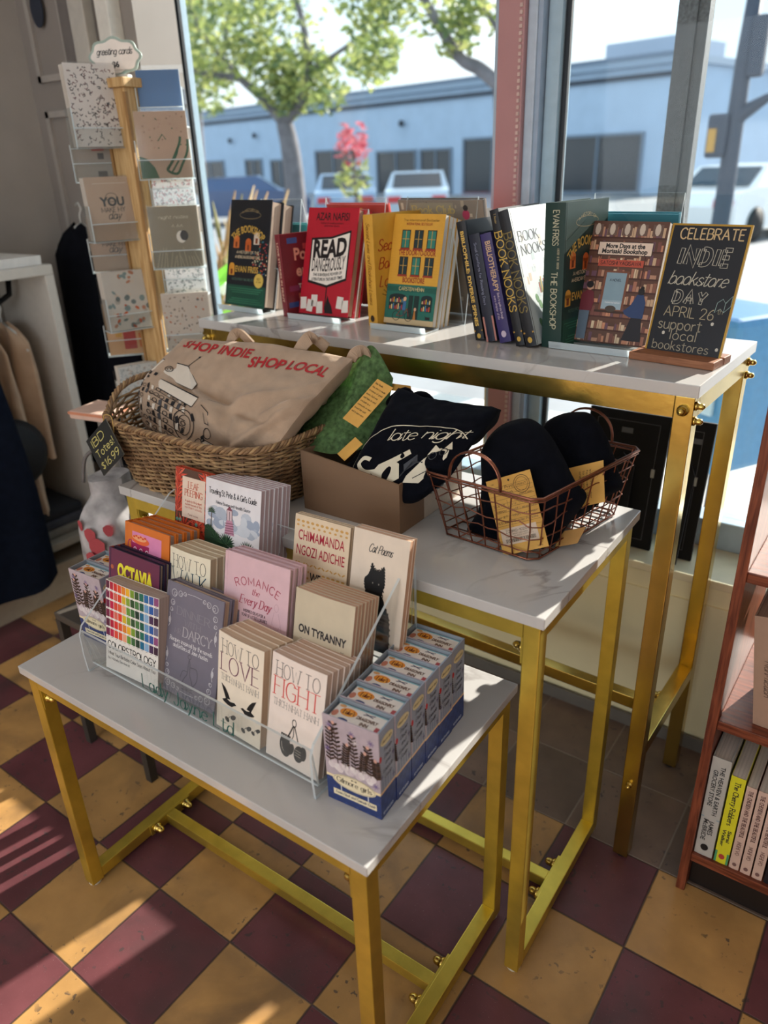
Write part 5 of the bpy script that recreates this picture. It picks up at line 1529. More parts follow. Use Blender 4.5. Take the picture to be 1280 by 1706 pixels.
def spine_book(name, label, x, y, w, depth, H, lean, col, sp, page='#cfc4b8', hard=True, art=None, group=None, yaw=90, spc=None):
    r = math.radians(lean)
    return make_book(name, label, 'book', (x + w * math.cos(r), y, Z3 + .0005 + w * math.sin(r)), yaw, lean, 0, depth, H, w, col, page, art, sp, hard, 0, group, None, spc)
spine_book('hardback_book', 'black hardback spine with gold DIVERSE SPINES lettering, leftmost of the leaning row', -.5027, .2998, .0186, .15, .2165, 12.4, '#15161c', sp_multi(('BIBLIOPHILE: DIVERSE SPINES', '#d8b25a', .0072, .12, .92, .5, 'bold', 0.01), ('band', .075, .085, '#b8893a'), ('logo', .035, '#c9a24a')))
spine_book('paperback_book', 'thin navy spine with a pink foot, second in the leaning row', -.4769, .2964, .0225, .13, .1953, 13.0, '#1b2033', sp_multi(('band', 0, .24, '#b57a70'), ('Small Comforts for Reading Days', '#8a8fa8', .0050, .35, .92, .5, 'sans', .13)))
spine_book('hardback_book', 'purple spine with pale THERAPY lettering, third in the leaning row', -.4497, .2985, .0238, .14, .1974, 14.6, '#382f66', sp_multi(('BIBLIOTHERAPY', '#c9a888', .0105, .47, .93, .60, 'bold', 0.0), ('Books to guide you through', '#b8a8b8', .0045, .22, .46, .68, 'sans', .13), ('every chapter of life', '#b8a8b8', .0045, .22, .44, .36, 'sans', .13), ('logo', .08, '#c9b8c8')))
def art_nooks(a, W, H):
    a.rect(0, 0, W, H, '#cfd8da', 1)
    rnd = random.Random(5)
    for k in range(42):
        x, y = rnd.uniform(0, .9) * W, rnd.uniform(0, .95) * H
        a.rect(x, y, x + rnd.uniform(.004, .014), y + rnd.uniform(.006, .02), rnd.choice(['#c2cdd2', '#d9ddd8', '#b5c4c8', '#e2ddd0', '#c8b8a8']), 2)
    a.text('BOOK', W * .34, H * .76, .0175, '#3f4650', 4, w=W * .48, style='serif', wt=.14, thin=.05); a.text('NOOKS', W * .42, H * .66, .0175, '#3f4650', 4, w=W * .62, style='serif', wt=.14, thin=.05)
    for k in range(9): a.rect(W * (.35 + .03 * k), H * .36, W * (.372 + .03 * k), H * (.44 + .02 * (k % 3)), ['#b05a4a', '#7a8a6a', '#c8a85a', '#5a7a8a'][k % 4], 3)
    for (x, y) in ((.25, .33), (.3, .28), (.22, .15), (.28, .12)): a.ell(W * x, H * y, .006, .009, '#5f8a5a', 3, 10, .5)
nk = sp_multi(('BOOK NOOKS', '#c9a54a', .0140, .26, .84, .5, 'serif', .13), ('T. Reader', '#a08a5a', .0040, .90, .97, .5, 'sans', .13), ('band', .100, .112, '#b8893a'), ('logo', .05, '#c9a24a'))
spine_book('hardback_book', 'black spine with gold NOOKS lettering, fourth in the leaning row', -.4120, .2901, .0177, .165, .2410, 15.3, '#14161d', nk, '#d8b27a', True, None, 'black hardbacks with gold lettering')
spine_book('hardback_book', 'black spine with pale illustrated cover showing, right end of the leaning row', -.3909, .2897, .0210, .165, .2402, 16.6, '#14161d', sp_multi(('BOOK NOOKS', '#7a6a3a', .0150, .26, .84, .5, 'serif', .13), ('band', .100, .112, '#b8893a'), ('logo', .05, '#c9a24a')), '#d8b27a', True, art_nooks, 'black hardbacks with gold lettering')
spine_book('hardback_book', 'thick dark green spine with pale lettering, standing left of the shelf-scene book', -.3703, .3046, .0389, .155, .2446, 1.8, '#17352f', sp_multi(('EVAN FRISS', '#b9b59a', .0115, .72, .95, .56, 'sans', .12), ('A HISTORY', '#9a957a', .0040, .655, .70, .72, 'sans', .14), ('OF THE', '#9a957a', .0040, .615, .645, .72, 'sans', .14), ('BOOKSTORE', '#9a957a', .0040, .56, .605, .72, 'sans', .14), ('THE BOOKSHOP', '#b9b59a', .0115, .14, .54, .56, 'sans', .13)), '#cfc4b8', True, art_bookshop, None, 84)
b = make_book('paperback_book', 'brown book showing two readers before full bookshelves, right part of rear table', 'book', (-.3355, .3533, Z3 + .0085), -2.1, 15.7, 0, .1412, .2095, .016, '#5c3a2c', '#cbb9a8', art_morisaki, None, False)
easel('acrylic easel with a bright front edge holding the brown bookshelf-scene book', (-.352, .352, Z3), -2.1, .170, .19, 16.2, .048)

# rear-facing easels along the window side, books seen from behind
def rear(label_e, label_b, px0, px1, pytop, col, y=.475, H=.215, eh=.225, back=None, T=.014, page='#d8c8b8', bookpx=None, bw=None):
    a_, b_ = at_y(px0, pytop, y), at_y(px1, pytop, y)
    w = b_.x - a_.x
    eh = (a_.z - Z3) / math.cos(math.radians(15))
    easel(label_e, (b_.x, y + .055, Z3), 178.5, w, eh, 15, .03)
    if bookpx:
        a_, b_ = at_y(bookpx[0], pytop, y), at_y(bookpx[1], pytop, y); w = b_.x - a_.x
    if col:
        make_book('hardback_book', label_b, 'book', (b_.x, y + .058, Z3 + .006), 178.5, 14.0, 0, w, H, T, col, page, None, None, True, back=back)
rear('acrylic easel facing the window behind the dark green hardback', 'teal book facing the window behind the dark green hardback', 440, 509, 331, '#4fa8a8', H=.19)
rear('acrylic easel facing the window behind the red READ book', 'red and yellow book facing the window behind the red READ book', 548, 650, 329, '#c23a30', H=.237, back=lambda a, W, H: a.rect(W * .02, H * .80, W * .6, H * .97, '#d8a83a', 1))
def back_club(a, W, H):
    a.rect(0, 0, W, H, '#8f8072', 1)
    rnd = random.Random(8)
    for k in range(60):
        x, y = rnd.uniform(0, .96) * W, rnd.uniform(.02, .95) * H
        a.rect(x, y, x + rnd.uniform(.003, .008), y + rnd.uniform(.006, .014), rnd.choice(['#6a5a50', '#b8a48c', '#4a4248', '#a8584a', '#c9b8a0', '#5a6a7a']), 2)
    a.rect(W * .14, H * .865, W * .66, H * .975, '#a8977e', 3); a.text('Book Club', W * .42, H * .890, .0150, '#d8b86a', 4, w=W * .5, style='serif', wt=.17, thin=.09)
    a.ell(W * .80, H * .88, .009, .010, '#c02a5a', 4, 14); a.ell(W * .80, H * .935, .006, .006, '#2a2224', 5, 12)
rear('acrylic easel facing the window behind the yellow and green books', 'patterned book with pale Book Club lettering in a rear easel', 684, 804, 327, '#6a5c52', H=.247, back=back_club, bookpx=(668, 812))
rear('tall acrylic easel facing the window behind the brown bookshelf-scene book', 'teal blue book facing the window behind the brown book', 997, 1148, 321, '#2f7f92', H=.222, bookpx=(1003, 1140))
q = at_y(800, 326, .50)
make_book('paperback_book', 'grey paperback standing behind the leaning row, by the pink window post', 'book', (q.x + .02, .485, Z3 + .0005), 92, 0, 0, .03, .224, .016, '#6f6a68', '#b8b0a8', None, None, False)

# chalk sign in its wooden base
sg = thing('chalk_sign', 'small black chalkboard sign in a wooden foot at the right end of rear table', 'sign', (-.1889, .3252, Z3 + .0005), (0, 0, math.radians(-7.2)))
mb = MB(); mb.box(-.010, .133, -.034, .004, 0, .0125, OAKBASE, bev=.0015); mb.box(-.010, .133, .0105, .040, 0, .0125, OAKBASE, bev=.0015); mb.box(-.0095, .1325, .003, .012, 0, .009, OAKBASE); mb.build('base', sg)
SW, SH = .1279, .2065
t_ = math.radians(15.4)
def sgn(u, v, e, o=0.0):
    return Vector((u, .0045 + v * math.sin(t_) - (e + o) * math.cos(t_), .0105 + v * math.cos(t_) + (e + o) * math.sin(t_)))
mb = MB()
BLK = M('#11141d', .35, var=.15, scale=18)
GE = M('#b08a3e', .35, metal=.7, var=.05)
def sbox(u0, u1, v0, v1, e0, e1, m):
    vs = [sgn(u, v, e) for e in (e0, e1) for v in (v0, v1) for u in (u0, u1)]
    mb.mesh(vs, [(0, 1, 3, 2), (4, 6, 7, 5), (0, 4, 5, 1), (2, 3, 7, 6), (0, 2, 6, 4), (1, 5, 7, 3)], m)
sbox(.003, SW - .003, 0, SH - .003, -.0035, 0, BLK)
a = Art(); ch = '#b5a484'; cw = '#b9b4a4'
def O(s, x, y, h, w=None, wt=.085, col=ch, **k): a.text(s, SW * x, SH * y, h, col, 1, w=w, wt=wt, thin=wt * .9, **k)
O('CELEBRATE', .53, .885, .0165, SW * .80, wt=.13, col='#d0b486')
def outline_word(s, x, y, h, w):
    wid0, st = layout(s, .42)
    sx = w / wid0
    for p, c in st:
        pp = [(SW * x - w / 2 + a_ * sx + b_ * h * .10, SH * y + b_ * h) for a_, b_ in p]
        if len(pp) < 3: pp = [pp[0], ((pp[0][0] + pp[1][0]) / 2, (pp[0][1] + pp[1][1]) / 2), pp[1]]
        q = ribbon(pp, c, lambda k: h * .26)
        L = [f[3] for f in q] + ([] if c else [q[-1][2]]); R_ = [f[0] for f in q] + ([] if c else [q[-1][1]])
        if c:
            a.line(L, .0009, cw, 1, True); a.line(R_, .0009, cw, 1, True)
        else:
            a.line(L + R_[::-1], .0009, cw, 1, True)
outline_word('INDIE', .50, .695, .0245, SW * .62)
O('bookstore', .48, .535, .0215, SW * .74, wt=.07, col=cw, style='script', track=.1)
outline_word('DAY', .43, .395, .0185, SW * .40)
O('APRIL 26', .47, .285, .0165, SW * .64, wt=.085, col='#a89c80'); O('th', .86, .335, .0085, None, .1, '#8f876f')
O('support', .39, .185, .0175, SW * .56, wt=.09, col='#a09680'); O('*', .80, .22, .012, None, .16, '#d8d4c8')
O('local', .47, .105, .0165, SW * .34, wt=.09, col='#a09680'); O('*', .20, .115, .012, None, .16, '#d8d4c8')
O('bookstores', .46, .022, .0150, SW * .74, wt=.09, col='#a09680'); O('*', .93, .03, .012, None, .16, '#d8d4c8')
a.line([(SW * .80, SH * .42), (SW * .86, SH * .45), (SW * .90, SH * .42), (SW * .97, SH * .48), (SW * .97, SH * .40), (SW * .90, SH * .35), (SW * .85, SH * .375), (SW * .79, SH * .345)], .0008, '#8fa8a4', 1, True); a.line([(SW * .90, SH * .42), (SW * .90, SH * .35)], .0008, '#8fa8a4', 1)
a.emit(mb, lambda u, v, e: sgn(u, v, e))
mb.build('board', sg)
mb = MB()
sbox(0, .003, 0, SH, -.004, .0005, GE); sbox(SW - .003, SW, 0, SH, -.004, .0005, GE); sbox(.003, SW - .003, SH - .003, SH, -.004, .0005, GE)
mb.build('gilt_edge', sg)

# ---------------------------------------------------------------- things on the middle table
Z2 = T2H
def sup(t, a, b, n=3.2):
    """point on a rounded rectangle"""
    c, s = math.cos(t), math.sin(t)
    return a * math.copysign(abs(c) ** (2 / n), c), b * math.copysign(abs(s) ** (2 / n), s)
def loop(a, b, n=3.2, N=140):
    """evenly spaced points around the rounded rectangle"""
    raw = [sup(2 * PI * k / 800, a, b, n) for k in range(801)]
    acc = [0]
    for i in range(800): acc.append(acc[-1] + math.hypot(raw[i + 1][0] - raw[i][0], raw[i + 1][1] - raw[i][1]))
    out, j = [], 0
    for k in range(N):
        d = acc[-1] * k / N
        while acc[j + 1] < d: j += 1
        f = (d - acc[j]) / max(1e-9, acc[j + 1] - acc[j])
        out.append((raw[j][0] + (raw[j + 1][0] - raw[j][0]) * f, raw[j][1] + (raw[j + 1][1] - raw[j][1]) * f))
    return out
WIC = [M(c, .6, var=.3, scale=50, bump=.2, bscale=400) for c in ('#86684a', '#977755', '#73573d', '#a5865f')]
wk = thing('wicker_basket', 'brown woven wicker basket of tote bags on the left of the middle table', 'basket', (-.873, -.032, Z2 + .0005))
rnd = random.Random(21)
BA, BB, RA, RB, BH = .186, .128, .224, .152, .128
def bsz(f): return BA + (RA - BA) * f, BB + (RB - BB) * f
def endlift(x, a): return 0.0 if x > 0 else .040 * max(0.0, (abs(x) / a - .93) / .07) if abs(x) / a > .93 else 0.0
NS = 56
def wall_pt(k, N, f):
    a, b = bsz(f); return a, b
mb = MB()
rows = 30
N = NS * 4
for r in range(rows):
    f = (r + .5) / rows
    a_, b_ = bsz(f)
    lp = loop(a_, b_, 4.0, N)
    ph = PI * (r % 2)
    pts = []
    j0 = rnd.uniform(0, 10)
    for k, (x, y) in enumerate(lp):
        L_ = math.hypot(x / a_ ** 2, y / b_ ** 2); nx, ny = x / a_ ** 2 / L_, y / b_ ** 2 / L_
        o = .0032 * math.cos(2 * PI * k / 8 + ph) + .0012 * mnoise.noise(Vector((k * .15, r * 1.7, j0)))
        zz = BH * f + .0022 * mnoise.noise(Vector((k * .08, r * 3.1, 5 + j0))) + .8 * endlift(x, a_) * f * f * max(0, 1 - (y / b_) ** 2)
        pts.append((x + nx * o, y + ny * o, zz))
    mb.tube(pts, [.0024 * (1 + .25 * mnoise.noise(Vector((k * .3, r, 2)))) for k in range(N)], WIC[rnd.randrange(4)], 6, True)
mb.build('weave', wk)
mb = MB()
lpb, lpt = loop(BA, BB, 4.0, NS), loop(RA, RB, 4.0, NS)
for k in range(0, NS):
    mb.tube([(lpb[k][0], lpb[k][1], .001), (lpt[k][0], lpt[k][1], BH)], .0026, WIC[2], 5)
mb.build('stakes', wk)
mb = MB()
N = 220
lp = loop(RA + .001, RB + .001, 4.0, N)
for s in range(4):
    pts = []
    for k, (x, y) in enumerate(lp):
        L_ = math.hypot(x / RA ** 2, y / RB ** 2); nx, ny = x / RA ** 2 / L_, y / RB ** 2 / L_
        an = 2 * PI * (k / N * 40) + s * PI / 2
        lift = endlift(x, RA) * max(0, 1 - (y / RB) ** 2) * 1.1
        pts.append((x + nx * .0042 * math.cos(an), y + ny * .0042 * math.cos(an), BH + .004 + lift + .0042 * math.sin(an)))
    mb.tube(pts, .0030, WIC[s], 6, True)
mb.build('rim', wk)
mb = MB()
lp = loop(BA - .002, BB - .002, 4.0, 60)
mb.slab([(x, y, .002) for x, y in lp], (0, 0, 1), .006, WIC[0]); mb.build('bottom', wk)

# cloth patch helper: bicubic through control points, with fold noise
def patch(ctrl):
    """ctrl[row][col] of Vectors, row 0 = bottom"""
    ny, nx = len(ctrl), len(ctrl[0])
    def cr(p, t):
        n = len(p) - 1
        t = min(max(t, 0), 1) * n
        i = min(int(t), n - 1); f = t - i
        a, b, c, d = p[max(i - 1, 0)], p[i], p[i + 1], p[min(i + 2, n)]
        return 0.5 * (2 * b + (c - a) * f + (2 * a - 5 * b + 4 * c - d) * f * f + (3 * b - a - 3 * c + d) * f ** 3)
    def f(u, v):
        return cr([cr(r, u) for r in ctrl], v)
    return f
def cloth(name, parent, fn, thick, mat, nu=48, nv=40, fold=.004, seed=0.0, fscale=9.0, puff=.5, extra=None, art=None, AW=1, AH=1, aeps=.0004, stretchv=1.0):
    def nrm(u, v):
        e = .01
        du = fn(min(u + e, 1), v) - fn(max(u - e, 0), v); dv = fn(u, min(v + e, 1)) - fn(u, max(v - e, 0))
        n = du.cross(dv)
        return n.normalized() if n.length > 1e-12 else Vector((0, -1, 0))
    def disp(u, v):
        p = Vector((u * fscale * .25, v * fscale * .25 * stretchv, seed))
        q = fold * (mnoise.noise(p) + .5 * mnoise.noise(p * 2.3 + Vector((3, 1, 0)))) + .35 * fold * mnoise.noise(p * 5)
        if extra: q += extra(u, v)
        return q
    def front(u, v):
        ed = max(0, min(1, 12 * min(u, 1 - u))) ** .5 * max(0, min(1, 12 * min(v, 1 - v))) ** .5
        return fn(u, v) + nrm(u, v) * (disp(u, v) * (.3 + .7 * ed) + thick * .5 * ed * puff)
    def backf(u, v):
        ed = max(0, min(1, 12 * min(u, 1 - u))) ** .5 * max(0, min(1, 12 * min(v, 1 - v))) ** .5
        return fn(u, v) - nrm(u, v) * (thick * (.08 + .92 * ed)) + nrm(u, v) * disp(u, v) * .3
    mb = MB()
    mb.grid(front, nu, nv, mat); mb.grid(lambda u, v: backf(1 - u, v), nu, nv, mat)
    for i in range(nu):
        a, b = i / nu, (i + 1) / nu
        for vv, fl in ((0, 1), (1, 0)):
            q = [front(a, vv), front(b, vv), backf(b, vv), backf(a, vv)]
            mb.face(q[::-1] if fl else q, mat, True)
    for j in range(nv):
        a, b = j / nv, (j + 1) / nv
        for uu in (0, 1):
            mb.face([front(uu, a), front(uu, b), backf(uu, b), backf(uu, a)], mat, True)
    if art:
        A = Art(); art(A, AW, AH)
        A.emit(mb, lambda u, v, e: front(u / AW, v / AH) + nrm(u / AW, v / AH) * (e + aeps))
    o = mb.build(name, parent)
    return o, front

TOTE = M('#b39a84', .9, var=.10, scale=25, bump=.35, bscale=700, spec=.15, sheen=.1)
def V(px, py, y): return at_y(px, py, y)
tt_ = thing('tote_bag', 'natural canvas tote bag with red SHOP INDIE SHOP LOCAL lettering in the wicker basket', 'bag', at_y(400, 640, 0.02))
T0 = Vector(tt_.location)
ctl = [[V(243, 715, -.085), V(320, 752, -.118), V(395, 758, -.120), V(462, 742, -.110)],
       [V(232, 652, -.060), V(325, 688, -.095), V(410, 700, -.098), V(492, 700, -.075)],
       [V(258, 612, -.005), V(345, 632, -.030), V(438, 645, -.030), V(535, 652, -.012)],
       [V(306, 564, .060), V(395, 570, .055), V(488, 580, .058), V(588, 598, .066)]]
ctl = [[p - T0 for p in r] for r in ctl]
def tote_fold(u, v):
    f = 0.0
    for (a, b, c, w, s) in ((.50, .30, .9, .05, .016), (.62, .50, -.5, .045, .013), (.70, .36, .5, .045, -.014), (.47, .52, .35, .05, -.010), (.80, .25, -.9, .05, .016), (.58, .22, 1.3, .04, -.012), (.88, .45, -.7, .04, .010)):
        d = (u - a) * math.sin(c) + (v - b) * math.cos(c); al = (u - a) * math.cos(c) - (v - b) * math.sin(c)
        f += s * math.exp(-(d / w) ** 2) * math.exp(-(al / .28) ** 2)
    return f
def art_tote(a, W, H):
    red = '#b0282e'
    a.text('SHOP INDIE', W * .300, H * .84, .0165, red, 1, w=W * .40, style='bold', wt=.005, rot=-.05, warp=arc_warp(-.9))
    a.text('SHOP LOCAL', W * .735, H * .80, .0165, red, 1, w=W * .42, style='bold', wt=.005, rot=-.02, warp=arc_warp(.42))
    k = '#232327'; w = '#ddd2c4'
    # line drawing: a boxy camper-like machine, a telescope, shelves and a small reading robot
    a.poly([(W * .02, H * .60), (W * .30, H * .52), (W * .30, H * .60), (W * .22, H * .72), (W * .05, H * .74)], w, 1)
    a.line([(W * .02, H * .60), (W * .30, H * .52), (W * .30, H * .60), (W * .22, H * .72), (W * .05, H * .74)], .0016, k, 2, True)
    a.ring(W * .14, H * .66, .008, .006, .0014, k, 2); a.ring(W * .14, H * .66, .004, .003, .0012, k, 2)
    a.line([(W * .22, H * .72), (W * .24, H * .80)], .0012, k, 2); a.ell(W * .24, H * .80, .0018, .0018, k, 2, 8)
    for kx in (.05, .09, .24, .27): a.rect(W * kx, H * .54, W * kx + .006, H * .58, k, 2)
    a.poly([(W * .02, H * .47), (W * .34, H * .36), (W * .37, H * .44), (W * .03, H * .56)], w, 3)
    a.line([(W * .02, H * .47), (W * .34, H * .36), (W * .37, H * .44), (W * .03, H * .56)], .0016, k, 4, True); a.ell(W * .06, H * .51, .003, .004, k, 4, 10); a.line([(W * .18, H * .415), (W * .20, H * .50)], .0012, k, 4)
    rnd = random.Random(31)
    for j in range(9):
        y0 = .44 - .05 * j
        a.line([(W * .01, H * y0), (W * .14, H * (y0 - .035)), (W * .30, H * (y0 - .09))], .0013, k, 2)
        for i in range(10):
            x = .02 + .029 * i; yy = y0 - .035 - .27 * max(0, x - .14)
            if rnd.random() < .55: a.poly([(W * x, H * (yy - .004)), (W * (x + .014), H * (yy - .008)), (W * (x + .014), H * (yy + .028 + .01 * (i % 3))), (W * x, H * (yy + .03))], rnd.choice([k, '#4a4a4e', w]), 3)
            elif rnd.random() < .6: a.ring(W * (x + .008), H * (yy + .012), .0042, .0036, .0011, k, 3, 10)
    a.ring(W * .30, H * .22, .020, .026, .0015, k, 4); a.ring(W * .30, H * .22, .012, .017, .0012, k, 4)
    for (x, y) in ((.41, .17), (.36, .10), (.33, .30)): a.poly([(W * x, H * y), (W * (x + .02), H * (y + .02)), (W * (x + .03), H * (y - .03)), (W * (x + .01), H * (y - .04))], k, 4)
    a.poly([(W * .42, H * .16), (W * .50, H * .12), (W * .49, H * .03), (W * .41, H * .04)], w, 4)
    a.ring(W * .455, H * .20, .009, .009, .0015, k, 5); a.line([(W * .42, H * .16), (W * .50, H * .12), (W * .49, H * .03), (W * .41, H * .04)], .0015, k, 5, True); a.line([(W * .42, H * .12), (W * .49, H * .09)], .0013, k, 5); a.ring(W * .40, H * .10, .010, .013, .0013, k, 5)
    a.line([(W * .43, H * .37), (W * .48, H * .33), (W * .48, H * .26), (W * .44, H * .27), (W * .44, H * .33)], .0012, k, 3); a.line([(W * .44, H * .43), (W * .50, H * .46)], .0012, k, 3)
cloth('body', tt_, patch(ctl), .045, TOTE, 80, 64, .0075, 3.0, 11, .3, tote_fold, art_tote, .36, .24, .0012)
def strap(parent, pts, w, mat, side=Vector((0, 1, .2))):
    pts = [Vector(p) for p in catmull([tuple(p) for p in pts], 6)]
    mb = MB(); n = len(pts); t = .0022
    L_ = []
    for i, p in enumerate(pts):
        d = (pts[min(i + 1, n - 1)] - pts[max(i - 1, 0)]).normalized()
        s = d.cross(side).normalized(); nn = s.cross(d).normalized()
        L_.append([p + s * w / 2 + nn * t, p - s * w / 2 + nn * t, p - s * w / 2 - nn * t, p + s * w / 2 - nn * t])
    vs = [q for r in L_ for q in r]
    fs = []
    for i in range(n - 1):
        for k in range(4):
            fs.append((i * 4 + k, i * 4 + (k + 1) % 4, i * 4 + 4 + (k + 1) % 4, i * 4 + 4 + k))
    fs += [(0, 3, 2, 1), tuple((n - 1) * 4 + k for k in range(4))]
    mb.mesh(vs, fs, mat, False)
    return mb.build('strap', parent)
strap(tt_, [V(383, 575, .062) - T0, V(390, 558, .070) - T0, V(402, 556, .08) - T0, V(420, 574, .088) - T0], .020, TOTE)
strap(tt_, [V(497, 588, .062) - T0, V(507, 572, .070) - T0, V(518, 562, .078) - T0, V(528, 566, .092) - T0, V(545, 580, .10) - T0], .024, TOTE)
strap(tt_, [V(585, 600, .075) - T0, V(592, 588, .082) - T0, V(606, 584, .092) - T0, V(612, 596, .10) - T0], .020, TOTE)
# a second folded tote behind it, mostly inside the basket
t2 = thing('tote_bag', 'second canvas tote folded behind the lettered one in the wicker basket', 'bag', at_y(420, 610, .09))
S0 = Vector(t2.location)
ctl = [[V(300, 640, .02) - S0, V(380, 660, .02) - S0, V(460, 668, .02) - S0, V(540, 670, .02) - S0], [V(322, 572, .098) - S0, V(395, 574, .098) - S0, V(480, 582, .10) - S0, V(575, 596, .10) - S0]]
cloth('body', t2, patch(ctl), .02, TOTE, 30, 20, .003, 8.0, 9, .3)

# price tag on the basket
q = [at_y(174.5, 792.5, -.205), at_y(208, 757, -.200), at_y(172, 700, -.188), at_y(145, 735, -.196)]   # bottom, right, top, left
pt = thing('price_sign', 'small black chalk tag reading IBD Totes hung on the wicker basket corner', 'sign', q[0])
o0 = q[0].copy(); U_ = (q[1] - q[0]); V_ = (q[3] - q[0]); n_ = U_.cross(V_).normalized()
if n_.dot(CAM - o0) < 0: n_ = -n_
mb = MB(); mb.slab([Vector((0, 0, 0)), U_, U_ + V_, V_], n_, .0022, M('#1d2022', .4, var=.2, scale=20), M('#6a675c', .5))
PW, PH = U_.length, V_.length
a = Art(); y_ = '#d2c97a'
a.text('IBD', PW * .42, PH * .70, PH * .20, y_, 1, w=PW * .55, wt=.11); a.text('Totes!', PW * .52, PH * .40, PH * .19, y_, 1, w=PW * .78, wt=.11); a.text('$16.99', PW * .52, PH * .10, PH * .18, y_, 1, w=PW * .80, wt=.11)
a.emit(mb, lambda u, v, e: U_ * (u / PW) + V_ * (v / PH) + n_ * (.0022 + e))
mb.build('board', pt)
mb = MB(); tp = U_ * .98 + V_ * .96 if False else (q[2] - o0)
mb.tube(catmull([tuple(tp + Vector((0, -.001, -.006))), tuple(tp + Vector((.010, -.002, .012))), tuple(tp + Vector((.022, .004, .008))), tuple(tp + Vector((.030, -.002, -.02)))], 5), .0009, M('#c9a45a', .5), 5); mb.build('string', pt)

# kraft box of folded T-shirts
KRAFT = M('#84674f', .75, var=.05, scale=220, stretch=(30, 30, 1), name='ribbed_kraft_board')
kb = thing('kraft_box', 'open brown kraft box holding black shirts, centre of the middle table', 'box', (-.4362, -.0633, Z2 + .0005), (0, 0, .012))
BW, BD, BHt = .208, .205, .090
mb = MB(); th = .003
mb.slab([(-BW, 0, 0), (0, 0, 0), (0, 0, BHt), (-BW, 0, BHt + .022)], (0, 1, 0), th, KRAFT)
mb.box(-BW, 0, BD - th, BD, 0, BHt, KRAFT); mb.slab([(-BW, th, 0), (-BW, BD - th, 0), (-BW, BD - th, BHt), (-BW, th, BHt + .022)], (1, 0, 0), th, KRAFT)
mb.box(-BW + th, -th, th, BD - th, 0, th, KRAFT)
# right end with the oval hand hole
hy0, hy1, hz0, hz1 = .075, .150, .042, .064
KRAFT_SUNLIT = M('#c9b7a4', .7, var=.05)  # same kraft board, sunlight on this end painted in as a paler colour
mb.box(-th, 0, th, hy0, 0, BHt, KRAFT); mb.box(-th, 0, hy1, BD - th, 0, BHt, KRAFT_SUNLIT); mb.box(-th, 0, hy0, hy1, 0, hz0, KRAFT_SUNLIT); mb.box(-th, 0, hy0, hy1, hz1, BHt, KRAFT_SUNLIT)
mb.build('body', kb)
mb = MB(); mb.tube([(.001, (hy0 + hy1) / 2 + (hy1 - hy0) * .5 * math.cos(2 * PI * k / 24), (hz0 + hz1) / 2 + (hz1 - hz0) * .52 * math.sin(2 * PI * k / 24)) for k in range(24)], .003, M('#141416', .5), 6, True); mb.build('hand_hole_trim', kb)

def art_late(a, W, H):
    c = '#d8cfb8'
    a.line([(W * .02, H * 0.200), (W * .03, H * 0.330), (W * .12, H * 0.460), (W * .27, H * 0.540), (W * .62, H * 0.560), (W * .80, H * 0.520), (W * .90, H * 0.400)], .0013, c, 1, smooth=True)
    a.line([(W * .02, H * 0.200), (W * .08, H * 0.120), (W * .20, H * 0.080)], .0013, c, 1, smooth=True)
    a.text('late', W * .37, H * 0.425, .0185, c, 1, w=W * .26, style='script', wt=.085, thin=.06, track=.1, rot=.10)
    a.text('night', W * .72, H * 0.435, .0185, c, 1, w=W * .32, style='script', wt=.085, thin=.06, track=.1, rot=-.10)
    # a reclining cat with glasses and a book
    a.line([(W * .28, H * 0.190), (W * .18, H * 0.160), (W * .10, H * 0.200), (W * .12, H * 0.250), (W * .18, H * 0.250)], .0055, c, 1, smooth=True)
    a.poly([(W * .24, H * 0.160), (W * .42, H * 0.120), (W * .50, H * 0.180), (W * .46, H * 0.260), (W * .36, H * 0.280), (W * .27, H * 0.230)], c, 1)
    a.poly([(W * .36, H * 0.280), (W * .50, H * 0.360), (W * .53, H * 0.330), (W * .42, H * 0.260)], c, 1)
    a.poly([(W * .54, H * 0.160), (W * .66, H * 0.160), (W * .80, H * 0.280), (W * .80, H * 0.330), (W * .74, H * 0.360), (W * .64, H * 0.300), (W * .55, H * 0.200)], c, 1)
    a.poly([(W * .66, H * 0.320), (W * .70, H * 0.390), (W * .74, H * 0.350)], c, 1); a.poly([(W * .76, H * 0.350), (W * .80, H * 0.400), (W * .82, H * 0.330)], c, 1)
    k = '#14151b'
    a.ring(W * .70, H * 0.315, .0042, .0042, .0010, k, 3, 14); a.ring(W * .765, H * 0.330, .0042, .0042, .0010, k, 3, 14)
    a.line([(W * .50, H * 0.190), (W * .56, H * 0.280), (W * .64, H * 0.280)], .0016, k, 3); a.line([(W * .60, H * 0.190), (W * .70, H * 0.230)], .0010, k, 3)
    a.poly([(W * .52, H * 0.220), (W * .60, H * 0.280), (W * .58, H * 0.330), (W * .50, H * 0.260)], '#2a2b33', 2)
    a.text('books', W * .30, H * 0.065, .0135, c, 1, w=W * .22, style='script', wt=.085, thin=.06, track=.1)
ts = thing('folded_shirt', 'folded black T-shirt with a cream reading cat print in the kraft box', 'shirt', at_y(700, 720, .03))
Q0 = Vector(ts.location)
ctl = [[V(578, 802, -.045), V(628, 822, -.050), V(690, 838, -.045), V(752, 790, -.008)], [V(608, 745, -.020), V(660, 755, -.022), V(718, 757, -.020), V(790, 738, .018)],
       [V(638, 690, .022), V(688, 697, .022), V(745, 705, .024), V(815, 707, .050)], [V(664, 646, .070), V(708, 664, .068), V(768, 676, .070), V(835, 683, .085)]]
cloth('body', ts, patch([[p - Q0 for p in r] for r in ctl]), .034, BLACKCLOTH, 56, 52, .0050, 12.0, 12, .6, None, art_late, .17, .19, .0012)
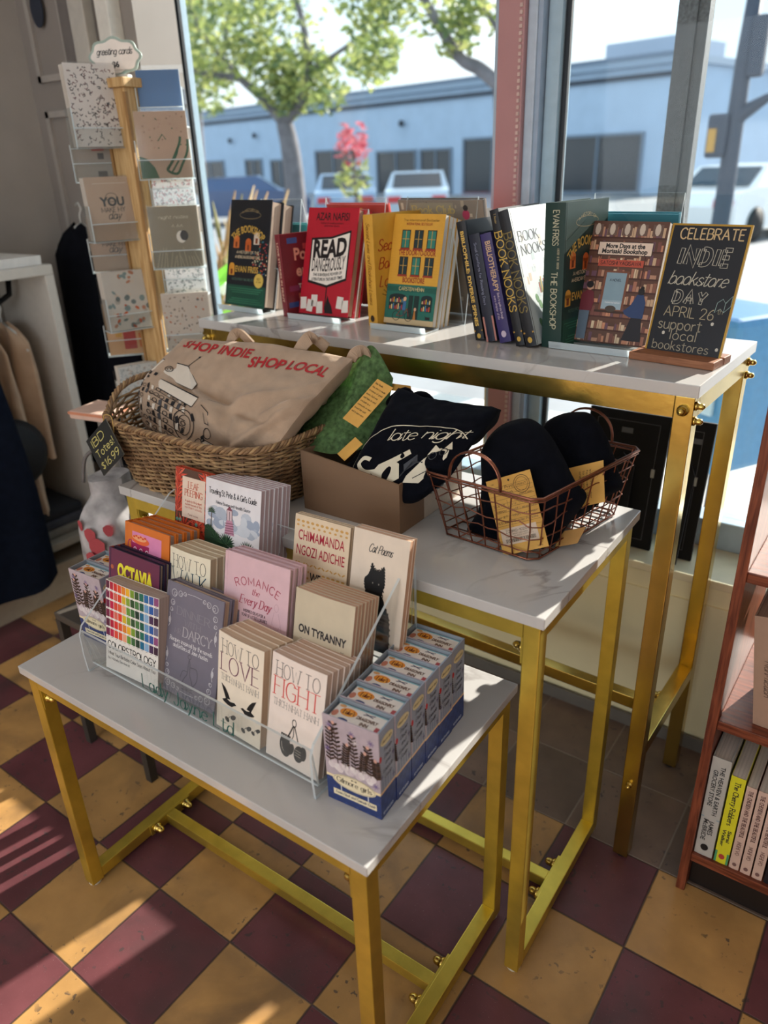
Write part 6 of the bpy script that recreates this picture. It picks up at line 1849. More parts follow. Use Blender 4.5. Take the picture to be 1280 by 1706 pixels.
for i, (p0, p1, w_) in enumerate((((655, 668, .078), (676, 652, .088), .026), ((690, 664, .078), (708, 660, .090), .018), ((770, 690, .082), (792, 686, .095), .024))):
    mb = MB(); a_, b_ = V(*p0) - Q0, V(*p1) - Q0
    mb.tube(catmull([tuple(a_ + Vector((-.006, 0, -.012))), tuple(a_), tuple(b_), tuple(b_ + Vector((.016, .004, -.010)))], 4), [.004, .007, .010, .011, .011, .010, .010, .009, .008, .007, .006, .005, .003][:13], BLACKCLOTH, 8); mb.build('collar', ts) if i == 1 else mb.build('sleeve', ts)
s2 = thing('folded_shirt', 'dark folded shirt lying flat in the left of the kraft box', 'shirt', (-.545, .035, Z2 + .055))
ctl = [[Vector((-.050, -.085, -.010)), Vector((-.01, -.088, .002)), Vector((.03, -.088, .006)), Vector((.075, -.085, .0))], [Vector((-.050, .0, .028)), Vector((-.01, .0, .030)), Vector((.03, .0, .03)), Vector((.075, 0, .02))], [Vector((-.050, .10, .045)), Vector((-.01, .11, .048)), Vector((.03, .11, .05)), Vector((.075, .10, .04))]]
cloth('body', s2, patch(ctl), .04, BLACKCLOTH, 24, 24, .005, 4.4, 10, .4)
# green tissue paper
TISS = M('#6a8c58', .7, var=.40, scale=120, bump=.4, bscale=60, trans=.45)
tp_ = thing('tissue_paper', 'crumpled sheet of translucent green tissue paper peaking behind the black shirt', 'paper', at_y(570, 690, .05))
R0 = Vector(tp_.location)
ctl = [[V(480, 742, -.030), V(520, 750, -.035), V(556, 756, -.020), V(606, 748, .02)], [V(498, 712, .01), V(535, 712, .0), V(575, 705, .02), V(634, 702, .062)], [V(528, 668, .06), V(562, 662, .05), V(600, 650, .060), V(650, 660, .095)], [V(566, 625, .105), V(594, 600, .10), V(621, 576, .11), V(655, 630, .105)]]
cloth('sheet', tp_, patch([[p - R0 for p in r] for r in ctl]), .0008, TISS, 60, 60, .010, 5.0, 16, .0)
# yellow library-card tags
YEL = '#d8a552'
def card(name, label, quad, cat, art, group, parent=None, th=.0008, col=YEL):
    """quad: bottom-left, bottom-right, top-left points"""
    o0, r, l = [Vector(p) for p in quad]
    U, W_ = r - o0, l - o0
    n = U.cross(W_).normalized()
    if n.dot(CAM - o0) < 0: n = -n
    mb = MB(); mb.slab([Vector((0, 0, 0)), U, U + W_, W_], -n, th, M(col, .6, var=.05))
    if art:
        a = Art(); art(a, U.length, W_.length); a.emit(mb, lambda u, v, e: U * (u / U.length) + W_ * (v / W_.length) + n * e)
    o = mb.build(name, parent, o0)
    tag(o, label, cat, group)
    return o
def art_tag_text(a, W, H):
    k = '#3a2c1e'
    for i in range(9):
        a.text(['Dear Reader,', 'this shirt is made', 'in honour of great', 'books. Each one', 'sold helps to send', 'one book to a', 'community in need', 'around the world', 'and to learn more'][i], W * .08, H * (.90 - .085 * i), H * .036, k, 1, w=W * (.5, .8, .82, .7, .78, .6, .84, .7, .76)[i], al='l', wt=.15)
def art_tag_card(a, W, H):
    k = '#3a2c1e'
    a.ell(W * .50, H * .945, W * .022, W * .022, k, 1, 12)
    a.text('Made', W * .10, H * .93, H * .014, k, 1, al='l', wt=.14); a.text('Out of Print', W * .07, H * .845, H * .036, k, 1, w=W * .50, al='l', wt=.14); a.text('New York', W * .22, H * .775, H * .033, k, 1, w=W * .32, al='l', wt=.13); a.text('BORROWERS CARD', W * .42, H * .715, H * .022, k, 1, w=W * .52, al='l', wt=.15)
    a.ring(W * .76, H * .855, W * .17, W * .17, .0009, k, 1, 26); a.ring(W * .76, H * .855, W * .13, W * .13, .0006, k, 1, 26); a.text('PRINT', W * .76, H * .842, H * .024, k, 1, w=W * .2, wt=.15)
    for i in range(11):
        a.rect(W * .02, H * (.885 - .057 * i), W * .98, H * (.885 - .057 * i) + .0004, '#6a4f32', 1)
    a.rect(W * .36, H * .33, W * .36 + .0004, H * .70, '#6a4f32', 1)
    for i, (s, t) in enumerate((('DATE', 'Ivy Wilson'), ('BORROW', 'Jeff Lebowski'), ('No 27', 'Walt Hartman'), ('ISSUED', 'Dunder Parsons'))):
        a.text(s, W * .06, H * (.625 - .075 * i), H * .024, k, 1, w=W * .24, al='l', wt=.16); a.text(t, W * .42, H * (.62 - .075 * i), H * .030, '#2a2a44', 1, w=W * .52, al='l', wt=.10)
    a.rect(W * .06, H * .12, W * .86, H * .335, '#d9c3ae', 2)
    a.text('ZZBRD-1020-H', W * .46, H * .275, H * .030, k, 3, w=W * .56, wt=.13)
    for i, s in enumerate(('LATE NIGHT READER TEE', 'SIZE M BLACK COTTON')): a.text(s, W * .46, H * (.243 - .028 * i), H * .014, k, 3, w=W * .6, wt=.13)
    rnd = random.Random(1); x = W * .14
    while x < W * .80:
        w = rnd.choice([.0004, .0007, .0011]); a.rect(x, H * .145, x + w, H * .195, k, 3); x += w + rnd.choice([.0005, .0009])
    a.text('CAT. NO.', W * .84, H * .03, H * .016, k, 1, wt=.14)
card('hang_tag', 'yellow printed hang tag tucked upright between green tissue and black shirt', (V(571, 697, .005), V(596, 713, .0), V(629, 631, .052)), 'tag', lambda a, W, H: art_tag_text(a, W, H), 'yellow library card tags')
card('hang_tag', 'small yellow tag corner peeking over the top of the black shirt', (V(650, 650, .105), V(686, 655, .105), V(648, 638, .11)), 'tag', None, 'yellow library card tags')
card('hang_tag', 'yellow tag corner at the lower left edge of the black shirt', (V(562, 756, -.035), V(574, 768, -.042), V(592, 728, -.012)), 'tag', None, 'yellow library card tags')

# copper wire basket
wb = thing('wire_basket', 'copper wire basket of black garments at the right end of the middle table', 'basket', (-.28, .08, Z2 + .0005))
RZ = .116
rL, rF, rR = Vector((-.404, -.045)), Vector((-.196, -.058)), Vector((-.142, .228))
rB = rL + (rR - rF)
rc = (rL + rR) / 2
O2 = Vector((-.28, .08))
def cor(f, ins): # corners at a height fraction
    return [rc + (p - rc) * (1 - ins * (1 - f)) - O2 for p in (rL, rF, rR, rB)]
def side_pt(i, s, f):
    c = cor(f, .17); p = c[i] + (c[(i + 1) % 4] - c[i]) * s
    return Vector((p.x, p.y, .003 + (RZ - .003) * f))
def ring_pts(f, wob=0.0, r=.012, seed=0):
    c = cor(f, .17); out = []
    for i in range(4):
        p0, p1 = c[i], c[(i + 1) % 4]; d = (p1 - p0).normalized(); L_ = (p1 - p0).length
        for k in range(10):
            s = r + (L_ - 2 * r) * k / 9
            q = p0 + d * s
            z = .003 + (RZ - .003) * f + wob * mnoise.noise(Vector((i * 3.1 + k * .55, f * 9, seed)))
            out.append((q.x, q.y, z))
    return out
mb = MB(); mb.tube(ring_pts(1.0), .0024, COPPER, 8, True); mb.tube([(x * .995, y * .995, z - .005) for x, y, z in ring_pts(1.0)], .0016, COPPER, 6, True); mb.build('rim', wb)
mb = MB()
for f, w_ in ((.78, .006), (.55, .011), (.32, .009), (.12, .004)): mb.tube(ring_pts(f, w_, .012, f), .0011, COPPER, 6, True)
mb.tube(ring_pts(0.0), .0018, COPPER, 6, True)
counts = (7, 9, 7, 9)
for i in range(4):
    for k in range(counts[i]):
        s = (k + .5) / counts[i]
        a_, b_, c_ = side_pt(i, s, 0), side_pt(i, s + .02 * math.sin(k * 2.3), .5), side_pt(i, s, 1)
        mb.tube(catmull([tuple(a_), tuple(b_), tuple(c_)], 4), .0013, COPPER, 6)
c0 = cor(0, .17)
for k in range(1, 9):
    p, q = side_pt(1, k / 9, 0), side_pt(3, 1 - k / 9, 0); mb.tube([p, q], .0012, COPPER, 6)
for k in range(1, 5):
    p, q = side_pt(0, k / 5, 0), side_pt(2, 1 - k / 5, 0); mb.tube([p, q], .0012, COPPER, 6)
mb.build('wire_mesh', wb)
for i in (0, 2):
    p, q = side_pt(i, .26, 1), side_pt(i, .70, 1)
    mb = MB()
    for o_ in (0, .004):
        mb.tube([p + (q - p) * (.5 - .5 * math.cos(PI * k / 16)) + Vector((0, o_ * (1 if i else -1), .052 * math.sin(PI * k / 16) ** .8)) for k in range(17)], .0016, COPPER, 7)
    mb.build('handle', wb)

def puff(name, parent, outline, thick, mat, org, seed=0, lump=.006, rings=12):
    """stuffed cloth: closed outline (3D points, roughly planar, seen from the front) blown up on both sides"""
    pts = catmull([tuple(p) for p in outline], 5, True)
    pts = [Vector(p) for p in pts]
    n = len(pts)
    c = sum(pts, Vector()) / n
    nr = Vector()
    for i in range(n): nr += (pts[i] - c).cross(pts[(i + 1) % n] - c)
    nr.normalize()
    if nr.dot(CAM - c) < 0: nr = -nr
    mb = MB(); grids = []
    for sgn_ in (1, -1):
        vs, fs = [c + nr * sgn_ * thick + Vector((0, 0, 0))], []
        for r in range(1, rings + 1):
            f = r / rings
            for i, p in enumerate(pts):
                q = c + (p - c) * f
                d = thick * max(0.0, 1 - f ** 2.6) ** .6
                d += lump * mnoise.noise(q * 22 + Vector((seed, sgn_, 0))) * (1 - f ** 4) + .5 * lump * mnoise.noise(q * 55 + Vector((seed, 0, sgn_))) * (1 - f ** 4)
                vs.append(q + nr * sgn_ * d)
        for i in range(n): fs.append((0, 1 + i, 1 + (i + 1) % n))
        for r in range(rings - 1):
            for i in range(n):
                j = (i + 1) % n; fs.append((1 + r * n + i, 1 + (r + 1) * n + i, 1 + (r + 1) * n + j, 1 + r * n + j))
        mb.mesh([v - org for v in vs], fs, mat, True)
    o = mb.build(name, parent); recalc(o)
    return o, c, nr
def cap_outline(pxs, ys):
    z0 = max(p[1] for p in pxs); z1 = min(p[1] for p in pxs)
    return [at_y(x, y, ys[0] + (ys[1] - ys[0]) * (z0 - y) / (z0 - z1)) for x, y in pxs]
k1 = thing('folded_shirt', 'front black shirt bundle with a large yellow card tag in the wire basket', 'shirt', at_y(850, 930, .03), None, 'black bundles in the wire basket')
o1 = cap_outline([(864, 698), (890, 700), (915, 722), (938, 760), (958, 800), (978, 828), (950, 870), (925, 905), (905, 922), (880, 932), (830, 940), (795, 934), (770, 914), (775, 890), (800, 850), (806, 800), (806, 745), (830, 712)], (.020, .090))
puff('body', k1, o1, .040, BLACKCLOTH, Vector(k1.location), 1)
k2 = thing('folded_shirt', 'second black shirt bundle behind the first in the wire basket', 'shirt', at_y(980, 840, .16), None, 'black bundles in the wire basket')
o2 = cap_outline([(965, 686), (985, 690), (1003, 712), (1018, 745), (1030, 785), (1038, 812), (1010, 828), (985, 850), (950, 868), (920, 860), (905, 800), (900, 740), (908, 706), (935, 690)], (.135, .185))
puff('body', k2, o2, .036, BLACKCLOTH, Vector(k2.location), 5)
card('hang_tag', 'large yellow library card tag with barcode on the front black bundle', (V(839, 926, -.030), V(914.6, 910, -.026), V(809.6, 803, .010)), 'tag', art_tag_card, 'yellow library card tags')
card('hang_tag', 'yellow card tag on the second black bundle in the wire basket', (V(950, 848, .085), V(1008, 836, .095), V(948, 780, .115)), 'tag', lambda a, W, H: [a.text(s, W * (.3 + .10 * i), H * .85, W * .055, '#3a2c1e', 1, w=H * .7, al='l', wt=.15, rot=-PI / 2) for i, s in enumerate(('one book sent', 'to communities', 'for every tee', 'sold this year'))] + [a.ring(W * .72, H * .7, W * .12, W * .12, .0006, '#a87a3a', 1)], 'yellow library card tags')
card('hang_tag', 'plain yellow tag back lying low between the two black bundles', (V(924, 912, .03), V(962, 905, .035), V(938, 885, .045)), 'tag', None, 'yellow library card tags', col='#b98a4e')
# ---------------------------------------------------------------- greeting card spinner behind the basket
SPX, SPY, SYAW = -1.49, .335, math.radians(5)
sp_ = thing('card_spinner', 'tall wooden greeting card spinner with clear pockets behind the wicker basket', 'card rack', (SPX, SPY, 0), (0, 0, SYAW))
HC_ = .038
mb = MB(); mb.box(-HC_, HC_, -HC_, HC_, .10, 1.50, BEECH, bev=.002); mb.build('column', sp_)
mb = MB(); mb.box(-HC_ - .010, HC_ + .010, -HC_ - .010, HC_ + .010, 1.50, 1.520, BEECH, bev=.002); mb.build('cap', sp_)
mb = MB(); mb.lathe([(.19, 0), (.19, .02), (.06, .035), (.03, .10)], M('#3a3836', .5), 32); mb.build('base', sp_)
# strips down the corners
for sx in (-1, 1):
    for sy in (-1, 1):
        mb = MB(); mb.box(sx * HC_ - .004, sx * HC_ + .004, sy * HC_ - .004, sy * HC_ + .004, .12, 1.49, M('#9a7446', .5)); mb.build('corner_strip', sp_)
MS = Matrix.Translation((SPX, SPY, 0)) @ Matrix.Rotation(SYAW, 4, 'Z')
def pocket(pa, pd, na, z, w=.128, hgt=.085, cols=('#c9b6a2',), art=None, lab='', n=4, ch=.150, cw=.118, fwd=.046):
    # pa / pd: bearing and distance of the pocket from the column, na: the way it faces (degrees, world)
    pa, na = math.radians(pa), math.radians(na)
    T = MS.inverted() @ Matrix.Translation((SPX + pd * math.cos(pa), SPY + pd * math.sin(pa), z)) @ Matrix.Rotation(na + PI / 2, 4, 'Z')        # pocket local: -y is outwards
    mb = MB()
    th = .0022
    mb.box(-w / 2, w / 2, -th, 0, 0, hgt + .05, ACR, T); mb.box(-w / 2, w / 2, -fwd, 0, 0, th, ACE, T)
    mb.box(-w / 2, w / 2, -fwd - th, -fwd, 0, hgt * .50, ACR, T); mb.box(-w / 2, w / 2, -fwd - th, -fwd, hgt * .50, hgt * .50 + .0022, ACE, T)
    for s in (-1, 1):
        x0, x1 = sorted((s * w / 2, s * (w / 2 - th)))
        mb.box(x0, x1, -fwd, 0, 0, hgt, ACR, T); mb.box(x0, x1, -fwd - th, -fwd, 0, hgt, ACE, T)
    mb.build('pocket', sp_)
    # the cards in it
    root = None
    for i in range(n):
        Tc = MS @ T @ Matrix.Translation((-cw / 2 + random.uniform(-.001, .001), -fwd + .004 + i * .0065, .004)) @ Matrix.Rotation(-.05, 4, 'X')
        if root is None:
            mb = MB(); mb.box(0, cw, 0, .0012, 0, ch, M(cols[0], .6, var=.03))
            if art:
                a = Art(); art(a, cw, ch); a.emit(mb, lambda u, v, e: Vector((u, -e, v)))
            mb.box(-.0015, cw + .0015, -.0012, -.0008, -.001, ch + .003, PLAS)
            root = mb.build('greeting_card')
            tag(root, lab, 'card', 'greeting cards in the spinner pockets'); root.matrix_world = Tc
        else:
            o = root.copy()
            if i == 1:
                mb = MB(); mb.box(0, cw, 0, .0014, 0, ch * .99, M('#ddd6cc', .6, var=.03)); me2 = mb.build('greeting_card'); mesh2 = me2.data; bpy.data.objects.remove(me2)
            o.data = mesh2
            C.objects.link(o); o['label'] = ORD[i] + ' card behind the ' + lab.replace(' spinner', ''); o.matrix_world = Tc
def c_doodle(seed, ks):
    def f(a, W, H):
        rnd = random.Random(seed)
        for k in range(190):
            x, y = rnd.uniform(.03, .97) * W, rnd.uniform(.03, .97) * H; r = rnd.uniform(.002, .006); an = rnd.uniform(0, 6)
            a.line([(x, y), (x + r * math.cos(an), y + r * math.sin(an)), (x + r * 1.6 * math.cos(an + .9), y + r * 1.6 * math.sin(an + .9))], .0015, rnd.choice(ks), 1)
    return f
def c_hands(a, W, H):
    g = '#1f5a38'
    a.poly([(0, 0), (W * .34, 0), (W * .28, H * .16), (W * .14, H * .30), (0, H * .34)], g, 1)
    a.line([(W * .98, H * .58), (W * .95, H * .40), (W * .82, H * .20), (W * .70, H * .06), (W * .52, H * .12), (W * .62, H * .24), (W * .80, H * .50), (W * .84, H * .62)], .0055, g, 1, smooth=True)
    a.line([(W * .52, H * .12), (W * .72, H * .34), (W * .78, H * .48)], .004, g, 1, smooth=True); a.line([(W * .58, H * .06), (W * .76, H * .26)], .004, g, 1)
    rnd = random.Random(3)
    for k in range(26): a.ell(W * rnd.uniform(.05, .95), H * rnd.uniform(.45, .96), .0016, .0016, rnd.choice([g, '#b58a7a', '#8a6a5a']), 1, 8)
    a.line([(W * .40, H * .56), (W * .50, H * .66), (W * .56, H * .58)], .002, g, 1)
def c_moon(a, W, H):
    a.rect(0, 0, W, H, '#8f8670', 1)
    a.ell(W * .62, H * .50, .012, .014, '#efe9dc', 2, 18); a.ell(W * .68, H * .52, .010, .012, '#2a2a2c', 3, 18)
    rnd = random.Random(5)
    for k in range(14): a.line([(W * (.05 + .07 * k), 0), (W * (.15 + .055 * k + rnd.uniform(-.04, .04)), H * rnd.uniform(.15, .34))], .0012, '#c9bd9e', 2)
    a.text('night notes', W * .5, H * .80, .008, '#d8ceb4', 2, w=W * .6, style='script', wt=.1)
    for x in (.45, .55, .62): a.line([(W * x, H * .66), (W * (x + .03), H * .70), (W * (x + .05), H * .66)], .0010, '#d8ceb4', 2)
def c_text(a, W, H):
    k = '#3a4448'
    a.text('YOU', W * .5, H * .55, .020, k, 1, style='bold', wt=.02); a.text('MAKE MY', W * .5, H * .45, .011, k, 1, wt=.13); a.text('day', W * .5, H * .34, .018, k, 1, style='script', wt=.1)
    a.ring(W * .5, H * .68, .014, .010, .0012, k, 1); a.line([(W * .15, H * .90), (W * .85, H * .90)], .0016, '#e2d6c8', 1)
def c_color(a, W, H):
    rnd = random.Random(7)
    for k in range(46): a.ell(W * rnd.uniform(.05, .95), H * rnd.uniform(.03, .97), rnd.uniform(.003, .009), rnd.uniform(.003, .008), rnd.choice(['#d9663a', '#8fa8a8', '#c9c2b6', '#c98a6a', '#7a8a8a', '#e8d8c8']), 1 + k % 2, 9, rnd.uniform(0, 3))
def c_red(a, W, H):
    a.rect(W * .35, H * .10, W * .62, H * .55, '#b8342c', 1); a.rect(W * .68, H * .12, W * .92, H * .40, '#d87a3a', 1); a.rect(W * .18, H * .35, W * .32, H * .62, '#d8a03a', 1)
def c_qr(a, W, H):
    a.rect(W * .44, H * .05, W * .62, H * .16, '#2a2a2c', 1); a.rect(W * .38, H * .5, W * .62, H * .62, '#a83a3a', 1); a.rect(W * .48, H * .36, W * .60, H * .46, '#3a3a40', 1)
def c_terr(a, W, H):
    rnd = random.Random(9)
    for k in range(70): a.ell(W * rnd.uniform(.03, .97), H * rnd.uniform(.03, .97), rnd.uniform(.0015, .004), rnd.uniform(.0012, .003), rnd.choice(['#8a7a70', '#a8907c', '#6a6a68', '#c86a3a']), 1, 7, rnd.uniform(0, 3))
def zz(py, px=210, x=-1.45): return at_x(px, py, x).z
def zy(py, px=180, y=.24): return at_y(px, py, y).z
# front pockets (left of the column in view), right pockets, and the far left / rear ones peeking out
def pk(pa, pd, na, px, pyb, **k):
    y = SPY + pd * math.sin(math.radians(pa)) + .04 * math.sin(math.radians(na))
    pocket(pa, pd, na, at_y(px, pyb, y).z, **k)
for px, pyb, art, col, lab, ch in ((165, 248, c_doodle(1, ['#2a2024', '#6a3038', '#3a3a44']), '#f0e8e2', 'white doodle-patterned card in the top left spinner pocket', .172),
                           (186, 402, c_text, '#cbb29c', 'tan card with dark lettering in the second left spinner pocket', .145),
                           (212, 548, c_color, '#e2dcd2', 'colour-blotched card in the third left spinner pocket', .145),
                           (226, 690, c_doodle(4, ['#a8b8c0', '#c8a890', '#8a9aa0']), '#e6e8e6', 'pale patterned card in the lowest left spinner pocket', .145)):
    pk(-122, .085, -17, px, pyb, cols=(col,), art=art, lab=lab, n=6, ch=ch)
for px, pyb, art, col, lab in ((258, 300, c_hands, '#c2a48c', 'tan card with green leaf hands in the top right spinner pocket'),
                           (280, 446, c_moon, '#8f8670', 'taupe card with a crescent moon in the second right spinner pocket'),
                           (296, 580, c_terr, '#d8cabb', 'speckled floral card in the third right spinner pocket'),
                           (308, 730, c_terr, '#ded6ca', 'pale speckled card in the lowest right spinner pocket')):
    pk(8, .098, -44, px, pyb, cols=(col,), art=art, lab=lab, n=4, ch=.142)
for px, pyb, art, col, lab in ((130, 305, c_qr, '#a39a90', 'grey-tan card in the upper outer left spinner pocket'),
                           (155, 450, c_text, '#b39a86', 'brown card in the middle outer left spinner pocket'),
                           (175, 583, c_red, '#d8a878', 'orange and red card in the lower outer left spinner pocket'),
                           (195, 700, c_color, '#d8d4cc', 'pale blotched card in the lowest outer left spinner pocket')):
    pk(-158, .100, -38, px, pyb, cols=(col,), art=art, lab=lab, n=2, ch=.135)
for px, pyb, art, col, lab in ((246, 215, None, '#4a7ab0', 'blue card in the top window-side spinner pocket'),
                           (268, 345, c_doodle(9, ['#c04a4a', '#4a4a50']), '#f2eeea', 'white doodle card in the second window-side spinner pocket'),
                           (285, 490, c_doodle(8, ['#4a6a5a', '#4a4a50']), '#f2eeea', 'white doodle card in the third window-side spinner pocket')):
    pk(52, .085, -50, px, pyb, cols=(col,), art=art, lab=lab, n=2, ch=.118, cw=.10, w=.11)
# scalloped sign on top
q = at_y(180, 112, .335)
gs = thing('greeting_card_sign', 'scalloped white greeting cards sign standing on top of the card spinner', 'sign', (SPX - .02, SPY, 1.5205), (0, 0, math.radians(28)))
def scal(r, n=80): return [(-.0 + (.064 + r) * math.cos(t) * (1 + .045 * math.cos(8 * t)), (.048) + (.039 + r) * math.sin(t) * (1 + .07 * math.cos(8 * t))) for t in [2 * PI * k / n for k in range(n)]]
mb = MB(); mb.slab([(x, 0, y) for x, y in scal(0)], (0, 1, 0), .004, M('#9fb0a6', .5)); mb.slab([(x, -.0015, y) for x, y in scal(-.006)], (0, 1, 0), .0014, M('#efe6de', .5))
a = Art(); a.text('greeting cards', 0, .052, .014, '#33302e', 1, w=.088, style='script', wt=.12, track=.1); a.text('$6', 0, .026, .012, '#33302e', 1, style='bold', wt=.02); a.line([(-.035, .020), (.035, .020)], .0008, '#b8a8a0', 1)
a.emit(mb, lambda u, v, e: Vector((u, -.0017 - e, v)))
mb.build('board', gs)
mb = MB(); mb.box(-.03, .03, -.012, .012, 0, .010, M('#c9ccc8', .4)); mb.build('foot', gs)

# ---------------------------------------------------------------- left side: clothing rack by the wall
WHITEP = M('#c9c4bc', .5, var=.03)
RX0, RX1 = XL + .005, -2.0
rk = thing('clothing_rack', 'white open clothing unit against the left wall with a black hanging rail', 'shelf unit', (RX0, -1.2, 0))
def rb(name, x0, x1, y0, y1, z0, z1, m=WHITEP, par=rk, bev=.003):
    mb = MB(); mb.box(x0 - RX0, x1 - RX0, y0 + 1.2, y1 + 1.2, z0, z1, m, bev=bev); return mb.build(name, par)
rb('top_board', RX0, RX1, -1.2, .36, 1.045, 1.075)
rb('side_panel', RX0, RX1, .33, .36, .05, 1.045); rb('side_panel', RX0, RX1, -1.2, -1.17, .05, 1.045)
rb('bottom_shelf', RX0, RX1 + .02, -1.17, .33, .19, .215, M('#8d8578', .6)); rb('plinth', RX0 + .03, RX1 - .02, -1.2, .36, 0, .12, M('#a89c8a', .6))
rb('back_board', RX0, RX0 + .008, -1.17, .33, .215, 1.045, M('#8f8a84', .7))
mb = MB(); mb.tube([Vector((.14, .02, 1.045)), Vector((.14, .03, .985)), Vector((.14, .08, .96)), Vector((.14, 1.44, .96)), Vector((.14, 1.49, .985)), Vector((.14, 1.50, 1.045))], .009, M('#1a1b1e', .4, metal=.6), 10); mb.build('hanging_rail', rk)
CAN = M('#b89c82', .9, var=.12, scale=14, bump=.3, bscale=600, sheen=.1)
def garment(name, label, cat, x, y, ztop, wtop, wbot, L, mat, group=None, seed=1, yaw=0.0, hang=True, depth=.05):
    t = thing(name, label, cat, (x, y, ztop), (0, 0, yaw), group)
    def shape(u, v):        # u around, v down
        an = 2 * PI * u
        w = wtop + (wbot - wtop) * min(1, v * 1.6) ** .7
        if v < .12: w *= .25 + .75 * (v / .12) ** .6
        d = depth * (.35 + .65 * min(1, v * 3)) * (1 + .35 * math.sin(an * 5 + seed + 3 * v))
        return Vector((w / 2 * math.cos(an), d * math.sin(an) + .010 * mnoise.noise(Vector((math.cos(an) * 2, v * 3, seed))), -L * v + .01 * math.sin(an * 3 + seed)))
    mb = MB(); mb.grid(shape, 48, 24, mat); mb.face([shape(k / 48, 1) for k in range(48)], mat)
    mb.build('cloth', t)
    if hang:
        mb = MB(); hm = M('#cfd2d0', .4)
        mb.tube([Vector((-wtop * .5, 0, -.075)), Vector((-wtop * .25, 0, -.02)), Vector((0, 0, .004)), Vector((wtop * .25, 0, -.02)), Vector((wtop * .5, 0, -.075))], .005, hm, 7)
        mb.tube([Vector((0, 0, .0)), Vector((0, 0, .03)), Vector((.012, 0, .05)), Vector((.004, 0, .068)), Vector((-.010, 0, .060))], .0025, hm, 6); mb.build('hanger', t)
    return t
for i, (yy, L, wt_, wb, m) in enumerate(((.10, .66, .22, .30, CAN), (.175, .62, .22, .28, CAN), (.02, .68, .24, .30, CAN), (.245, .42, .20, .22, CAN))):
    garment('canvas_bag', ['first beige canvas bag', 'second beige canvas bag', 'third beige canvas bag', 'short beige canvas bag nearest the window'][i] + ' hanging on the black rail of the left unit', 'bag', RX0 + .14, yy, .90, wt_, wb, L, m, 'canvas bags on the rail', i * 1.7, .06 * (i - 1), True, .03)
NAVYC = M('#0f1522', .95, var=.2, scale=40, bump=.2, bscale=700, spec=.1)
garment('hanging_jacket', 'long navy jacket hanging at the front left of the clothing unit', 'jacket', RX0 + .30, -.125, .93, .40, .50, .80, NAVYC, None, 2.0, 1.35, True, .07)
garment('hanging_jacket', 'black coat hanging on the panelled wall behind the card spinner', 'jacket', -2.06, YW - .075, 1.17, .28, .34, .80, M('#0d0f16', .95, var=.2, spec=.1), None, 5.0, .1, True, .045)
# dark round bag low on the rail, folded things on the bottom shelf
mb = MB(); mb.lathe([(.001, -.03), (.09, -.026), (.115, 0), (.09, .026), (.001, .03)], M('#111216', .7), 28, Matrix.Rotation(PI / 2, 4, 'Y') @ Matrix.Rotation(.1, 4, 'X')); o = mb.build('round_pouch', None, (RX1 - .02, .105, .535)); recalc(o); tag(o, 'round black pouch hanging among the beige canvas bags', 'bag')
for k in range(3):
    mb = MB(); mb.box(-.12, .12, -.16, .16, 0, .032, M(['#1c1d22', '#3a3b42', '#6f6a62'][k], .9, var=.15), bev=.010); o = mb.build('folded_cloth', None, (RX0 + .16, .14, .2155 + .0325 * (2 - k))); tag(o, ['topmost black folded cloth', 'middle charcoal folded cloth', 'lowest grey folded cloth'][k] + ' of the pile on the bottom shelf', 'cloth', 'folded cloths on the bottom shelf')
for k in range(4):
    mb = MB(); mb.box(-.115, .115, -.15, .15, 0, .006, M('#e4e2de', .6)); o = mb.build('paper_pad', None, (RX0 + .16, .19, 1.0755 + .0064 * k), ); o.rotation_euler = (0, 0, .02 * (k - 1)); tag(o, ['lowest', 'second', 'third', 'topmost'][k] + ' white paper pad of the pile on the clothing unit', 'paper', 'paper pads on the unit')
cr_ = thing('wooden_crate', 'light wooden tray at the left edge on top of the clothing unit', 'tray', (RX0 + .13, .015, 1.0755))
for (x0, x1, y0, y1, z0, z1, nm) in ((-.1, .1, -.12, .12, 0, .01, 'bottom'), (-.1, -.09, -.12, .12, .01, .06, 'side'), (.09, .1, -.12, .12, .01, .06, 'side'), (-.09, .09, -.12, -.11, .01, .06, 'end'), (-.09, .09, .11, .12, .01, .06, 'end')):
    mb = MB(); mb.box(x0, x1, y0, y1, z0, z1, wood_mat('crate_' + nm, '#a8805a', '#c79c70') if nm not in bpy.data.materials else None); mb.build(nm, cr_)
SPK = M('#a9a8ac', .6, var=.55, scale=160)
mb = MB(); mb.slab([(.0, -.09, 0), (.0, .09, 0), (.0, .055, .27), (.0, -.02, .30), (.0, -.09, .30)], (1, 0, 0), .10, SPK); o = mb.build('patterned_box', None, (RX0 + .08, .02, 1.087)); tag(o, 'grey speckled tapering box standing in the wooden tray', 'box')
mb = MB(); mb.tube([Vector((0, 0, 0)), Vector((0, 0, .001))], .001, SPK) if False else None
# oval badge on the panelling
q = at_y(62, 15, YW - .012)
mb = MB(); mb.slab([(q.x + .030 * math.cos(2 * PI * k / 28), YW - .0125, q.z + .048 * math.sin(2 * PI * k / 28)) for k in range(28)], (0, -1, 0), .003, M('#2a3140', .4)); o = mb.build('oval_plaque'); tag(o, 'dark navy oval plaque high on the grey panelling at the left', 'plaque')
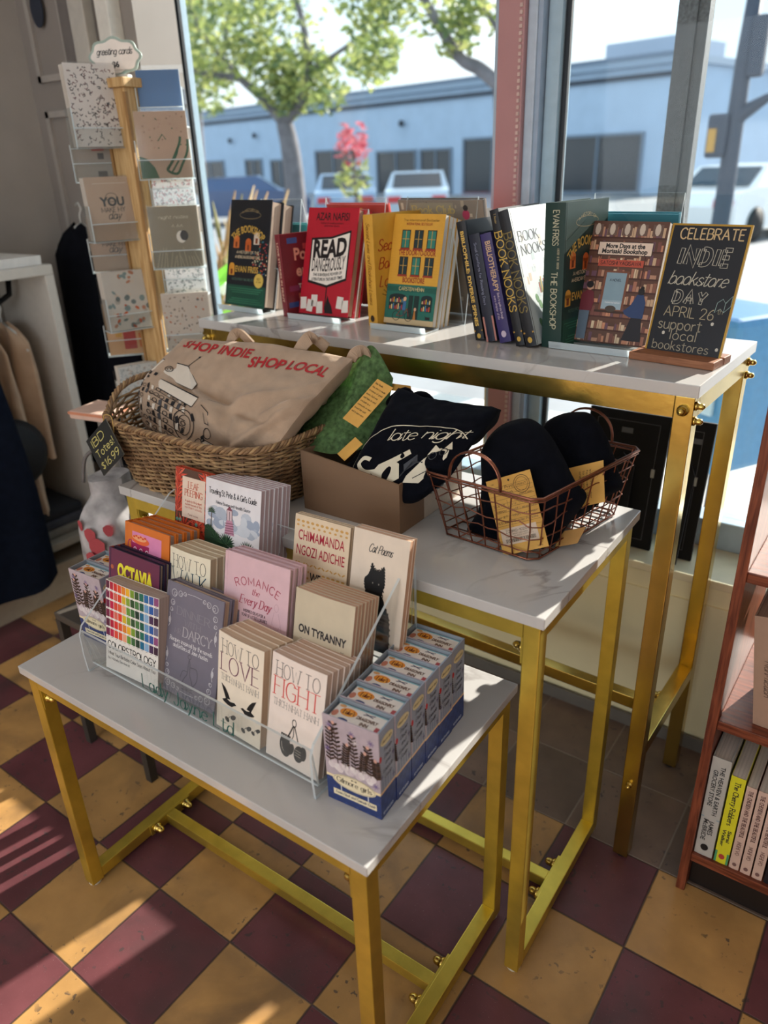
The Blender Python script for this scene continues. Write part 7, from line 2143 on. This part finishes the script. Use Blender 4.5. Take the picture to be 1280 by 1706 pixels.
# floral gift bag and orange-edged tray below the basket
FLO = M('#a6a3a4', .7, var=.45, scale=22)
fb = thing('gift_bag', 'grey floral printed bag with red blotches hanging left of the middle table', 'bag', (-1.19, -.10, .39))
def fbs(u, v):
    an = 2 * PI * u; r = .5 + .5 * math.sin(PI * min(1, v * 1.1 + .05)) ** .6
    return Vector((.078 * r * math.cos(an) + .012 * mnoise.noise(Vector((an, v * 4, 1))), .092 * r * math.sin(an) + .012 * mnoise.noise(Vector((an, v * 4, 6))), .33 * v))
mb = MB(); mb.grid(fbs, 36, 26, FLO); mb.face([fbs(k / 36, 0) for k in range(36)][::-1], FLO); mb.face([fbs(k / 36, 1) for k in range(36)], FLO)
RD = M('#a8434a', .7)
for (u, v, s) in ((.80, .66, .016), (.83, .58, .020), (.79, .50, .015), (.86, .46, .012), (.78, .18, .014), (.93, .30, .012), (.70, .40, .012), (.74, .72, .010), (.88, .70, .011)):
    p = fbs(u, v); nn = Vector((p.x, p.y, 0)).normalized(); tt3 = nn.cross(Vector((0, 0, 1)))
    mb.face([p + nn * .004 + tt3 * s * math.cos(k * PI / 5) * (1 + .2 * math.sin(k * 2)) + Vector((0, 0, 1.3 * s * math.sin(k * PI / 5))) for k in range(10)], RD)
mb.build('bag', fb)
mb = MB()
for s in (-1, 1): mb.tube(catmull([(-.02, .05 * s, .325), (-.01, .04 * s, .38), (.01, -.0 + .02 * s, .40)], 4), .004, M('#6f6a68', .7), 6)
mb.build('handles', fb)
stn = thing('side_stand', 'low dark display stand with a pale top holding the floral bag', 'stand', (-1.19, -.10, 0))
mb = MB(); mb.box(-.13, .13, -.13, .13, .37, .3895, M('#4a443e', .6), bev=.003); mb.build('top', stn)
for sx in (-1, 1):
    for sy in (-1, 1):
        mb = MB(); mb.box(sx * .12 - .01, sx * .12 + .01, sy * .12 - .01, sy * .12 + .01, 0, .37, M('#3a3632', .6)); mb.build('leg', stn)
q = at_x(158, 682, -1.42)
tr_ = thing('card_tray', 'pinkish tray with orange edges behind the left corner of the wicker basket', 'tray', (q.x, q.y + .02, q.z - .02), (0, 0, .2))
mb = MB(); mb.box(-.06, .06, -.05, .05, 0, .02, M('#d9b8a8', .6), bev=.003); mb.build('tray', tr_)
mb = MB(); mb.box(-.062, .062, -.052, .052, .012, .018, M('#d08a6a', .6)); mb.build('rim', tr_)
mb = MB(); mb.box(-.012, .012, -.012, .012, -(q.z - .02) + .001, 0, M('#8a8580', .5)); mb.build('stem', tr_)
mb = MB(); mb.box(-.10, .10, -.10, .10, -(q.z - .02), -(q.z - .02) + .015, M('#8a8580', .5)); mb.build('foot', tr_)

# ---------------------------------------------------------------- bookcase at the right
BX, BY, BDp = .040, .180, .30
bc = thing('wooden_bookcase', 'red-brown wooden bookcase at the right edge', 'bookcase', (BX, BY, 0))
def bb(name, x0, x1, y0, y1, z0, z1, m, bev=.0015):
    mb = MB(); mb.box(x0, x1, y0, y1, z0, z1, m, bev=bev); return mb.build(name, bc)
bb('side_panel', 0, .0165, 0, BDp, 0, 1.24, REDWOOD); bb('side_panel', .86, .8765, 0, BDp, 0, 1.24, REDWOOD)
for z in (.1004, .4236, .7200, 1.0200):
    bb('shelf', .0165, .86, .004, BDp, z - .019, z, REDSHELF)
bb('top_board', -.006, .8825, -.004, BDp, 1.24, 1.26, REDSHELF)
bb('plinth', .0165, .86, .03, .045, 0, .081, M('#1a1210', .5))
def shelf_spine(label, pxl, pxr, pyb, ztop, col, sp, depth=.15, z=.1004, page='#d8cbbf', hard=False, y=BY + .012, group='books on the bottom shelf', spc=None, art=None):
    a_, b_ = at_y(pxl, pyb, y), at_y(pxr, pyb, y)
    w = b_.x - a_.x
    return make_book('paperback_book' if not hard else 'hardback_book', label, 'book', (b_.x, y, z + .0005), 90, 0, 0, depth, ztop - z, w, col, page, art, sp, hard, 0, group, None, spc), b_.x
zt = at_y(1186, 1264, BY + .012).z
shelf_spine('thick grey-white hardback with dark lettering, first on the bottom shelf', 1154.5, 1186.0, 1428, zt + .008, '#b9b5ae', sp_multi(('THE HEAVEN & EARTH', '#2a2a2c', .0080, .44, .93, .66, 'bold', -.01), ('GROCERY STORE', '#2a2a2c', .0080, .52, .88, .32, 'bold', -.01), ('JAMES', '#2a2a2c', .0085, .23, .38, .64, 'bold', -.01), ('McBRIDE', '#2a2a2c', .0085, .16, .38, .32, 'bold', -.01), ('logo', .09, '#1c1c1e'), ('band', .395, .405, '#8aa0ac')), hard=True, depth=.16)
zt = at_y(1222, 1297, BY + .012).z
shelf_spine('yellow spined paperback with a green foot, second on the bottom shelf', 1187.5, 1212.5, 1438, zt + .006, '#ddd62f', sp_multi(('band', 0, .13, '#4f9a6a'), ('The Cherry Robbers', '#2c2a2e', .0085, .46, .95, .54, 'serif', .15), ('Sarai', '#2c2a2e', .0060, .26, .40, .70, 'bold', .0), ('Walker', '#2c2a2e', .0060, .20, .40, .34, 'bold', .0), ('logo', .08, '#b8453a')))
zt = at_y(1252, 1312, BY + .012).z
for i, (l, r) in enumerate(((1213.5, 1231.0), (1232.0, 1250.5), (1251.5, 1270.0))):
    shelf_spine('%s of three pinkish paperbacks with the same dark spine title, from the left' % ['first', 'second', 'third'][i], l, r, 1446 + 8 * i, zt, '#d3b3a3', sp_multi(('THE CHOSEN AND THE BEAUTIFUL', '#5a3a3a', .0062, .40, .96, .52, 'serif', .15), ('NGHI VO', '#6a4a48', .0062, .18, .34, .52, 'serif', .13), ('logo', .06, '#7a5a56')), spc=None)
shelf_spine('dark spined book at the right of the pinkish paperbacks', 1271.5, 1292, 1470, zt - .01, '#1c1c22', None)
xx = at_y(1292, 1470, BY + .012).x + .002
for i in range(12):
    w = random.uniform(.018, .034)
    make_book('paperback_book', ['red', 'navy', 'cream', 'green', 'grey', 'orange', 'blue', 'brown', 'white', 'teal', 'plum', 'tan'][i] + ' spined book further right on the bottom shelf', 'book', (xx + w, BY + .012, .1009), 90, 0, 0, .14, random.uniform(.19, .225), w, ['#8f2f2c', '#26304f', '#d8cbb0', '#3f5a44', '#77757a', '#c87a3a', '#3a5f8a', '#6a4a38', '#e0dcd6', '#2f6a6a', '#5a3450', '#b8986f'][i], '#d8cbbf', None, None, False, 0, 'books on the bottom shelf')
    xx += w + .0012
# paper-wrapped books leaning on the middle shelf
PAPER = '#b3917a'
def wrapped(label, px_t, px_b, w, lean, H, text):
    q = at_y(px_b[0], px_b[1], BY + .03)
    b = make_book('wrapped_book', label, 'book', (q.x + w, BY + .03, .4241 + w * math.sin(math.radians(lean)) * .2), 90, lean, 0, .17, H, w, PAPER, PAPER, None, text, True, 0, 'paper-wrapped books', None, '#a98a76')
    return b
wrapped('kraft paper wrapped book with handwriting, leftmost on the middle bookcase shelf', None, (1252, 1216), .036, 8.5, .215, sp_multi(('Non-fiction', '#4a3a34', .010, .30, .62, .60, 'script', .08)))
wrapped('second kraft paper wrapped book leaning behind the first on the middle shelf', None, (1290, 1232), .034, 8.5, .210, None)
wrapped('third kraft paper wrapped book on the middle shelf', None, (1326, 1246), .034, 8.5, .215, None)

# ---------------------------------------------------------------- black picture frames leaning on the window sill
BLKF = M('#0c0d12', .75, var=.2, scale=40, spec=.2)
def frame_back(label, pxl, pxr, pyt, y, W=None):
    a_, b_ = at_y(pxl, pyt[0], y), at_y(pxr, pyt[1], y)
    w = b_.x - a_.x
    h = (a_.z + b_.z) / 2 - SILLZ
    t = thing('framed_picture', label, 'frame', (a_.x, y - .05, SILLZ + .0005), (-math.radians(9), 0, 0), 'black picture frames on the sill')
    mb = MB(); mb.box(0, w, 0, .012, 0, h, BLKF, bev=.002); mb.build('back_board', t)
    g = M('#4a4c52', .5)
    mb = MB()
    m_ = .022
    for (x0, x1, z0, z1) in ((m_, w - m_, h - m_ - .001, h - m_), (m_, w - m_, m_, m_ + .001), (m_, m_ + .001, m_, h - m_), (w - m_ - .001, w - m_, m_, h - m_)): mb.box(x0, x1, -.0008, .0, z0, z1, g)
    mb.build('backing_edge', t)
    mb = MB(); mb.box(w / 2 - .013, w / 2 + .013, -.002, 0, h - .05, h - .038, g); mb.build('hanger', t)
    mb = MB(); mb.box(w - m_ - .004, w - m_ + .004, -.003, 0, h * .55, h * .55 + .02, M('#7a7c80', .4, metal=.7)); mb.build('turn_button', t)
    mb = MB(); mb.slab([(w * .38, -.002, h * .62), (w * .50, -.002, h * .70), (w * .66, -.002, h * .62), (w * .72, -.045, .0), (w * .40, -.045, .0)], (0, -1, 0), .004, BLKF, M('#55565c', .5)); mb.build('easel_leg', t)
    return t
frame_back('black picture frame with a folding leg on the sill, left of the brass table leg', 985, 1122, (675, 691), .70)
frame_back('second black picture frame on the sill, between the two brass table legs', 1140, 1196, (697, 703), .70)
